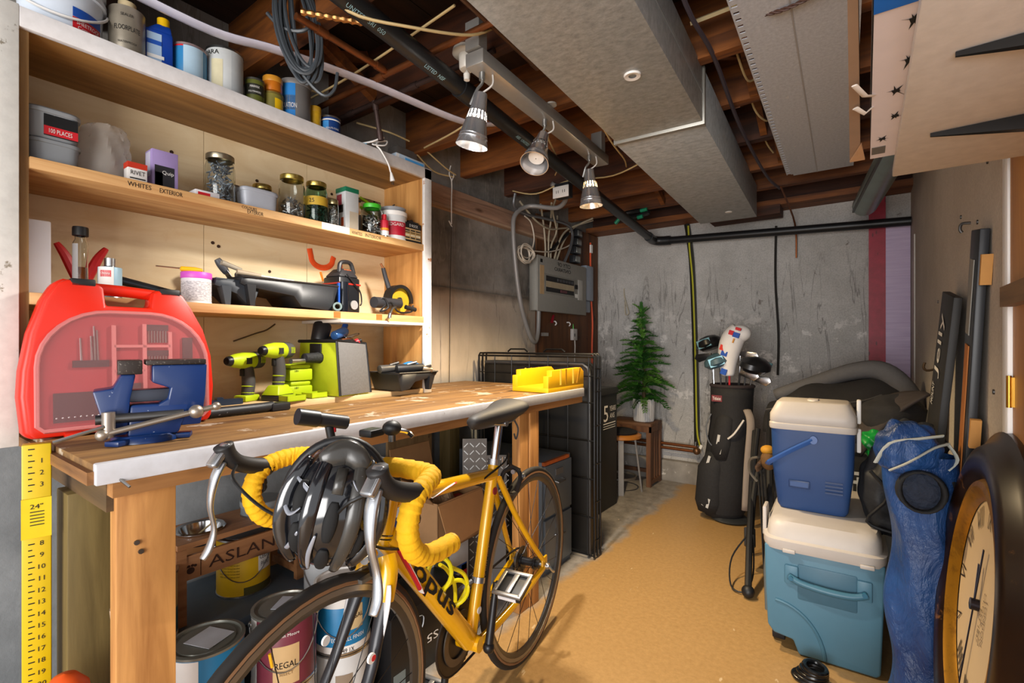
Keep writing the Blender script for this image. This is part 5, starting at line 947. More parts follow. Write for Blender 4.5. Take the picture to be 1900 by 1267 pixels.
# ================================================================ wall shelf, brackets and box (top right)
M_SHW = chipped('old white board', '#ded8d4', '#a8875e', 0.66, 5, 0.7)
ws = thing('wall_shelf', 'old whitewashed plank shelf on black brackets at the right', 'shelf', (0.24, 0.75, 1.47))
B().box(-0.195, 0.035, -0.75, 0.505, 0.0, 0.016).o('plank', M_SHW, ws, bevel=0.002)
for y in (0.01, 0.28):
    br = B().hexa([(-0.005, y-0.011, -0.045), (0.0, y-0.011, -0.045), (0.0, y+0.011, -0.045), (-0.005, y+0.011, -0.045), (-0.005, y-0.011, 0.0), (0, y-0.011, 0.0), (0, y+0.011, 0.0), (-0.005, y+0.011, 0.0)])
    br.hexa([(-0.155, y-0.002, -0.006), (-0.155, y+0.002, -0.006), (-0.155, y+0.002, -0.001), (-0.155, y-0.002, -0.001), (0, y-0.010, -0.030), (0, y+0.010, -0.030), (0, y+0.010, -0.001), (0, y-0.010, -0.001)])
    br.o('bracket', mat('#0b0b0c', 0.3), ws)
bx = thing('picture_box', 'torn white cardboard box with black bird prints on the wall shelf', 'box', (0.10, 0.70, 1.487))
M_BXW = mat('#e0d6d8', 0.65, 0, 0.06); M_KR = mat('#9a7f68', 0.75, 0, 0.12)
B().box(-0.092, 0.10, -0.5, 0.465, 0.0, 0.003).o('bottom_panel', M_BXW, bx)
B().box(-0.092, -0.089, -0.5, 0.465, 0.003, 0.12).o('side_panel', mat('#5f5348', 0.8), bx); B().box(0.098, 0.10, -0.5, 0.465, 0.003, 0.12).o('side_panel', M_BXW, bx); B().box(-0.092, 0.10, 0.462, 0.465, 0.003, 0.12).o('end_panel', M_KR, bx)
B().box(-0.092, 0.10, -0.5, 0.465, 0.12, 0.123).o('top_panel', M_BXW, bx)
B().hexa([(-0.108, -0.5, 0.02), (-0.105, -0.5, 0.02), (-0.107, 0.45, 0.0), (-0.124, 0.45, 0.0), (-0.108, -0.5, 0.11), (-0.105, -0.5, 0.11), (-0.107, 0.45, 0.06), (-0.124, 0.45, 0.06)]).o('torn_flap', M_KR, bx)
B().prism([(-0.124, 0.45), (-0.100, 0.45), (-0.105, 0.36)], -0.004, 0.0, 'xy').o('end_flap', mat('#c29a74', 0.75), bx)
B().tube([(-0.112, 0.12, 0.0), (-0.10, 0.15, -0.006), (-0.09, 0.17, 0.0)], 0.004, 6, flat=0.3).o('torn_paper', mat('#d8cfc6', 0.8), bx); B().tube([(-0.112, 0.20, 0.0), (-0.10, 0.215, -0.006), (-0.09, 0.21, 0.0)], 0.005, 6, flat=0.3).o('torn_paper', mat('#d8cfc6', 0.8), bx)
B().box(-0.0925, -0.055, -0.5, -0.045, -0.0012, 0.0).o('blue_print', mat('#1769c8', 0.5), bx)
for i, (x, y, s_) in enumerate(((-0.056, -0.01, 1.0), (-0.055, 0.085, 1.1), (-0.065, 0.17, 1.3), (-0.062, 0.265, 1.0), (-0.076, 0.36, 0.8))):
    q = B()
    random.seed(i+20)
    for k in range(6):
        a = k*1.05+random.uniform(-0.3, 0.3); L_ = s_*random.uniform(0.008, 0.020); q.add([(x-0.002, y-0.002, -0.0008), (x+0.002, y+0.002, -0.0008), (x+L_*math.cos(a)*0.7, y+L_*math.sin(a)*1.4, -0.0008)], [(0, 1, 2)])
    q.add([(x-0.005, y-0.004, -0.0009), (x+0.004, y-0.005, -0.0009), (x+0.005, y+0.005, -0.0009), (x-0.003, y+0.006, -0.0009)], [(0, 1, 2, 3)])
    q.o('bird_print', INK, bx)
B().box(-0.090, -0.070, 0.40, 0.44, -0.0008, 0.0).o('barcode', mat('#6a6660', 0.6, 0, 0.3, 200), bx)

# ================================================================ right side pile
hd = thing('low_crate', 'low dark crate under the big wall clock', 'crate', (0.10, 1.38, 0)); B().box(-0.10, 0.12, -0.22, 0.22, 0, 0.20).o('crate_body', mat('#2a211c', 0.6), hd, bevel=0.006); B().box(-0.105, 0.125, -0.225, 0.225, 0.18, 0.205).o('crate_rim', mat('#362a22', 0.6), hd)
ck_ = thing('wall_clock', 'large round wall clock with dark wooden frame leaning on the right wall', 'clock', (0.170, 1.40, 0.206), (0, R(6), 0))
M_CKW = gmat('clock wood', lambda n: n.out(n.mix(n.ramp(n.noise(12, 8, 0.7), [(0.60, 0.0), (0.66, 0.5)]), n.ramp(n.noise(5, 6, 0.6), [(0.3, '#0e0705'), (0.7, '#281409')]), '#8a5a2a'), 0.3))
CZ = 0.375; AX = (-1, 0, 0)
B().lathe([(0.001, -0.02), (0.365, -0.02), (0.372, -0.005), (0.368, 0.012), (0.345, 0.022), (0.33, 0.040), (0.30, 0.048), (0.275, 0.040), (0.262, 0.028)], 64, (0, 0, CZ), AX).o('frame', M_CKW, ck_)
B().lathe([(0.262, 0.028), (0.256, 0.036), (0.244, 0.038), (0.236, 0.030), (0.226, 0.026), (0.218, 0.018)], 64, (0, 0, CZ), AX).o('gilt_ring', gmat('gilt', lambda n: n.out(n.mix(n.ramp(n.noise(40, 6, 0.7), [(0.50, 0.0), (0.75, 0.7)]), '#a8761f', '#4a2c12'), 0.35, 0.6)), ck_)
B().lathe([(0.001, 0.016), (0.22, 0.016)], 64, (0, 0, CZ), AX).o('dial', mat('#cdb48c', 0.5, 0, 0.1, 8), ck_)
RY, UP = V((0, -1, 0)), V((0, 0, 1))       # dial seen from the room: right is -y, up is +z
def dialpt(ang, r, dx=-0.017): return V((dx, 0, CZ))+RY*r*math.sin(ang)+UP*r*math.cos(ang)
for h, s_ in enumerate(('XII', 'I', 'II', 'III', 'IIII', 'V', 'VI', 'VII', 'VIII', 'IX', 'X', 'XI')):
    a = 2*PI*h/12+R(90); p = dialpt(a, 0.185); rad = (p-V((-0.017, 0, CZ))).normalized(); tan_ = RY*math.cos(a)-UP*math.sin(a)
    text(s_, p, tan_, rad, 0.045, mat('#2a2018', 0.6), ck_, name='numeral', width=0.012*len(s_)+0.008)
for s_, dr, w in (('LONDON', 0.065, 0.09), ('CLOCK CO', 0.045, 0.11), ('EST 1847', 0.028, 0.07)):
    p = V((-0.017, 0, CZ))+RY*dr+UP*(-0.01 if w > 0.08 else -0.03); text(s_, p, -UP, RY, 0.011, mat('#5a4a3a', 0.6), ck_, name='dial_text', width=w)
for (ang, L_, w, nm) in ((R(8), 0.125, 0.006, 'hour_hand'), (R(188), 0.19, 0.005, 'minute_hand'), (R(-5), 0.085, 0.007, 'hand_counterweight')):
    e_ = dialpt(ang, L_, -0.024); c_ = V((-0.024, 0, CZ)); B().bar(c_, e_, w, 0.002, up=(1, 0, 0)).o(nm, mat('#1a1822', 0.3, 0.3), ck_)
B().lathe([(0.012, 0.016), (0.012, 0.03), (0.001, 0.032)], 16, (0, 0, CZ), AX).o('hub', mat('#2c2830', 0.3, 0.6), ck_)

# leaning boards
def lean(name, label, cat, base, top, w, th, m, parts=()):
    """board of width w (along y) standing at base and leaning to top"""
    t = thing(name, label, cat, base); d = V(top)-V(base); B().bar((0, 0, 0), d, th, w, up=(0, 1, 0)).o('board', m, t, bevel=0.002)
    return t, d
t, d = lean('painted_board', 'tall black edged panel leaning on the drywall', 'board', (0.190, 1.85, 0.0), (0.228, 1.63, 1.41), 0.12, 0.018, mat('#23262b', 0.4))
x_, y_, dd = basis(d, (0, 1, 0))
B().bar(V((-0.011, 0, 0))+d*0.55, V((-0.011, 0, 0))+d*0.80, 0.002, 0.05, up=(0, 1, 0)).o('wood_strip', mat('#b06a28', 0.6), t); B().bar(V((-0.011, 0.01, 0))+d*0.82, V((-0.011, 0.0, 0))+d*0.95, 0.002, 0.05, up=(0, 1, 0)).o('worn_patch', mat('#8a8780', 0.6), t)
for f_ in (0.40, 0.47): B().bar(V((-0.011, 0, 0))+d*f_, V((-0.011, 0, 0))+d*(f_+0.06), 0.002, 0.035, up=(0, 1, 0)).o('orange_graphic', mat('#d0761f', 0.55), t)
for f_ in (0.62, 0.90): B().bar(V((0.004, -0.075, 0))+d*f_, V((0.004, -0.075, 0))+d*(f_+0.05), 0.02, 0.016, up=(0, 1, 0)).o('cork_pad', mat('#c48e4c', 0.7), t)
t, d = lean('leaning_board', 'charcoal board with white script leaning behind the tall panel', 'board', (0.115, 2.16, 0.0), (0.213, 1.97, 1.28), 0.28, 0.02, mat('#211f1d', 0.55, 0, 0.2))
p = d*0.88+V((-0.012, 0.02, 0)); rr_ = 0; text('Jelly', p, d.normalized(), V((0, 0.99, 0.1)), 0.12, PAPER, t, name='script', width=0.20); text('MOUNT', d*0.76+V((-0.012, 0.06, 0)), d.normalized(), V((0, 0.99, 0.1)), 0.05, PAPER, t, name='script', width=0.07)
lean('leaning_board', 'grey weathered board standing between the script board and the panel', 'board', (0.10, 2.50, 0.0), (0.218, 2.30, 1.05), 0.10, 0.018, mat('#4f4d4a', 0.7, 0, 0.2))

def rrect(sx, sy, z, k=0.35, n=32, cx=0, cy=0): return [V((cx+sx*math.copysign(abs(math.cos(a))**k, math.cos(a)), cy+sy*math.copysign(abs(math.sin(a))**k, math.sin(a)), z)) for a in [2*PI*(i+0.5)/n for i in range(n)]]
# large cooler
M_CB = mat('#4a7387', 0.45, 0, 0.05); M_CW = mat('#b8b0a8', 0.45, 0, 0.05)
bc = thing('wheeled_cooler', 'large blue wheeled cooler with a white lid on the floor', 'cooler', (-0.135, 2.345, 0.0), (0, 0, R(2)))
# body: end face towards -y, tapering down, with a notch for the wheel at the near left corner
B().prism([(-0.181, 0.385), (-0.176, 0.20), (-0.170, 0.085), (-0.150, 0.060), (-0.088, 0.052), (-0.070, 0.004), (0.158, 0.004), (0.168, 0.016), (0.181, 0.385)], -0.312, 0.312, 'xz').o('cooler_body', M_CB, bc, bevel=0.014, seg=3)
B().rings([rrect(0.188, 0.325, 0.375, 0.22), rrect(0.192, 0.330, 0.39, 0.22), rrect(0.192, 0.330, 0.412, 0.22), rrect(0.180, 0.318, 0.418, 0.22), rrect(0.176, 0.312, 0.455, 0.22), rrect(0.165, 0.295, 0.475, 0.25), rrect(0.14, 0.25, 0.48, 0.3)]).o('lid', M_CW, bc)
for x in (-0.10, 0.13): B().box(x-0.02, x+0.02, -0.336, -0.326, 0.372, 0.386).o('lid_tab', M_CW, bc, bevel=0.003)
B().box(-0.075, 0.105, -0.316, -0.300, 0.205, 0.335).o('handle_recess', mat('#3d6376', 0.5), bc, bevel=0.012)
B().hexa([(-0.08, -0.311, 0.20), (0.11, -0.311, 0.20), (0.11, -0.296, 0.20), (-0.08, -0.296, 0.20), (-0.06, -0.315, 0.245), (0.09, -0.315, 0.245), (0.09, -0.30, 0.245), (-0.06, -0.30, 0.245)]).o('recess_lip', mat('#6d94a6', 0.45), bc, bevel=0.004)
for x in (-0.093, 0.123): B().box(x-0.022, x+0.022, -0.322, -0.305, 0.255, 0.325).o('handle_mount', M_CB, bc, bevel=0.006)
B().tube([(-0.10, -0.328, 0.288), (-0.06, -0.336, 0.275), (0.02, -0.340, 0.268), (0.09, -0.336, 0.27), (0.13, -0.328, 0.283)], 0.012, 10, k=4).o('carry_handle', mat('#3d687c', 0.4), bc)
for x in (-0.093, 0.123): B().cyl((x, -0.33, 0.287), (x, -0.345, 0.287), 0.008, n=10).o('handle_pin', mat('#285f78', 0.4), bc)
B().tube([V((-0.150+0.160*math.cos(a), -0.3115, 0.0+0.185*math.sin(a))) for a in [R(4)+R(84)*i/12 for i in range(13)]], 0.007, 8).o('wheel_arch', mat('#406a7d', 0.5), bc)
B().cyl((-0.160, -0.22, 0.045), (-0.120, -0.22, 0.045), 0.045, n=24).o('wheel', BLK2, bc)
for x in (-0.178, ): B().tube([(x-0.012, -0.10, 0.36), (x-0.018, -0.12, 0.2), (x-0.012, -0.13, 0.05)], 0.010, 8).o('pull_rod', mat('#5a6468', 0.4), bc)
B().box(-0.196, -0.182, -0.24, -0.16, 0.39, 0.50).o('lid_hinge', M_CW, bc, bevel=0.005)
# small cooler
sc_ = thing('lunch_cooler', 'small navy cooler with a white lid standing on the big cooler', 'cooler', (-0.168, 2.275, 0.482), (0, 0, R(1))); sc_.scale = (1, 1, 1.2)
M_NB = mat('#23406f', 0.5, 0, 0.05)
B().rings([rrect(0.110, 0.082, 0.0, 0.22), rrect(0.118, 0.090, 0.012, 0.22), rrect(0.134, 0.105, 0.13, 0.22), rrect(0.140, 0.110, 0.265, 0.22)]).o('cooler_body', M_NB, sc_)
B().rings([rrect(0.144, 0.114, 0.262, 0.22), rrect(0.146, 0.116, 0.268, 0.22), rrect(0.146, 0.116, 0.280, 0.22), rrect(0.142, 0.112, 0.284, 0.22), rrect(0.144, 0.114, 0.288, 0.22), rrect(0.144, 0.114, 0.31, 0.24), rrect(0.122, 0.092, 0.348, 0.26), rrect(0.115, 0.085, 0.352, 0.26)]).o('lid', M_CW, sc_)
B().lathe([(0.001, 0.3535), (0.034, 0.3535), (0.036, 0.351)], 24, sx=1, sy=0.55).o('lid_dimple', mat('#f0e9e2', 0.4), sc_); B().box(-0.018, 0.018, -0.012, 0.045, 0.352, 0.356).o('lid_button', M_CW, sc_, bevel=0.002)
B().tube([(-0.145, -0.06, 0.135), (-0.142, -0.112, 0.15), (-0.06, -0.116, 0.20), (0.005, -0.114, 0.235)], 0.010, 8, k=3, flat=0.6).o('swing_handle', mat('#2c5290', 0.35), sc_)
B().cyl((0.008, -0.108, 0.236), (0.008, -0.120, 0.236), 0.013, n=14).o('handle_pivot', mat('#2c5290', 0.35), sc_)
B().box(-0.075, -0.005, -0.106, -0.100, 0.075, 0.10).o('name_plate', mat('#1c355f', 0.45), sc_, bevel=0.002); B().box(-0.07, -0.010, -0.1065, -0.1055, 0.080, 0.095).o('name_plate_inset', mat('#2a497c', 0.45), sc_)
for k in range(4): B().box(0.045, 0.10, -0.1045, -0.102, 0.07+0.011*k, 0.075+0.011*k).o('relief_line', mat('#1c355f', 0.45), sc_)
for z in (0.20, 0.29): B().box(0.142, 0.156, -0.05, -0.02, z, z+0.075).o('latch', WHITE, sc_, bevel=0.004)
# soft goods
def blob(name, label, cat, loc, r, m, amp=0.12, f=(3, 5, 4), seed=0, flat=None, rot=(0, 0, 0), sub=1, parent=None, fold=0.03):
    random.seed(seed); ph = [random.uniform(0, 6.3) for _ in range(8)]
    b = B(); b.sph((0, 0, 0), (1, 1, 1), 26, 16)
    out = []
    for p in b.v:
        k = 1+amp*(math.sin(f[0]*p.x*2+ph[0])*math.sin(f[1]*p.y*2+ph[1])+0.6*math.sin(f[2]*p.z*3+ph[2]+2*p.x))+fold*math.sin(11*p.x+9*p.z+ph[3])+fold*math.sin(13*p.y-8*p.z+ph[4])
        q = V((p.x*r[0]*k, p.y*r[1]*k, p.z*r[2]*k))
        if flat is not None: q.z = max(q.z, flat)
        out.append(q)
    b.v = out; o = b.o(name, m, parent, sub=sub, smooth=180); o.location = loc; o.rotation_euler = rot
    if label: tag(o, label, cat)
    return o
M_BF = mat('#232224', 0.85, 0, 0.25, 40, 0.3); M_GF = mat('#5b5a5c', 0.85, 0, 0.12, 60, 0.2); M_BN = mat('#1a1c20', 0.6, 0, 0.3, 25, 0.3)
sb = thing('storage_tote', 'dark grey storage tote buried under the soft bags', 'storage tote', (-0.06, 3.22, 0)); B().rings([rrect(0.24, 0.27, 0.0, 0.2), rrect(0.27, 0.30, 0.62, 0.2)]).o('tote_body', mat('#2c2d30', 0.5), sb); B().rings([rrect(0.285, 0.315, 0.60, 0.2), rrect(0.285, 0.315, 0.64, 0.2)]).o('tote_lid', mat('#3a3b3f', 0.5), sb)
gb2 = thing('garment_bag', 'rolled black and grey soft bag behind the coolers', 'bag', (-0.12, 3.15, 0.642), (0, 0, R(-4)))
B().grid(lambda u, v: (-0.33+0.64*u, (0.16+0.06*math.sin(PI*u))*math.cos(PI*v)-0.02*math.sin(9*u), 0.0+(0.17+0.12*u+0.06*math.sin(PI*u)+0.012*math.sin(14*u+6*v))*math.sin(PI*v)*(1-0.25*max(0, 0.25-u)*4*0.6)), 24, 14).o('bag_body', M_BF, gb2, smooth=180, solid=0.006)
B().tube([(-0.30, 0.02, 0.19), (-0.10, 0.0, 0.275), (0.08, -0.02, 0.345), (0.20, -0.03, 0.345), (0.29, -0.05, 0.24), (0.31, -0.06, 0.10)], lambda t: 0.035+0.025*t, 12, k=5).o('padded_roll', M_GF, gb2, smooth=180)
B().tube([(-0.32, -0.14, 0.12), (-0.1, -0.19, 0.17), (0.1, -0.2, 0.2), (0.2, -0.18, 0.24)], 0.006, 6, k=4).o('seam', mat('#3c3b3c', 0.7), gb2)
cp = thing('cloth_bag', 'black cloth bag with a stiff peaked flap beside the coolers', 'bag', (0.085, 2.56, 0.735), (0, 0, R(6)))
B().grid(lambda u, v: (-0.11+0.22*u, -0.10+0.10*v+0.02*math.sin(3*u), 0.10+0.10*u-0.14*(1-v)*(1-u)*1.2+0.03*math.sin(PI*u)), 12, 6).o('flap', mat('#3a3332', 0.8, 0, 0.2, 60, 0.2), cp, smooth=180, solid=0.01)
blob('crown', None, None, (0.02, 0.03, 0.06), (0.14, 0.12, 0.12), M_BF, 0.07, seed=3, parent=cp)
tag(B().grid(lambda u, v: (0.06+0.11*u, 2.74-0.03*v, 0.825+0.05*v+0.01*math.sin(9*u)), 10, 3).o('green_bag', mat('#17a356', 0.4), solid=0.004), 'crinkled bright green plastic bag end above the black peaked bag', 'bag')
blob('green_bag', 'bright green plastic bag peeking out behind the navy cooler', 'bag', (0.045, 2.48, 0.72), (0.065, 0.05, 0.055), mat('#15903c', 0.35), 0.2, seed=8, rot=(0, 0.5, 0))
bs_ = blob('black_sack', 'black drawstring sack hanging between cooler and blue bag', 'bag', (0.065, 2.22, 0.60), (0.085, 0.08, 0.16), M_BN, 0.10, seed=5, fold=0.05)
B().tube([(-0.05, -0.08, 0.08), (0.0, -0.09, 0.0), (-0.06, -0.085, -0.10), (0.03, -0.08, -0.13)], 0.006, 6, k=4).o('webbing_strap', BLACK, bs_)
blob('black_bundle', 'bundle of dark netting behind the blue chair bag', 'bundle', (0.12, 1.98, 0.80), (0.085, 0.09, 0.085), mat('#24262b', 0.85, 0, 0.3, 50, 0.4), 0.14, seed=12, fold=0.06)
mc = thing('milk_crate', 'white perforated crate wedged behind the coolers', 'crate', (0.045, 2.92, 0.0))
for k in range(9):
    B().box(-0.14+k*0.032, -0.122+k*0.032, -0.20, -0.196, 0.36, 0.52).o('slat', mat('#c9cdd2', 0.5), mc)
for z in (0.34, 0.39, 0.44, 0.49, 0.53): B().box(-0.15, 0.15, -0.201, -0.195, z, z+0.014).o('slat', mat('#c9cdd2', 0.5), mc)
B().box(-0.15, 0.15, -0.195, -0.02, 0.0, 0.34).o('crate_body', mat('#aeb3b8', 0.5), mc)
tag(B().lathe([(0.001, 0.0), (0.03, 0.0), (0.033, 0.05), (0.026, 0.10), (0.02, 0.13), (0.001, 0.135)], 16, (0.05, 2.40, 0.482)).o('glove_tip', mat('#9a5f1e', 0.6)), 'brown leather pouch behind the navy cooler', 'pouch')
# blue camp chair bag
cb = thing('camp_chair_bag', 'long blue nylon chair bag standing on end by the coolers', 'bag', (0.114, 1.74, 0.0), (0, 0, R(0)))
M_BLN = gmat('blue nylon', lambda n: (n.out(n.ramp(n.noise(5, 4, 0.6), [(0.3, '#102a56'), (0.7, '#254d85')]), 0.42), n.bump(n.noise(11, 6, 0.6, n.map((1.6, 1.6, 0.8)), 0.4), 0.9, 0.02)))
B().grid(lambda u, v: ((0.078+0.010*math.sin(5*v*PI)+0.010*math.sin(2*PI*u*3+9*v)*0.5)*math.cos(2*PI*u)+0.02*math.sin(3*v), (0.070+0.008*math.sin(7*v))*math.sin(2*PI*u)+0.006*math.sin(2*PI*u*5+14*v), 0.83*v+0.0), 40, 46, True).o('bag_sleeve', M_BLN, cb, smooth=180)
blob('bag_hood', None, None, (-0.02, -0.02, 0.84), (0.075, 0.075, 0.075), M_BLN, 0.14, seed=21, parent=cb)
for pts in ([(-0.09, -0.05, 0.80), (-0.06, -0.075, 0.86), (0.0, -0.08, 0.88), (0.05, -0.06, 0.89)], [(-0.06, -0.085, 0.79), (-0.02, -0.098, 0.82), (0.03, -0.085, 0.86), (0.06, -0.06, 0.87)], [(0.06, -0.05, 0.87), (0.08, -0.04, 0.83), (0.06, -0.05, 0.80)]): B().tube(pts, 0.008, 6, k=4, flat=0.4).o('trim_tape', mat('#b9bdb4', 0.6), cb)
B().grid(lambda u, v: (0.005+0.052*math.cos(2*PI*u)*(1-0.2*v), -0.085-0.02*math.sin(PI*v), 0.745+0.052*math.sin(2*PI*u)+0.0*v), 20, 3, True).o('mesh_opening', mat('#15171a', 0.8), cb, smooth=180, solid=0.006)
blob('mesh_cup', None, None, (0.005, -0.075, 0.742), (0.048, 0.016, 0.048), mat('#1a2334', 0.8, 0, 0.5, 120, 0.5), 0.1, seed=4, parent=cb)
B().tube([(0.07, -0.03, 0.80), (0.09, -0.06, 0.70), (0.088, -0.07, 0.50), (0.095, -0.09, 0.30), (0.085, -0.11, 0.245), (0.05, -0.10, 0.25), (0.045, -0.085, 0.30)], 0.012, 6, k=6, flat=0.25).o('shoulder_strap', mat('#141518', 0.7), cb)
# hose on the floor
hs = thing('hose_coil', 'small coil of black hose on the floor in front of the cooler', 'hose', (-0.150, 1.90, 0.012))
for i in range(5): B().tube([((0.048-0.004*i)*math.cos(a)+0.004*i, (0.030+0.002*i)*math.sin(a), 0.010*i+0.004*math.sin(a+i)) for a in [2*PI*j/16 for j in range(16)]], 0.0075, 8, closed=True, k=2).o('loop', mat('#101113', 0.25), hs)

# ================================================================ golf bag
gf = thing('golf_bag', 'black golf stand bag standing against the back wall', 'golf bag', (-0.70, 3.36, 0.0), (0, R(0), R(-8)))
M_GB2 = mat('#1c1b1c', 0.8, 0, 0.25, 60, 0.2)
def osec(rx, ry, z, cx=0, cy=0, n=22): return [V((cx+rx*math.cos(2*PI*i/n), cy+ry*math.sin(2*PI*i/n), z)) for i in range(n)]
B().rings([osec(0.115, 0.11, 0.02, -0.05), osec(0.135, 0.13, 0.06, -0.05), osec(0.150, 0.14, 0.25, -0.035), osec(0.135, 0.13, 0.42, -0.02), osec(0.125, 0.12, 0.62, 0.0), osec(0.128, 0.12, 0.80, 0.005), osec(0.130, 0.122, 0.86, 0.008), osec(0.118, 0.110, 0.86, 0.008), osec(0.112, 0.104, 0.78, 0.006), osec(0.11, 0.10, 0.70, 0.0)]).o('bag_body', M_GB2, gf, smooth=180)
B().tube(osec(0.126, 0.118, 0.862, 0.008), 0.011, 8, closed=True).o('collar', mat('#2e2526', 0.85), gf)
B().rings([osec(0.07, 0.04, 0.05, -0.10, -0.10), osec(0.085, 0.055, 0.12, -0.10, -0.11), osec(0.08, 0.055, 0.34, -0.085, -0.11), osec(0.05, 0.03, 0.44, -0.06, -0.10)]).o('ball_pocket', M_GB2, gf, smooth=180)
B().rings([osec(0.06, 0.04, 0.40, -0.03, -0.10), osec(0.065, 0.045, 0.50, -0.02, -0.10), osec(0.055, 0.04, 0.66, 0.0, -0.095), osec(0.03, 0.02, 0.70, 0.0, -0.09)]).o('side_pocket', M_GB2, gf, smooth=180)
B().box(-0.075, -0.01, -0.122, -0.115, 0.765, 0.805).o('brand_patch', mat('#6a2a30', 0.6), gf); text('Titleist', (-0.042, -0.123, 0.785), (1, 0, 0), (0, 0, 1), 0.020, PAPER, gf, width=0.052)
for pts in ([(-0.09, -0.09, 0.68), (-0.115, -0.11, 0.60), (-0.09, -0.12, 0.50), (-0.03, -0.12, 0.46)],): B().tube(pts, 0.010, 6, k=5, flat=0.4).o('carry_loop', mat('#6b7078', 0.6), gf)
for a, b_ in (((-0.12, -0.155, 0.10), (-0.10, -0.16, 0.14)), ((-0.09, -0.16, 0.09), (-0.075, -0.162, 0.15)), ((-0.09, -0.15, 0.37), (-0.075, -0.152, 0.42)), ((-0.03, -0.142, 0.50), (-0.02, -0.142, 0.56)), ((-0.02, -0.14, 0.44), (-0.01, -0.14, 0.49)), ((-0.15, -0.12, 0.45), (-0.14, -0.12, 0.475))): B().bar(a, b_, 0.003, 0.016, up=(1, 0, 0)).o('grey_accent', mat('#b8b6b2', 0.6), gf)
B().rings([osec(0.10, 0.09, 0.0, 0.0, -0.02), osec(0.12, 0.11, 0.012, 0.0, -0.02), osec(0.11, 0.10, 0.03, -0.02, -0.01)]).o('bag_base', mat('#26282a', 0.5), gf)
B().tube([(0.12, -0.06, 0.72), (0.155, -0.10, 0.64), (0.145, -0.12, 0.40), (0.135, -0.13, 0.12)], lambda t: 0.026, 8, k=5, flat=0.45).o('shoulder_strap', mat('#8d8177', 0.8), gf, smooth=180)
B().tube([(0.11, -0.09, 0.66), (0.07, -0.13, 0.58), (0.03, -0.13, 0.54)], 0.006, 6, k=4).o('strap_edge', OFFW, gf)
M_SH = mat('#9a9a9c', 0.25, 1.0)
def club(label, base, top, head, m, scale=1.35, grip=M_SH, rz=0):
    t = thing('golf_club', label, 'golf club', (-0.70, 3.36, 0.0), (0, 0, R(-8)), 'golf clubs in the bag'); B().cyl(base, top, 0.0055, n=8).o('shaft', grip, t)
    p = V(top)
    if head == 'wood':
        b = B(); b.at(tuple(p), (0, R(-20), rz), scale); b.lathe([(0.001, -0.030), (0.045, -0.030), (0.066, -0.010), (0.062, 0.012), (0.038, 0.032), (0.001, 0.040)], 18, (-0.045, 0, 0), sx=1.2, sy=0.95); b.o('club_head', m, t)
        b = B(); b.at(tuple(p), (0, R(-20), rz), scale); b.box(-0.08, -0.015, -0.066, -0.056, -0.02, 0.02); b.o('sole_plate', mat('#6f9aa6', 0.4, 0.3), t)
    elif head == 'iron':
        b = B(); b.at(tuple(p), (0, R(20), rz), scale); b.prism([(0.0, -0.01), (0.0, 0.012), (0.07, 0.03), (0.085, 0.012), (0.07, -0.012)], -0.008, 0.006, 'xz'); b.o('club_head', m, t, bevel=0.002)
    else:
        b = B(); b.at(tuple(p), (0, 0, rz)); b.box(-0.05, 0.01, -0.008, 0.008, -0.012, 0.012); b.o('club_head', m, t, bevel=0.002)
M_CH = mat('#1b1c1f', 0.3, 0.2); M_CI = mat('#a9a7a6', 0.25, 1.0)
club('black driver head leaning left out of the golf bag', (-0.05, 0.02, 0.5), (-0.075, -0.01, 1.155), 'wood', mat('#141416', 0.3), grip=mat('#38383a', 0.5))
club('fairway wood with a patterned blue sole in the golf bag', (-0.03, -0.02, 0.5), (-0.012, -0.035, 1.04), 'wood', mat('#47606a', 0.4, 0, 0.3, 60), rz=R(20), grip=mat('#222224', 0.5))
club('small dark hybrid club below the black driver head', (-0.08, -0.03, 0.5), (-0.105, -0.04, 1.055), 'iron', M_CH, rz=R(180))
club('flat bladed silver putter at the left of the golf bag', (-0.07, -0.06, 0.5), (-0.085, -0.07, 0.99), 'putter', M_CI)
club('steel iron behind the white headcover', (0.03, 0.03, 0.5), (0.055, 0.01, 1.07), 'iron', M_CI)
club('dark headed driver with red marks at the right of the bag', (0.05, -0.03, 0.5), (0.11, -0.03, 1.02), 'wood', M_CH, rz=R(160), grip=mat('#2b2b2e', 0.5))
club('low steel iron sticking out at the right of the bag', (0.06, 0.0, 0.6), (0.135, -0.02, 0.92), 'iron', M_CI)
club('black shafted iron with chrome head in the middle of the bag', (0.0, 0.0, 0.5), (0.075, -0.05, 0.95), 'iron', M_CI, grip=BLACK)
hc = thing('club_headcover', 'white golf headcover with red and blue patches', 'headcover', (-0.70, 3.36, 0.0), (0, 0, R(-8)))
B().tube([(0.0, -0.05, 0.93), (0.002, -0.055, 1.02), (0.012, -0.055, 1.10), (0.035, -0.05, 1.17), (0.075, -0.045, 1.215)], lambda t: 0.036+0.034*math.sin(PI*min(1, t*1.0)*0.75), 18, k=6).sph((0.068, -0.046, 1.195), (0.070, 0.060, 0.055), 18, 12).o('sock', mat('#e0dcd8', 0.7, 0, 0.04), hc, smooth=180)
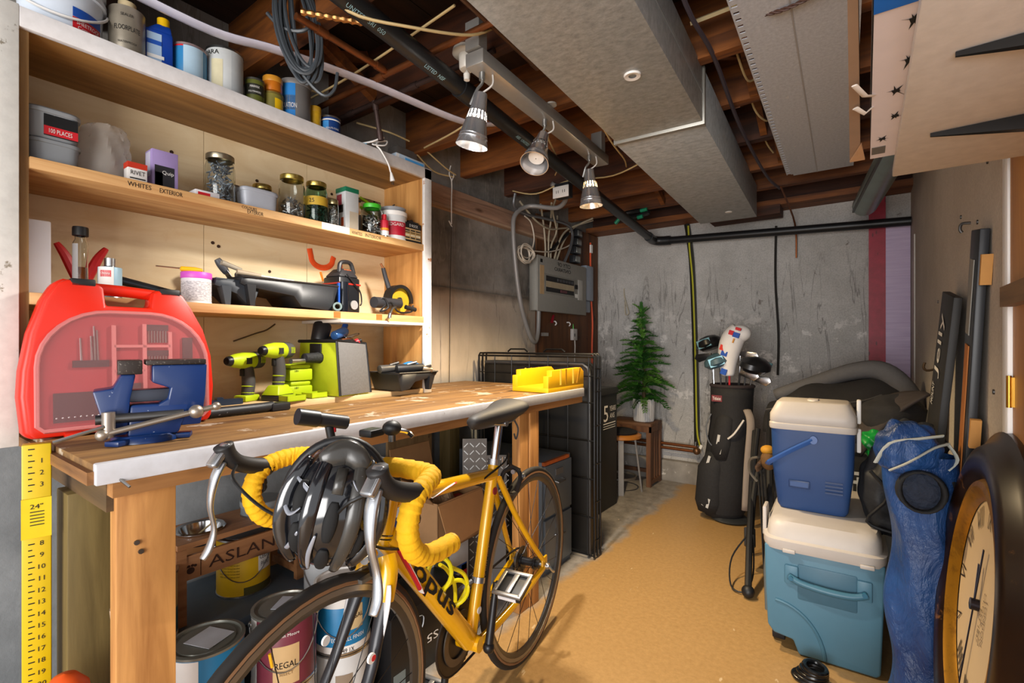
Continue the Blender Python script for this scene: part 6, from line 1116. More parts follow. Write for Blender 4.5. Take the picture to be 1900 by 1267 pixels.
for (x, z, w, h, m) in [(a0, b0, c0*1.5, d0*1.4, m0) for a0, b0, c0, d0, m0 in ((-0.012, 0.955, 0.024, 0.026, BLUE), (-0.018, 1.02, 0.016, 0.028, RED), (-0.005, 1.07, 0.026, 0.022, BLUE), (-0.008, 1.105, 0.030, 0.024, mat('#d6301f', 0.6)), (0.05, 1.185, 0.026, 0.022, BLUE), (0.028, 1.20, 0.02, 0.02, RED), (0.06, 1.222, 0.022, 0.012, RED), (0.038, 1.15, 0.006, 0.02, mat('#c98a3a', 0.6)))]: B().at((x*1.3+0.008, -0.117 if z > 1.06 else -0.103, z), (0, R(18), 0)).prism([(-w/2, -h/2), (w/2, -h/2), (w/2, h/2), (-w/2, h/2)], -0.002, 0.010, 'xz').o('patch', m, hc)
tag(B().cyl((-0.695, 3.31, 0.55), (-0.698, 3.31, 0.93), 0.006, n=8).o('red_shaft', mat('#c01f2a', 0.4)), 'thin red club shaft below the white headcover', 'shaft')
# folded push cart beside the bag
ct_ = thing('push_cart', 'folded black push cart between golf bag and cooler', 'cart', (-0.44, 2.78, 0.0))
for pts, r in (([(-0.02, -0.15, 0.10), (-0.03, 0.0, 0.32), (-0.02, 0.10, 0.45), (0.03, 0.06, 0.50), (0.10, -0.06, 0.47)], 0.014), ([(0.02, -0.42, 0.04), (-0.02, -0.15, 0.22), (-0.06, 0.15, 0.42), (-0.08, 0.35, 0.62)], 0.015), ([(0.08, -0.30, 0.05), (0.09, -0.30, 0.30), (0.06, -0.10, 0.56), (0.02, 0.20, 0.75)], 0.016), ([(-0.06, 0.05, 0.06), (-0.05, 0.10, 0.40), (-0.04, 0.20, 0.66)], 0.012)): B().tube(pts, r, 8, k=5).o('frame_tube', mat('#1b1b1d', 0.4), ct_)
B().cyl((0.09, -0.30, 0.32), (0.09, -0.30, 0.36), 0.020, n=12).o('sleeve', mat('#7a8086', 0.4, 0.3), ct_); B().cyl((-0.02, -0.15, 0.13), (-0.03, -0.10, 0.20), 0.026, n=12).o('joint', mat('#333437', 0.4), ct_); B().sph((0.02, -0.42, 0.03), 0.028, 12, 8).o('foot', BLACK, ct_)
for i in range(3): B().tube([(0.03+0.015*i, -0.25, 0.55), (0.05+0.012*i, -0.28, 0.35), (0.07+0.008*i, -0.32, 0.08)], 0.011, 6, k=4, flat=0.4).o('hanging_strap', mat('#2c2a28', 0.8), ct_)
cable('bungee_cord', [(-0.46, 2.62, 0.20), (-0.52, 2.52, 0.10), (-0.50, 2.40, 0.02), (-0.44, 2.38, 0.015), (-0.42, 2.48, 0.06), (-0.44, 2.6, 0.2)], 0.004, BLACK, 'thin black cord loop trailing from the push cart', 'cord')
gl_ = thing('work_glove', 'brown and yellow glove tucked beside the navy cooler', 'glove', (-0.355, 2.48, 0.60)); B().sph((0, 0, 0), (0.035, 0.05, 0.045), 14, 10).o('palm', mat('#5f4220', 0.8, 0, 0.4, 40, 0.3), gl_); B().sph((-0.005, 0.0, 0.045), (0.03, 0.035, 0.022), 12, 8).o('cuff', mat('#b5811f', 0.7), gl_)
for i in range(4): B().tube([(-0.03, -0.03+0.02*i, -0.01), (-0.045, -0.035+0.02*i, -0.03), (-0.04, -0.03+0.02*i, -0.05)], 0.008, 6, k=3).o('finger', mat('#4a3320', 0.8), gl_)
cable('ring_handle', [(-0.39, 2.42, 0.62), (-0.425, 2.44, 0.60), (-0.43, 2.46, 0.54), (-0.40, 2.46, 0.50)], 0.006, mat('#6b675f', 0.4, 0.5), 'grey wire hoop beside the glove', 'wire')
lean('black_tote', 'black soft case standing behind the push cart', 'case', (-0.40, 3.00, 0.0), (-0.39, 3.02, 0.72), 0.13, 0.09, M_BF)
# ================================================================ far left corner things
M_FC = mat('#66707b', 0.45, 0.2, 0.08, 20)
fc = thing('filing_cabinet', 'low dark grey steel filing cabinet under the bench end', 'filing cabinet', (-1.525, 2.12, 0.0))
B().box(-0.275, 0.262, -0.14, 0.14, 0.0, 0.556).o('cabinet_body', M_FC, fc, bevel=0.004)
for z0, z1 in ((0.03, 0.27), (0.285, 0.535)):
    dr_ = B().box(0.262, 0.276, -0.13, 0.13, z0, z1).o('drawer', M_FC, fc, bevel=0.003)
    B().tube([(0.276, -0.04, z1-0.09), (0.292, -0.035, z1-0.095), (0.292, 0.035, z1-0.095), (0.276, 0.04, z1-0.09)], 0.005, 6).o('pull', STEEL, dr_); B().box(0.276, 0.280, -0.035, 0.035, z1-0.06, z1-0.03).o('card_holder', mat('#8d9094', 0.35, 0.6), dr_)
B().box(0.262, 0.278, -0.14, 0.10, 0.540, 0.5565).o('worn_edge', mat('#b8602e', 0.6, 0, 0.4, 30), fc)
dc = thing('dog_crate', 'folded black wire dog crate standing behind the bench', 'dog crate', (-1.525, 2.36, 0.0))
M_BW = mat('#151516', 0.35, 0.4)
B().prism([(-0.38, 0.02), (0.345, 0.02), (0.345, 0.98), (0.335, 1.01), (0.31, 1.03), (-0.36, 1.03), (-0.375, 1.02), (-0.38, 1.0)], -0.035, 0.05, 'xz').o('plastic_tray', mat('#171615', 0.4, 0, 0.15, 80), dc, bevel=0.006)
B().tube([(0.345, -0.045, 0.02), (0.345, -0.045, 0.97), (0.338, -0.045, 1.0), (0.31, -0.045, 1.02), (0.0, -0.045, 1.022), (-0.36, -0.045, 1.02)], 0.011, 8).o('tray_rim', mat('#3f3f40', 0.35, 0.3), dc)
for i, z in enumerate((0.02, 0.22, 0.42, 0.62, 0.82, 0.96, 1.06)): B().tube([(-0.40, -0.06, z), (0.38, -0.06, z)], 0.0035 if i < 6 else 0.006, 6).o('wire', M_BW, dc)
for i in range(7): B().tube([(-0.40+i*0.125, -0.062, 0.02), (-0.40+i*0.125, -0.062, 1.065)], 0.003, 6).o('wire', M_BW, dc)
for y in (-0.055, -0.02, 0.015): B().tube([(-0.405, y, 0.01), (-0.405, y, 1.06), (-0.395, y, 1.075), (0.370, y, 1.075), (0.380, y, 1.06), (0.380, y, 0.01)], 0.006, 6).o('frame_wire', M_BW, dc)
for z in (0.1, 0.3, 0.5, 0.7, 0.88, 0.95, 1.0): B().tube([(0.380, -0.06, z), (0.387, -0.02, z), (0.380, 0.015, z)], 0.004, 6).o('side_wire', M_BW, dc)
for x in (-0.2, 0.05): B().tube([(x, -0.03, 1.085), (x+0.02, -0.03, 1.10), (x+0.12, -0.03, 1.10), (x+0.14, -0.03, 1.085)], 0.005, 6).o('latch', M_BW, dc)
bx5 = thing('storage_cabinet', 'black plastic storage cabinet with a warranty print behind the crate', 'cabinet', (-1.685, 3.02, 0.0))
B().box(-0.26, 0.262, -0.24, 0.205, 0.0, 0.80).o('cabinet_body', mat('#161617', 0.5, 0, 0.15, 60), bx5, bevel=0.008)
B().hexa([(-0.265, -0.245, 0.785), (0.272, -0.245, 0.785), (0.272, 0.212, 0.785), (-0.265, 0.212, 0.785), (-0.265, -0.245, 0.84), (0.268, -0.245, 0.84), (0.268, 0.208, 0.825), (-0.265, 0.208, 0.825)]).o('lid', mat('#232324', 0.5), bx5, bevel=0.006)
text('5', (0.2635, 0.015, 0.655), (0, 1, 0), (0, 0, 1), 0.11, PAPER, bx5, name='warranty_print', width=0.07); text('YEARS', (0.2635, 0.125, 0.685), (0, 1, 0), (0, 0, 1), 0.035, PAPER, bx5, name='warranty_print', width=0.10); text('ANS', (0.2635, 0.115, 0.635), (0, 1, 0), (0, 0, 1), 0.035, PAPER, bx5, name='warranty_print', width=0.075)
for k in range(3): B().box(0.262, 0.2635, -0.02, 0.17, 0.583-0.016*k, 0.589-0.016*k-(0.003 if k else 0)).o('print_line', PAPER, bx5)
stl = thing('bar_stool', 'low stool with round wooden seat and flat grey legs', 'stool', (-1.535, 3.54, 0.0))
B().lathe([(0.001, 0.405), (0.145, 0.405), (0.158, 0.412), (0.158, 0.432), (0.145, 0.44), (0.001, 0.44)], 32).o('seat', mat('#b0702e', 0.4, 0, 0.25, 9), stl)
B().lathe([(0.001, 0.44), (0.12, 0.44), (0.13, 0.455), (0.09, 0.472), (0.001, 0.476)], 28).o('cushion', BLK2, stl)
for a in (R(20), R(110), R(200), R(-65)): B().bar((0.11*math.cos(a), 0.11*math.sin(a), 0.405), (0.16*math.cos(a), 0.16*math.sin(a), 0.0), 0.012, 0.04, up=(-math.sin(a), math.cos(a), 0)).o('leg', mat('#6d6862', 0.45, 0.5), stl)
B().lathe([(0.115, 0.10), (0.125, 0.10), (0.125, 0.115), (0.115, 0.115), (0.115, 0.10)], 28).o('foot_ring', mat('#6d6862', 0.45, 0.5), stl)
st_ = thing('side_table', 'brown slatted side table carrying the potted tree', 'table', (-1.55, 3.85, 0.0))
M_ST = wood('table wood', '#7a5132', '#45291a', 'Z')
B().box(-0.19, 0.19, -0.13, 0.13, 0.475, 0.50).o('tabletop', wood('table wood x', '#7d5434', '#48301c', 'X'), st_, bevel=0.002)
B().box(-0.19, 0.19, -0.13, -0.115, 0.43, 0.475).o('apron', M_ST, st_); B().box(0.175, 0.19, -0.13, 0.13, 0.43, 0.475).o('apron', M_ST, st_); B().box(-0.18, 0.18, 0.11, 0.13, 0.05, 0.08).o('stretcher', M_ST, st_); B().box(0.17, 0.19, -0.12, 0.12, 0.02, 0.05).o('stretcher', M_ST, st_)
for x in (-0.17, 0.17):
    for y in (-0.11, 0.11): B().box(x-0.018, x+0.018, y-0.018, y+0.018, 0, 0.475).o('leg', M_ST, st_)
for y in (-0.055, 0.0, 0.055): B().box(0.165, 0.18, y-0.014, y+0.014, 0.04, 0.44).o('slat', M_ST, st_)
pt = thing('potted_tree', 'small green artificial pine in a white ribbed pot', 'potted plant', (-1.468, 3.855, 0.501))
B().rings([[V(((r+0.0025*(i % 2))*math.cos(2*PI*i/64), (r+0.0025*(i % 2))*math.sin(2*PI*i/64), z)) for i in range(64)] for r, z in ((0.076, 0.0), (0.080, 0.01), (0.085, 0.175), (0.085, 0.18), (0.078, 0.18), (0.076, 0.15))]).o('pot', mat('#c9cacc', 0.5, 0, 0.06), pt, smooth=20)
B().lathe([(0.001, 0.152), (0.077, 0.152)], 24).o('soil', mat('#3a2a1c', 0.9, 0, 0.3), pt)
B().tube([(0, 0, 0.15), (0.004, 0, 0.5), (-0.02, 0, 0.90)], lambda t: 0.013*(1-t)+0.003, 8).o('trunk', mat('#4a3a22', 0.8), pt)
random.seed(42); GRN = [mat('#2f6420', 0.6, 0, 0.3, 30), mat('#477f2a', 0.55, 0, 0.3, 30), mat('#234f1a', 0.6, 0, 0.3, 30), mat('#5d8f34', 0.55, 0, 0.3, 30)]
def twig(L_, n):
    """a drooping branch with needle leaves, along local +x"""
    b = B(); ax = []
    for i in range(9):
        t = i/8; ax.append(V((L_*t, 0, L_*(0.10*math.sin(PI*t)-0.18*t*t))))
    b.tube(ax, lambda t: 0.003*(1-t)+0.001, 5)
    for i in range(n):
        t = 0.12+0.88*i/n; p = ax[min(8, int(t*8))].lerp(ax[min(8, int(t*8)+1)], (t*8) % 1); sd_ = 1 if i % 2 else -1; nl = 0.052*(1-0.45*t)*random.uniform(0.8, 1.2)
        d = V((0.75, sd_*random.uniform(0.35, 0.9), random.uniform(-0.25, 0.5))).normalized(); sv = d.cross(V((0, 0, 1))).normalized()*0.0055
        m_ = p+d*nl*0.5+V((0, 0, 0.004)); e = p+d*nl
        b.add([p-sv*0.4, p+sv*0.4, m_+sv, e, m_-sv], [(0, 1, 2, 3, 4)])
    return b
protos = []
for k in range(6): o = twig(0.20+0.0*k, 60).o('branch', GRN[k % 4], pt, smooth=0); protos.append(o)
first = set()
for tier in range(15):
    f = tier/14; z = 0.185+0.66*f; nb = 11 if tier < 10 else 7; L_ = 0.055+0.20*(1-f**1.4)*(0.85+0.3*((tier*7) % 5)/5)
    for k in range(nb):
        p = protos[(tier+k) % 6]
        if p.name not in first: o = p; first.add(p.name)
        else: o = p.copy(); COL.objects.link(o); o.parent = pt
        a = 2*PI*k/nb+tier*0.7+random.uniform(-0.15, 0.15); s_ = L_/0.20*random.uniform(0.7, 1.2)*(0.68 if math.sin(a) > 0.4 else 1.0)
        o.location = (-0.02*f, 0, z); o.rotation_euler = (random.uniform(-0.3, 0.3), random.uniform(-0.25, 0.30)-0.75*f, a); o.scale = (s_, max(0.75, s_*0.9), max(0.75, s_*0.9))
for k in range(5):
    o = protos[k].copy(); COL.objects.link(o); o.parent = pt; o.location = (-0.02, 0, 0.83+0.012*k); o.rotation_euler = (0, R(-62), k*1.26); o.scale = (0.55, 0.6, 0.6)

# ================================================================ under the bench
bn = thing('storage_bin', 'dark slate plastic bin under the dog bowl stand', 'storage bin', (-1.77, 0.82, 0.0)); B().box(-0.18, 0.19, -0.36, 0.22, 0.0, 0.25).o('bin_body', mat('#2a3138', 0.5), bn, bevel=0.01); B().box(-0.19, 0.20, -0.37, 0.23, 0.245, 0.275).o('bin_lid', mat('#56636f', 0.5, 0, 0.12), bn, bevel=0.006)
ds = thing('dog_bowl_stand', 'wooden raised dog bowl stand with an engraved name', 'bowl stand', (-1.765, 0.785, 0.276)); ds.scale = (1, 1, 0.92)
M_DW = wood('stand wood', '#bd8759', '#8a5a38', 'Y', 1.0, 0.5); M_ENG = mat('#3a1f12', 0.8)
def ringplate(cx, cy, r, x0, x1, y0, y1, z0, z1, n=32):
    b = B(); vs = []; fs = []
    for z in (z0, z1):
        for i in range(n):
            a = 2*PI*i/n; c, s_ = math.cos(a), math.sin(a); k = min((x1-cx)/c if c > 1e-6 else ((x0-cx)/c if c < -1e-6 else 9), (y1-cy)/s_ if s_ > 1e-6 else ((y0-cy)/s_ if s_ < -1e-6 else 9)); vs += [(cx+r*c, cy+r*s_, z), (cx+k*c, cy+k*s_, z)]
    N = 2*n
    for i in range(n):
        j = (i+1) % n; a, b_, c_, d_ = 2*i, 2*i+1, 2*j+1, 2*j
        fs += [(a, b_, c_, d_), (N+a, N+d_, N+c_, N+b_), (a, d_, N+d_, N+a), (b_, N+b_, N+c_, c_)]
    return b.add(vs, fs)
ringplate(0.0, -0.10, 0.062, -0.10, 0.10, -0.20, 0.0, 0.250, 0.268).o('top_plate', M_DW, ds, smooth=30); ringplate(0.0, 0.10, 0.062, -0.10, 0.10, 0.0, 0.20, 0.250, 0.268).o('top_plate', M_DW, ds, smooth=30)
B().box(0.085, 0.10, -0.20, 0.20, 0.145, 0.225).o('front_rail', M_DW, ds, bevel=0.002); B().box(-0.10, -0.085, -0.20, 0.20, 0.145, 0.225).o('back_rail', M_DW, ds)
for x in (-0.0925, 0.0925):
    for y in (-0.19, 0.19): B().box(x-0.010, x+0.010, y-0.014, y+0.014, 0.0, 0.25).o('leg', M_DW, ds)
for y in (-0.19, 0.19): B().box(-0.085, 0.085, y-0.008, y+0.008, 0.02, 0.05).o('stretcher', M_DW, ds)
text('ASLAN', (0.1008, -0.01, 0.185), (0, 1, 0), (0, 0, 1), 0.038, M_ENG, ds, name='engraving', width=0.21)
for y in (-0.165, 0.155):
    q = B().cyl((0.100, y, 0.176), (0.1012, y, 0.176), 0.011, n=12)
    for dy in (-0.013, -0.005, 0.005, 0.013): q.cyl((0.100, y+dy, 0.193-abs(dy)*0.3), (0.1012, y+dy, 0.193-abs(dy)*0.3), 0.0045, n=8)
    q.o('paw_mark', M_ENG, ds, kind='stuff')
B().box(0.1002, 0.101, -0.138, -0.136, 0.15, 0.22).o('engraved_line', M_ENG, ds)
bw_ = thing('steel_bowl', 'shiny steel dog bowl set in the stand', 'bowl', (-1.765, 0.685, 0.256)); B().lathe([(0.074, 0.272), (0.070, 0.276), (0.060, 0.272), (0.048, 0.235), (0.040, 0.225), (0.001, 0.224), (0.001, 0.222), (0.042, 0.223), (0.050, 0.234), (0.061, 0.268), (0.074, 0.2695), (0.074, 0.272)], 32).o('bowl_shell', CHROME, bw_); B().cyl((0.02, -0.05, 0.235), (0.0, 0.05, 0.285), 0.003, n=6).o('stick', mat('#cbb88c', 0.6), bw_)
can('plastic_bowl', 'grey plastic bowl upturned over the second bowl hole', 'bowl', (-1.765, 0.885, 0.523), 0.066, 0.05, mat('#6e7478', 0.5), 'flat', lidmat=mat('#8d9498', 0.5, 0.2))
can('paint_can', 'yellow gallon can of ceiling paint under the dog stand', 'can', (-1.768, 0.825, 0.276), 0.0835, 0.195, mat('#d9ad16', 0.4, 0, 0.06), 'paint', patches=[(0.38, 0.72, 0.55, 1.25, PAPER), (0.0, 0.16, 0.0, 1.5, mat('#4f4a22', 0.5))], texts=[('CEILING', 0.62, 0.9, 0.015, 0.05, INK), ('PAINT', 0.49, 0.9, 0.015, 0.04, INK)]+[('sherwin interior flat finish low odour', 0.72-0.05*k, -0.55, 0.006, 0.07, mat('#7d6410', 0.6)) for k in range(8)], handle=True)
can('paint_can', 'teal and cream gallon can behind the front bench leg', 'can', (-1.672, 0.500, 0.276), 0.0835, 0.195, mat('#b9a47a', 0.45), 'paint', patches=[(0.08, 0.45, -1.5, 1.5, mat('#1f6a7c', 0.45)), (0.0, 0.08, -1.5, 1.5, WHITE)])
for i, (x, y, lb_) in enumerate(((-1.34, 0.535, 'white gallon can under the dark lidded can'), (-1.335, 0.735, 'white gallon can under the maroon can'), (-1.335, 0.925, 'white gallon can with a round logo under the blue can'))):
    can('paint_can', lb_, 'can', (x, y, 0.0), 0.0835, 0.195, mat('#c9c9c8', 0.45), 'paint', patches=[(0.3, 0.7, -0.25, 0.35, mat('#8a7a68', 0.5))] if i == 2 else [])
bl = can('paint_can', 'blue gallon can with a dark lid and paper note by the bench leg', 'can', (-1.34, 0.535, 0.196), 0.0835, 0.195, mat('#1f77a8', 0.45), 'paint', lidmat=mat('#84857c', 0.35, 0.5, 0.5, 9), patches=[(0.55, 0.95, -1.4, -0.2, WHITE)]); B().at((0.01, 0.0, 0.1935), (0, 0, R(20))).box(-0.045, 0.035, -0.03, 0.045, 0, 0.001).o('paper_note', mat('#c5c8cf', 0.6), bl)
rg_ = can('paint_can', 'maroon gallon can with a cream square label', 'can', (-1.335, 0.735, 0.196), 0.0835, 0.195, mat('#74303e', 0.4), 'paint', lidmat=mat('#8f8d84', 0.3, 0.5, 0.5, 9), patches=[(0.0, 0.99, -1.55, -0.95, WHITE), (0.08, 0.62, -0.35, 0.45, mat('#c9a878', 0.5))], texts=[('REGAL', 0.36, 0.05, 0.017, 0.058, INK), ('SELECT', 0.24, 0.05, 0.008, 0.034, mat('#8a6a44', 0.6)), ('Benjamin Moore', 0.76, 0.0, 0.011, 0.075, PAPER)], handle=True)
B().at((0.01, 0.01, 0.1935), (0, 0, R(35))).box(-0.04, 0.03, -0.03, 0.04, 0, 0.001).o('paper_note', mat('#b9bcc6', 0.6), rg_); f_ = facing((-1.335, 0.735)); b = B(); b.add([V((0.0845*math.cos(f_+a), 0.0845*math.sin(f_+a), z)) for a, z in ((-0.09, 0.158), (0.09, 0.158), (0.0, 0.176))], [(0, 1, 2)]); b.o('logo_triangle', PAPER, rg_)
can('paint_can', 'bright blue and white gallon can behind the fork', 'can', (-1.335, 0.925, 0.196), 0.0835, 0.195, mat('#1b74a6', 0.4), 'paint', lidmat=WHITE, patches=[(0.0, 0.13, -1.5, 1.5, WHITE), (0.72, 1.0, -1.5, 0.1, mat('#cfcdc9', 0.5)), (0.36, 0.72, 0.15, 0.75, mat('#c9b083', 0.5))], texts=[('REGAL', 0.56, 0.45, 0.014, 0.05, INK), ('EGGSHELL FINISH', 0.24, 0.2, 0.012, 0.10, PAPER), ('K549 1X', 0.065, 0.1, 0.013, 0.05, INK)], handle=True)
can('paint_pail', 'open white pail with a dark rim behind the maroon can', 'pail', (-1.55, 1.02, 0.21), 0.085, 0.205, mat('#c4c6c8', 0.45), 'open', lidmat=mat('#2e2f31', 0.4), rim=mat('#2e2f31', 0.4), handle=True)
carton('black_carton', 'black carton under the open white pail', 'box', (-1.56, 1.03, 0.0), 0.22, 0.24, 0.209, mat('#1d1d20', 0.5))
carton('speaker_carton', 'tall black carton with faint white text behind the bicycle', 'box', (-1.84, 1.33, 0.0), 0.20, 0.26, 0.57, mat('#17171a', 0.5), texts=[('+x', 'PHILIPS SERIES', 0.4, 0.86, 0.022, 0.17, mat('#8f9096', 0.5)), ('+x', 'SPECTRUM', 0.45, 0.78, 0.018, 0.12, mat('#6f7078', 0.5))])
ps = carton('console_carton', 'black game console carton lying upside down under the bike', 'box', (-1.335, 1.215, 0.0), 0.20, 0.36, 0.235, mat('#121214', 0.4), texts=[])
text('PS5', (0.1008, 0.02, 0.10), (0, -1, 0), (0, 0, -1), 0.028, PAPER, ps, name='logo', width=0.085)
B().tube([(0.1008, -0.10, 0.20), (0.1008, -0.045, 0.195), (0.1008, -0.04, 0.17), (0.1008, -0.05, 0.15)], 0.003, 6, k=4, flat=0.3).o('outline_graphic', mat('#a9abb0', 0.4), ps); B().box(0.1, 0.1008, -0.17, -0.12, 0.0, 0.05).o('pale_sticker', mat('#6f7a7c', 0.5), ps)
pr_ = carton('printed_carton', 'white printed carton with blue and red photos behind the frame', 'box', (-1.50, 1.49, 0.0), 0.20, 0.22, 0.30, mat('#b7b9bd', 0.5), parts=[('+x', 0.05, 0.45, 0.45, 0.9, mat('#4d5a4a', 0.5, 0, 0.5, 25)), ('+x', 0.55, 0.95, 0.52, 0.62, BLUE), ('+x', 0.8, 0.95, 0.35, 0.6, RED), ('+x', 0.55, 0.78, 0.2, 0.48, mat('#5b544e', 0.5, 0, 0.5, 25)), ('-y', 0.1, 0.9, 0.3, 0.8, mat('#7d828a', 0.5, 0, 0.3))], texts=[('+x', 'SPORT', 0.3, 0.38, 0.014, 0.07, INK)])
carton('white_carton', 'white carton with dark side stripe standing behind the front wheel', 'box', (-1.55, 1.27, 0.236), 0.16, 0.15, 0.26, mat('#c3c4c8', 0.5), parts=[('+x', 0.1, 0.6, 0.5, 0.85, mat('#1f3a70', 0.5)), ('+x', 0.2, 0.9, 0.05, 0.4, mat('#3d4a3c', 0.5, 0, 0.5, 30))], rot=(0, 0, R(4)))
carton('flat_black_carton', 'black printed carton under the white carton', 'box', (-1.55, 1.27, 0.0), 0.20, 0.20, 0.235, mat('#242428', 0.5))
kb = thing('cardboard_box', 'open brown cardboard box with torn flaps behind the bicycle', 'box', (-1.49, 1.50, 0.301), (0, 0, R(3))); kb.scale = (1.1, 1.1, 1.25)
M_CARD = mat('#9c7650', 0.8, 0, 0.1, 50)
for q in ((-0.12, 0.12, -0.13, -0.126), (-0.12, 0.12, 0.126, 0.13), (-0.12, -0.116, -0.13, 0.13), (0.116, 0.12, -0.13, 0.13)): B().box(*q, 0.0, 0.16).o('box_wall', M_CARD, kb)
B().box(-0.12, 0.12, -0.13, 0.13, 0.0, 0.004).o('box_floor', M_CARD, kb)
B().hexa([(0.118, -0.13, 0.155), (0.122, -0.13, 0.155), (0.122, 0.13, 0.155), (0.118, 0.13, 0.155), (0.165, -0.12, 0.03), (0.168, -0.12, 0.03), (0.168, 0.11, 0.045), (0.165, 0.11, 0.045)]).o('flap', mat('#a97c50', 0.8), kb)
B().hexa([(-0.10, -0.13, 0.155), (0.10, -0.13, 0.155), (0.10, -0.126, 0.155), (-0.10, -0.126, 0.155), (-0.09, -0.20, 0.24), (0.06, -0.19, 0.23), (0.06, -0.186, 0.23), (-0.09, -0.196, 0.24)]).o('flap', mat('#86623f', 0.8), kb)
B().hexa([(-0.12, -0.12, 0.155), (-0.116, -0.12, 0.155), (-0.116, 0.12, 0.155), (-0.12, 0.12, 0.155), (-0.15, -0.11, 0.30), (-0.146, -0.11, 0.30), (-0.146, 0.11, 0.30), (-0.15, 0.11, 0.30)]).o('flap', mat('#8f6a45', 0.8), kb)
B().grid(lambda u, v: (-0.05+0.13*u, -0.10+0.16*v, 0.10+0.10*math.sin(PI*u)*math.sin(PI*v)+0.02*math.sin(17*u+9*v)), 12, 12).o('packing_paper', mat('#a58a6c', 0.8), kb, smooth=0)
B().box(0.02, 0.10, 0.02, 0.10, 0.01, 0.13).o('red_packet', mat('#a01f28', 0.5), kb)
for i, (x, y, w, h0, h1, lb_) in enumerate(((-1.475, 1.73, 0.115, 0.30, 0.68, 'diamond plate metal strip standing before the filing cabinet, left one'), (-1.40, 1.80, 0.10, 0.25, 0.60, 'diamond plate metal strip standing before the filing cabinet, right one'))):
    t = thing('tread_plate', lb_, 'metal plate', (x, y, 0.0), (0, R(-4), R(-50)))
    B().box(-0.003, 0.003, -w/2, w/2, 0.0, h1).o('sheet', mat('#5f5a56', 0.4, 0.6, 0.2), t)
    q = B()
    for r_ in range(int(h1/0.035)):
        for c_ in range(4): q.at((0.004, -w/2+0.016+c_*0.028, 0.02+r_*0.035), (R(45 if (r_+c_) % 2 else -45), 0, 0)).box(-0.001, 0.0015, -0.0018, 0.0018, -0.013, 0.013)
    q.o('tread_pattern', mat('#b9bcbd', 0.3, 0.7), t, kind='stuff')
tag(B().box(-1.34, -1.33, 1.68, 1.78, 0.0, 0.36).o('white_sheet', mat('#9fa6ae', 0.6)), 'pale grey sheet standing behind the seat tube', 'sheet')
lv = thing('spirit_level_ruler', 'long yellow ruler level leaning at the bench end', 'ruler', (-1.455, 0.245, 0.0), (0, R(0.6), R(-12)))
B().box(-0.018, 0.010, -0.023, 0.023, 0.0, 0.915).o('ruler_body', mat('#cfae0a', 0.4, 0, 0.05), lv, bevel=0.002)
B().box(0.010, 0.0135, -0.0235, 0.0235, 0.715, 0.80).o('label_sleeve', mat('#d9bc14', 0.35), lv); text('24"', (0.0137, 0.0, 0.783), (0, 1, 0), (0, 0, 1), 0.010, INK, lv, width=0.020)
for k in range(5): B().box(0.0135, 0.0140, -0.010, 0.012, 0.770-0.007*k, 0.7722-0.007*k).o('label_line', mat('#3a3410', 0.6), lv)
q = B()
for i in range(58):
    z = 0.905-i*0.0127
    if 0.71 < z < 0.805: continue
    q.box(0.010, 0.0105, -0.013, -0.013+(0.010 if i % 2 == 0 else 0.006), z-0.0012, z+0.0012)
q.o('tick_marks', INK, lv, kind='stuff')
for i in range(1, 28):
    z = 0.905-i*0.0254
    if 0.705 < z < 0.815: continue
    text(str(i), (0.0102, 0.008, z), (0, 1, 0), (0, 0, 1), 0.010, INK, lv, name='numeral')
oj = thing('plastic_jug', 'orange plastic jug at the bottom left corner', 'jug', (-1.315, 0.262, 0.0)); B().lathe([(0.001, 0), (0.07, 0), (0.075, 0.02), (0.075, 0.36), (0.06, 0.43), (0.03, 0.455), (0.001, 0.46)], 24, sx=0.65, sy=0.65).o('jug_body', mat('#e5561b', 0.5), oj); B().tube([(0.03, 0, 0.42), (0.055, 0, 0.40), (0.055, 0, 0.30), (0.045, 0, 0.27)], 0.009, 8, k=4).o('handle', mat('#e5561b', 0.5), oj)
tag(B().cyl((-1.32, 0.40, 0.0), (-1.33, 0.36, 0.55), 0.022, n=12).o('cardboard_tube', mat('#b39a84', 0.7)), 'pale cardboard tube standing behind the front bench leg', 'tube')
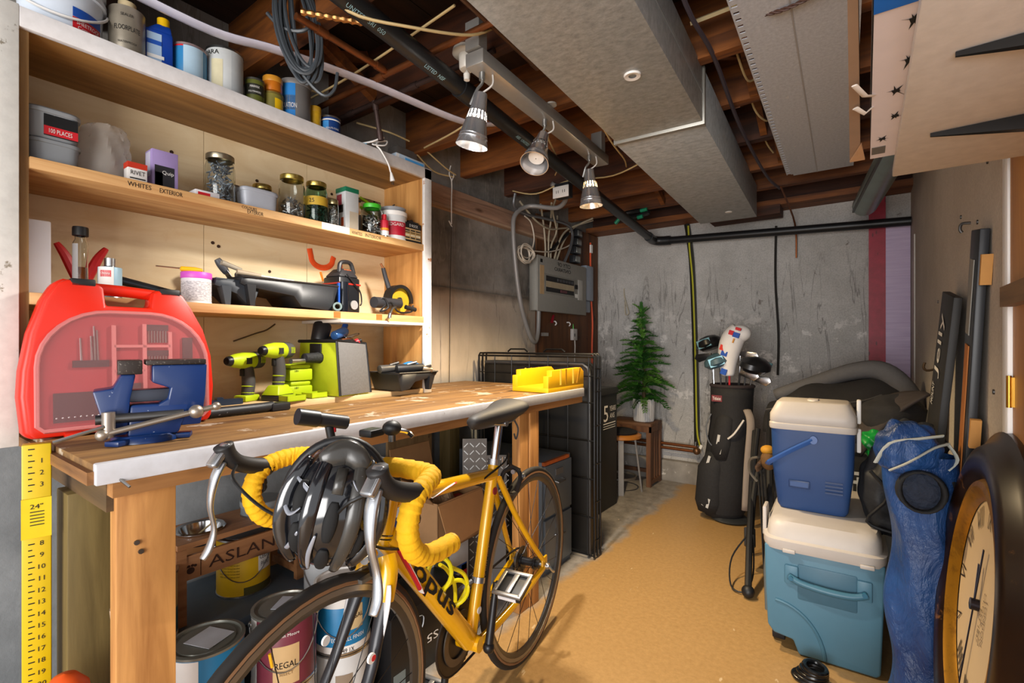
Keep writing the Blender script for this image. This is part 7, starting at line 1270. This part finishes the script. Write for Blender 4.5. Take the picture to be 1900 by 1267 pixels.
# ================================================================ bicycle
bk = thing('road_bicycle', 'yellow road bicycle with black lettering parked along the bench', 'bicycle', (-0.988, 1.458, 0.0), (0, 0, math.atan2(-0.987, 0.16)))
M_FY = mat('#e0a60a', 0.25, 0.1, 0.04, coat=0.6); M_TAPE = mat('#e3ab0b', 0.8, 0, 0.1, 60, 0.25); M_TIRE = mat('#1e1c1b', 0.7, 0, 0.15, 60); M_GUM = mat('#7d5a3c', 0.7); M_RIM = mat('#4c4a48', 0.3, 0.6); M_ALUB = mat('#b4b6ba', 0.25, 0.9, 0.05); M_CARB = mat('#26262a', 0.3, 0.2)
RA, FA, BBP = V((0, 0, 0.34)), V((0.955, 0, 0.34)), V((0.40, 0, 0.27))
ST = V((0.258, 0, 0.752)); HT, HB = V((0.738, 0, 0.805)), V((0.775, 0, 0.682))
def wheel(c, label, gears=False):
    w = B()
    n = 56
    tire = B().rings([[c+V(((0.3265+0.0118*math.cos(q))*math.cos(a), 0.0115*math.sin(q), (0.3265+0.0118*math.cos(q))*math.sin(a))) for q in [2*PI*j/10 for j in range(10)]] for a in [2*PI*i/n for i in range(n)]], False, True).o('wheel', M_TIRE, bk, smooth=60, label=label)
    for s_ in (-1, 1): B().rings([[c+V((r*math.cos(a), s_*y, r*math.sin(a))) for r, y in ((0.3235, 0.0105), (0.3175, 0.0125), (0.3145, 0.0095), (0.320, 0.008))] for a in [2*PI*i/n for i in range(n)]], False, True).o('sidewall', M_GUM, tire, smooth=60)
    B().rings([[c+V((r*math.cos(a), y, r*math.sin(a))) for r, y in ((0.3160, 0.0105), (0.300, 0.0100), (0.288, 0.004), (0.288, -0.004), (0.300, -0.0100), (0.3160, -0.0105))] for a in [2*PI*i/n for i in range(n)]], False, True).o('rim', M_RIM, tire, smooth=40)
    for s_ in (-1, 1): B().rings([[c+V((r*math.cos(a), s_*y, r*math.sin(a))) for r, y in ((0.3135, 0.0108), (0.3025, 0.0110), (0.3025, 0.0100), (0.3135, 0.0100))] for a in [2*PI*i/n for i in range(n)]], False, True).o('brake_track', mat('#8f8c88', 0.3, 0.8), tire, smooth=40)
    B().cyl(c+V((0, -0.045, 0)), c+V((0, 0.045, 0)), 0.014, n=14).cyl(c+V((0, 0.022, 0)), c+V((0, 0.032, 0)), 0.022, n=16).cyl(c+V((0, -0.032, 0)), c+V((0, -0.022, 0)), 0.022, n=16).o('hub', mat('#2a2a2d', 0.35, 0.5), tire)
    for i in range(20):
        a = 2*PI*i/20; s_ = 1 if i % 2 else -1; a2 = a+(0.9 if (i//2) % 2 else -0.9)*0.9
        B().cyl(c+V((0.019*math.cos(a2), s_*0.026, 0.019*math.sin(a2))), c+V((0.289*math.cos(a), 0, 0.289*math.sin(a))), 0.0011, n=5, caps=False).o('spoke', mat('#2c2c2e', 0.35, 0.6), tire)
    return tire
wr_ = wheel(RA, 'rear wheel'); wf = wheel(FA, 'front wheel')
text('SHIMANO', FA+V((-0.290, 0.0128, -0.115)), V((0.37, 0, 0.93))*-1, V((-0.93, 0, 0.37)), 0.009, PAPER, wf, name='rim_print', width=0.08)
B().cyl(FA+V((0.1, 0.012, 0.27)), FA+V((0.095, 0.012, 0.245)), 0.0025, n=6).o('valve', mat('#d3a017', 0.4), wf)
# frame
B().tube([BBP, ST], 0.0175, 14).o('seat_tube', M_FY, bk); B().tube([HT+V((-0.006, 0, -0.030)), ST+V((0.010, 0, -0.030))], lambda t: 0.0205-0.002*t, 14).o('top_tube', M_FY, bk); B().tube([HB+V((-0.014, 0, 0.022)), BBP+V((0.006, 0, 0.006))], lambda t: 0.0275, 18).o('down_tube', M_FY, bk)
B().cyl(HB, HT, 0.0235, 0.0215, n=18).o('head_tube', M_FY, bk); B().cyl(BBP+V((0, -0.036, 0)), BBP+V((0, 0.036, 0)), 0.022, n=18).o('bottom_bracket', M_FY, bk)
for s_ in (-1, 1):
    B().tube([ST+V((-0.006, s_*0.014, -0.045)), V((0.155, s_*0.030, 0.555)), V((0.07, s_*0.050, 0.435)), RA+V((0.008, s_*0.063, 0.02))], lambda t: 0.0105-0.002*t, 10, k=4).o('seat_stay', M_FY, bk)
    B().tube([BBP+V((-0.015, s_*0.025, 0)), V((0.27, s_*0.040, 0.285)), V((0.12, s_*0.058, 0.315)), RA+V((0.010, s_*0.063, -0.004))], lambda t: 0.0135-0.004*t, 10, k=4).o('chain_stay', M_FY, bk)
    B().box(-0.02, 0.022, s_*0.063-0.004, s_*0.063+0.004, 0.325, 0.372).o('dropout', M_FY, bk, bevel=0.003)
    p0 = HB+V((0.004, s_*0.022, -0.012)); p1 = HB+V((0.028, s_*0.038, -0.095)); p2 = V((0.865, s_*0.050, 0.46)); p3 = FA+V((-0.002, s_*0.052, 0.0))
    B().tube([p0, HB+V((0.012, s_*0.036, -0.045)), p1], lambda t: 0.0195, 12, k=4, flat=0.85).o('fork_shoulder', M_FY, bk)
    B().tube([p1, p1.lerp(p2, 0.5), p2, p3], lambda t: 0.0165-0.006*t, 12, k=4, flat=0.75).o('fork_blade', M_CARB, bk)
    B().tube([p1+V((0.0, s_*0.010, 0.035)), p1+V((0.008, s_*0.013, 0.0)), p1+V((0.024, s_*0.013, -0.055)), p1+V((0.030, s_*0.0105, -0.085))], lambda t: 0.0085*math.sin(PI*(0.25+0.72*t))+0.001, 10, k=4, flat=0.45).o('fork_decal', mat('#c9c9cb', 0.35, 0.4), bk)
    B().cyl(p2+V((0.004, s_*0.010, 0.05)), p2+V((0.004, s_*0.0150, 0.05)), 0.010, n=16).o('round_badge', WHITE, bk); B().cyl(p2+V((0.0, s_*0.0135, 0.049)), p2+V((0.0, s_*0.0155, 0.049)), 0.006, n=12).o('round_badge', RED, bk)
B().cyl(RA+V((0, -0.075, 0)), RA+V((0, 0.078, 0)), 0.006, n=10).cyl(RA+V((0, 0.070, 0)), RA+V((0, 0.080, 0)), 0.011, n=12).o('rear_skewer', M_ALUB, bk); B().cyl(FA+V((0, -0.065, 0)), FA+V((0, 0.068, 0)), 0.006, n=10).o('front_skewer', M_ALUB, bk)
B().tube([RA+V((0, 0.08, 0)), RA+V((-0.015, 0.088, -0.02)), RA+V((-0.03, 0.086, -0.03))], 0.005, 8, k=3).o('skewer_lever', M_ALUB, bk)
B().tube([BBP+V((0.0, 0.0, 0.0))]+[V((0.20+0.0*i, 0, 0.34)) for i in range(1)], 0.001, 4).o('inner_cable', BLACK, bk)
# decals on the left side
dn = (BBP-HB).normalized(); upn = V((-dn.z, 0, dn.x))*-1
if upn.z < 0: upn = -upn
mid = HB.lerp(BBP, 0.43)
text('opus', mid+V((0, 0.0285, 0.008)), dn, upn, 0.044, INK, bk, name='brand_lettering', width=0.25, bold=0.02)
for f_, L_, m in ((0.08, 0.13, RED), (0.13, 0.10, WHITE)):
    a = HB.lerp(BBP, f_); B().tube([a+V((0, 0.0235, 0.020)), a+dn*L_*0.5+V((0, 0.0275, 0.0)), a+dn*L_+V((0, 0.0235, -0.018))], 0.010, 8, k=4, flat=0.3).o('stripe', m, bk)
tt0, tt1 = HT+V((-0.006, 0, -0.030)), ST+V((0.010, 0, -0.030))
for m, dx in ((RED, 0.0), (WHITE, 0.014)): B().tube([tt0.lerp(tt1, 0.50)+V((dx*0.6, 0.0180, 0.009)), tt0.lerp(tt1, 0.42)+V((dx, 0.0198, 0.002)), tt0.lerp(tt1, 0.30)+V((dx, 0.0172, -0.013))], 0.004, 8, k=4, flat=0.4).o('stripe', m, bk)
text('VIBRATO', tt0.lerp(tt1, 0.22)+V((0, 0.0212, 0.003)), tt1-tt0, (0, 0, 1), 0.008, INK, bk, name='model_lettering', width=0.045)
sd_ = (ST-BBP).normalized(); text('SCHIENZO', BBP.lerp(ST, 0.40)+V((-0.004, 0.0180, 0)), -sd_, V((-sd_.z, 0, sd_.x))*-1, 0.012, mat('#7d5a10', 0.5), bk, name='tube_lettering', width=0.13)
B().cyl(BBP.lerp(ST, 0.84)+V((0, 0.0150, 0)), BBP.lerp(ST, 0.84)+V((0, 0.0185, 0)), 0.012, n=18).o('tube_badge', mat('#8c1f28', 0.4), bk); B().cyl(BBP.lerp(ST, 0.17)+V((0, 0.0150, 0)), BBP.lerp(ST, 0.17)+V((0, 0.0184, 0)), 0.010, n=18).o('tube_badge', OFFW, bk)
st2 = BBP.lerp(ST, 0.33); B().cyl(st2-sd_*0.008, st2+sd_*0.008, 0.0205, n=18).o('derailleur_clamp', M_ALUB, bk); B().tube([st2+V((0.018, -0.01, 0)), st2+V((0.045, -0.035, -0.02)), st2+V((0.02, -0.05, -0.06))], 0.008, 8, k=3).o('front_derailleur', DSTEEL, bk)
# seat
B().cyl(ST-sd_*0.01, ST+sd_*0.135, 0.0135, n=16).o('seat_post', CHROME, bk); B().cyl(ST-sd_*0.004, ST+sd_*0.014, 0.0210, n=18).o('seat_clamp', M_ALUB, bk)
sp_ = ST+sd_*0.135
secs = []
for t, w, h, z in ((0.0, 0.012, 0.012, 0.018), (0.06, 0.025, 0.024, 0.022), (0.3, 0.030, 0.030, 0.024), (0.55, 0.042, 0.034, 0.026), (0.78, 0.068, 0.038, 0.034), (0.93, 0.074, 0.034, 0.042), (1.0, 0.050, 0.020, 0.045)):
    x = 0.180-0.285*t; secs.append([sp_+V((x, w*math.cos(a), z+h*(0.75*math.sin(a) if math.sin(a) > 0 else 1.25*math.sin(a)*(1-0.4*abs(math.cos(a)))))) for a in [2*PI*i/18 for i in range(18)]])
B().rings(secs).o('saddle', mat('#2d2b2a', 0.6, 0, 0.15, 50), bk, smooth=180, sub=1)
for s_ in (-1, 1): B().tube([sp_+V((0.10, s_*0.012, 0.008)), sp_+V((0.03, s_*0.022, -0.004)), sp_+V((-0.05, s_*0.022, -0.004)), sp_+V((-0.10, s_*0.03, 0.02))], 0.0035, 6, k=4).o('saddle_rail', STEEL, bk)
B().tube([sp_+V((-0.06, 0.02, 0.0)), sp_+V((-0.085, 0.025, -0.035)), sp_+V((-0.08, 0.02, -0.07)), sp_+V((-0.065, 0.02, -0.05))], 0.003, 6, k=4).o('saddle_strap', DGRAY, bk)
B().cyl(sp_+V((0, -0.028, -0.004)), sp_+V((0, 0.028, -0.004)), 0.012, n=12).o('seat_clamp_head', M_ALUB, bk)
# drivetrain (far side) and cranks
CH = BBP+V((0, -0.046, 0))
q = B()
ringp = []
for i in range(96): a = 2*PI*i/96; r = 0.098+(0.004 if i % 2 else 0); ringp.append((r*math.cos(a), r*math.sin(a)))
q.at(tuple(CH)); q.rings([[V((x, -0.002, z)) for x, z in ringp], [V((x, 0.002, z)) for x, z in ringp]]); q.o('chainring', mat('#4a443e', 0.45, 0.8, 0.3), bk)
q = B(); q.at(tuple(CH+V((0, 0.007, 0)))); q.lathe([(0.075, -0.002), (0.055, -0.002), (0.055, 0.002), (0.075, 0.002), (0.075, -0.002)], 40, (0, 0, 0), (0, 1, 0)); q.o('inner_ring', mat('#6a635c', 0.45, 0.8, 0.3), bk)
for i in range(5): a = 2*PI*i/5; B().bar(CH+V((0, -0.006, 0)), CH+V((0.085*math.cos(a), -0.006, 0.085*math.sin(a))), 0.02, 0.006, up=(0, 1, 0)).o('spider_arm', mat('#2b2b2d', 0.4, 0.4), bk)
B().rings([[CH+V((r_*math.cos(a)*1.0+x_, -0.002+y_, r_*math.sin(a)+z_)) for y_ in (-0.003, 0.003) for r_ in (1,)] for a, x_, z_ in [(0, 0, 0), (0.01, 0, 0)]], False).o('chain_pin', DSTEEL, bk)
B().tube([CH+V((0.0, 0, 0.101)), V((0.2, -0.046, 0.385)), RA+V((0.0, -0.044, 0.040)), RA+V((-0.038, -0.044, 0.0)), RA+V((-0.01, -0.044, -0.045)), V((0.03, -0.045, 0.24)), V((0.01, -0.045, 0.19)), V((0.05, -0.045, 0.17)), V((0.2, -0.046, 0.17)), CH+V((0.0, 0, -0.101)), CH+V((0.072, 0, -0.072)), CH+V((0.101, 0, 0)), CH+V((0.072, 0, 0.072))], 0.004, 6, closed=True, k=4).o('chain', mat('#3a3430', 0.5, 0.7), bk)
for i, r in enumerate((0.050, 0.045, 0.040, 0.034, 0.029, 0.025)): B().lathe([(r, -0.001), (r, 0.001), (0.014, 0.001), (0.014, -0.001), (r, -0.001)], 32, RA+V((0, -0.040-0.0+i*-0.0035+0.012, 0)), (0, 1, 0)).o('sprocket', mat('#57524d', 0.4, 0.8, 0.2), bk)
B().tube([RA+V((0.0, -0.068, -0.01)), RA+V((0.015, -0.06, -0.05)), RA+V((0.03, -0.05, -0.10)), RA+V((0.02, -0.05, -0.15))], 0.012, 8, k=4, flat=0.6).o('rear_derailleur', mat('#3c3a39', 0.4, 0.6), bk)
cl_ = V((-0.045, 0, 0.164)); CL = BBP+V((0, 0.062, 0))
B().tube([CL, CL+cl_*0.5, CL+cl_], lambda t: 0.013-0.003*t, 10).sph(tuple(CL), 0.017, 12, 8).o('crank_arm', mat('#1f1f21', 0.35, 0.4), bk); CR = BBP+V((0, -0.066, 0)); B().tube([CR, CR-cl_], lambda t: 0.013-0.003*t, 10).o('crank_arm', mat('#1f1f21', 0.35, 0.4), bk)
def pedal(p, s_):
    o = B().cyl(p, p+V((0, s_*0.085, 0)), 0.006, n=10).o('pedal', BLACK, bk)
    b = B(); b.at(tuple(p+V((0, s_*0.055, 0))), (0, R(18), 0))
    for q_ in ((-0.045, 0.045, -0.045, -0.033), (-0.045, 0.045, 0.033, 0.045), (-0.047, -0.036, -0.045, 0.045), (0.036, 0.047, -0.045, 0.045), (-0.036, 0.036, -0.008, 0.008)): b.box(*q_, 0.006, 0.014)
    b.o('cage', mat('#8a8784', 0.4, 0.7, 0.15), o, bevel=0.002)
    b = B(); b.at(tuple(p+V((0, s_*0.055, 0))), (0, R(18), 0)); b.box(-0.042, 0.042, -0.040, 0.040, -0.012, 0.006); b.o('pedal_body', BLACK, o, bevel=0.004)
    b = B(); b.at(tuple(p+V((0, s_*0.055, 0))), (0, R(18), 0)); b.box(0.042, 0.044, -0.028, 0.028, -0.009, 0.001); b.o('reflector', mat('#c9c9cc', 0.2), o)
pedal(CL+cl_, 1); pedal(CR-cl_, -1)
# brakes
def caliper(c, d, nm):
    o = B().tube([c+V((0, -0.030, -0.045)), c+V((d*0.02, -0.034, 0.0)), c+V((d*0.03, -0.01, 0.022)), c+V((d*0.03, 0.015, 0.022)), c+V((d*0.02, 0.034, 0.0)), c+V((0, 0.028, -0.045))], 0.0075, 8, k=4).o(nm, mat('#2a292b', 0.3, 0.5), bk)
    for s_ in (-1, 1): B().bar(c+V((-0.03, s_*0.017, -0.052)), c+V((0.028, s_*0.017, -0.052)), 0.008, 0.012, up=(0, 1, 0)).o('brake_pad', mat('#55534f', 0.5, 0.3), o)
    B().cyl(c+V((d*0.03, 0.0, 0.01)), c+V((d*0.048, 0.0, 0.01)), 0.008, n=12).o('pivot_bolt', M_ALUB, o); B().cyl(c+V((d*0.02, -0.034, 0.03)), c+V((d*0.02, -0.034, 0.06)), 0.004, n=8).o('barrel_adjuster', M_ALUB, o); B().cyl(c+V((d*0.026, 0.034, 0.0)), c+V((d*0.036, 0.036, 0.0)), 0.010, n=12).o('pivot_bolt', M_ALUB, o)
caliper(V((0.825, 0, 0.695)), 1, 'front_brake'); caliper(V((0.155, 0, 0.685)), -1, 'rear_brake')
# cockpit
SB = HT+V((-0.012, 0, 0.045)); BC = V((0.825, 0, 0.880))
B().cyl(HT, SB, 0.0195, n=16).o('headset_spacers', BLACK, bk); B().tube([SB, BC], 0.0165, 12).sph(tuple(BC), 0.022, 12, 8).o('stem', mat('#232325', 0.4), bk)
def barpath(s_):
    return spline([BC+V((0, s_*0.02, 0)), BC+V((0.002, s_*0.13, 0)), BC+V((0.012, s_*0.182, -0.002)), BC+V((0.05, s_*0.200, -0.006)), BC+V((0.092, s_*0.206, -0.022)), BC+V((0.110, s_*0.206, -0.065)), BC+V((0.092, s_*0.204, -0.112)), BC+V((0.045, s_*0.202, -0.138)), BC+V((-0.030, s_*0.200, -0.145))], 22)
for s_ in (-1, 1):
    pth = barpath(s_); n_ = len(pth)
    B().tube([BC+V((0, -0.02*s_, 0)), pth[11]], 0.014, 10).o('handlebar_centre', mat('#2a2a2c', 0.4), bk)
    tp = B().tube(pth[9:], lambda t: 0.0180+0.0022*((t*26) % 1.0), 12).o('bar_tape', M_TAPE, bk, smooth=60)
    B().cyl(pth[-1], pth[-1]+V((-0.006, 0, -0.0004)), 0.0195, n=14).o('bar_plug', mat('#d8a00a', 0.5), tp)
    H0 = BC+V((0.088, s_*0.204, -0.012))
    hd = B().tube([H0+V((-0.018, 0, -0.004)), H0+V((0.02, 0, 0.006)), H0+V((0.055, -s_*0.004, 0.020)), H0+V((0.078, -s_*0.006, 0.040)), H0+V((0.088, -s_*0.006, 0.062))], lambda t: 0.0185-0.002*math.sin(PI*t), 12, k=4).o('brake_hood', mat('#1c1b1c', 0.55), bk, smooth=180)
    B().tube([H0+V((0.01, 0, -0.012)), H0+V((0.0, 0, -0.05)), H0+V((0.004, 0, -0.02))], 0.012, 8, k=2).o('hood_flange', mat('#1c1b1c', 0.55), hd)
    B().tube([H0+V((0.088, -s_*0.006, 0.030)), H0+V((0.104, -s_*0.004, 0.0)), H0+V((0.110, 0, -0.05)), H0+V((0.100, s_*0.004, -0.10)), H0+V((0.105, s_*0.010, -0.135)), H0+V((0.118, s_*0.012, -0.155))], lambda t: 0.0115-0.004*t+0.002*math.sin(3*PI*t), 10, k=5, flat=0.6).o('brake_lever', M_ALUB, hd, smooth=180)
    B().at(tuple(H0+V((0.098, -s_*0.006, 0.040))), (0, R(50), 0)).box(-0.030, 0.022, -0.013, 0.013, -0.007, 0.008).o('lever_cap', M_ALUB, hd, bevel=0.005, seg=3)
    B().tube([H0+V((0.07, -s_*0.02, 0.02)), H0+V((0.10, -s_*0.06, 0.0)), H0+V((0.07, -s_*0.13, -0.06)), BC+V((0.06, s_*0.01, -0.13)), HB+V((0.02, s_*0.025, 0.01)), HB+V((-0.06, s_*0.025, -0.02))], 0.0032, 6, k=6).o('shift_cable', mat('#121213', 0.4), bk)
B().tube([BC+V((0.02, -0.05, -0.01)), BC+V((0.07, -0.06, -0.05)), BC+V((0.06, -0.03, -0.13)), V((0.83, -0.034, 0.75))], 0.0032, 6, k=6).o('brake_cable', mat('#121213', 0.4), bk)
B().tube([V((0.35, 0.018, 0.73)), ST+V((-0.03, 0.02, 0.0)), ST+V((-0.07, 0.015, 0.02)), ST+V((-0.105, 0.0, -0.02)), V((0.135, 0.034, 0.71))], 0.0032, 6, k=6).o('brake_cable', mat('#121213', 0.4), bk)
for z in (0.07, 0.10): B().lathe([(0.0232, 0), (0.0250, 0.0015), (0.0232, 0.003)], 18, HB.lerp(HT, z*2), HT-HB).o('cable_wrap', BLACK, bk)
# bottle cage
DT = HB.lerp(BBP, 0.60); nrm = V((-upn.x, 0, upn.z)) if False else upn
cg = B().tube([DT+upn*0.024-dn*0.06, DT+upn*0.026+dn*0.07], 0.007, 8, flat=0.6).o('bottle_cage', mat('#e6d914', 0.4), bk)
for off, tilt in ((-0.055, 0.0), (0.035, 0.0)):
    c = DT+dn*off+upn*0.062; B().tube([c+V((0, 0.036*math.sin(a), 0))+upn*(-0.036*math.cos(a))+dn*(0.03*(1-math.cos(a))*(-0.5 if off < 0 else 0.2)) for a in [R(20)+R(320)*i/18 for i in range(19)]], 0.0058, 8).o('cage_loop', mat('#e6d914', 0.4), cg)
for s_ in (-1, 1): B().tube([DT-dn*0.055+upn*0.09+V((0, s_*0.02, 0)), DT+upn*0.10+V((0, s_*0.028, 0)), DT+dn*0.055+upn*0.085+V((0, s_*0.02, 0)), DT+dn*0.075+upn*0.03], 0.0055, 8, k=5).o('cage_arm', mat('#e6d914', 0.4), cg)
# bar accessories
lt = thing('bike_light', 'black tubular bike light on the handlebar', 'bike light', (0, 0, 0)); lt.parent = None
wm = Matrix.Translation(bk.location) @ Euler(bk.rotation_euler).to_matrix().to_4x4()
def bw2(p): return wm @ V(p)
a, b_ = bw2((0.80, -0.075, 0.955)), bw2((0.895, -0.105, 0.978)); lt.location = a
B().cyl((0, 0, 0), b_-a, 0.015, n=16).o('light_body', mat('#1d1d1f', 0.45), lt); B().cyl((b_-a)*0.65, (b_-a)*1.08, 0.0175, n=16).o('light_head', mat('#161618', 0.4), lt); B().cyl((b_-a)*0.3+V((0, 0, -0.014)), (b_-a)*0.3+V((0, 0, -0.024)), 0.006, n=8).o('red_tab', RED, lt)
B().cyl((b_-a)*0.4+V((0, 0, -0.012)), bw2((0.83, -0.085, 0.912))-a, 0.009, n=10).o('light_clamp', BLACK, lt)
bl_ = thing('bike_bell', 'small black and chrome bell beside the stem', 'bell', tuple(bw2((0.80, 0.055, 0.925)))); B().sph((0, 0, 0.028), (0.020, 0.020, 0.016), 16, 10).o('bell_dome', BLACK, bl_); B().cyl((0, 0, 0.0), (0, 0, 0.02), 0.008, n=10).o('bell_post', DSTEEL, bl_); B().tube([(0.0, 0.02, 0.02), (0.01, 0.035, 0.015), (0.02, 0.04, 0.005)], 0.005, 8, k=3).o('striker', CHROME, bl_)
cm = thing('bike_computer', 'small black cycle computer on the stem', 'computer', tuple(bw2((0.795, -0.005, 0.93))), (0, 0, bk.rotation_euler.z)); B().box(-0.022, 0.022, -0.018, 0.018, 0.0, 0.016).o('computer_case', BLACK, cm, bevel=0.004); B().box(-0.014, 0.014, -0.013, 0.013, 0.016, 0.0165).o('screen', mat('#3a4a44', 0.2), cm)
# helmet hung on the bars
hp = bw2((0.955, 0.055, 0.838)); cz = V((0.78, -0.60, 0.02)).normalized(); cy = V((0.25, 0.10, 1)); cy = (cy-cz*cy.dot(cz)).normalized(); cx = cy.cross(cz)
hm = thing('bike_helmet', 'glossy black bike helmet hung over the handlebar', 'helmet', tuple(hp))
hm.rotation_euler = Matrix((cx, cy, cz)).transposed().to_euler()
M_HB = mat('#15161a', 0.12, 0, 0.1, coat=0.8); M_HG = speckled('helmet grey', '#34322f', '#8f8f8d', 0.72, 160, 0.25); M_HV = mat('#060607', 0.8, 0, 0)
HX, HY, HZ = 0.090, 0.112, 0.085
def he(x, y, k=1.0):
    """point on the helmet dome over the plan position (x, y), each -1..1"""
    r = min(0.98, x*x+y*y); return V((HX*x*k, HY*y*k, HZ*k*(1-r)**0.5))
B().grid(lambda u, v: V((HX*math.cos(2*PI*u)*math.cos(v*PI/2*0.999), HY*math.sin(2*PI*u)*math.cos(v*PI/2*0.999), HZ*math.sin(v*PI/2)-0.03*(1-v)**3)), 40, 14, True).o('shell', M_HB, hm, smooth=180)
B().tube([V((HX*1.0*math.cos(2*PI*u/40), HY*1.0*math.sin(2*PI*u/40), -0.03)) for u in range(40)], 0.009, 8, closed=True).o('rim_band', BLACK, hm, smooth=180)
def strip(pts, wd, m, nm, k=1.0, flat=0.4):
    B().tube([he(x, y, k) for x, y in spline2(pts)], lambda t: wd*(0.35+0.65*math.sin(PI*(0.06+0.88*t))), 10, flat=flat).o(nm, m, hm, smooth=180)
def spline2(pts): return [(p.x, p.y) for p in spline([V((a, b_, 0)) for a, b_ in pts], 6)]
# raised grey ribs sweeping from front (top) to back
for x in (-0.30, 0.30): strip([(x*0.9, 0.93), (x*1.2, 0.4), (x*1.25, -0.2), (x*0.8, -0.92)], 0.014, M_HB if x < 0 else M_HG, 'rib', 1.025)
for x in (-1, 1): strip([(x*0.62, 0.72), (x*0.84, 0.2), (x*0.80, -0.35), (x*0.5, -0.80)], 0.014, M_HB, 'rib', 1.04)
strip([(-0.42, 0.72), (0.0, 0.88), (0.42, 0.72)], 0.026, M_HG, 'front_brow', 1.03, 0.5)
strip([(0.0, 0.70), (0.0, 0.35)], 0.020, M_HG, 'crown_cap', 1.02)
# vent openings: their shade put in as black strips on the closed shell
for (a, b_) in (((0.0, 0.25), (0.0, -0.35)), ((0.0, -0.48), (0.0, -0.85)), ((0.60, 0.45), (0.62, 0.0)), ((-0.60, 0.45), (-0.62, 0.0)), ((0.58, -0.15), (0.48, -0.6)), ((-0.58, -0.15), (-0.48, -0.6)), ((0.88, 0.2), (0.9, -0.15)), ((-0.88, 0.2), (-0.9, -0.15))):
    strip([a, ((a[0]+b_[0])/2, (a[1]+b_[1])/2), b_], 0.012, M_HV, 'vent', 1.005, 0.45)
for pts in ([(-0.78, 0.45), (-0.45, 0.30), (-0.40, 0.15)], [(-0.9, 0.1), (-0.72, -0.05), (-0.55, 0.08)], [(-0.50, -0.25), (-0.62, -0.55), (-0.7, -0.65)], [(-0.20, -0.25), (-0.24, -0.55), (-0.20, -0.85)], [(0.48, 0.6), (0.40, 0.4), (0.22, 0.55)], [(0.5, -0.2), (0.44, -0.5)]): strip(pts, 0.004, mat('#8e929c', 0.25, 0.3), 'silver_stripe', 1.045)
for s_ in (-1, 1): B().tube([V((s_*0.06, 0.03, -0.03)), V((s_*0.05, 0.0, -0.07)), V((s_*0.02, -0.02, -0.10)), V((0, -0.02, -0.11))], 0.006, 6, k=5, flat=0.3).o('chin_strap', mat('#1a1a1c', 0.7), hm)
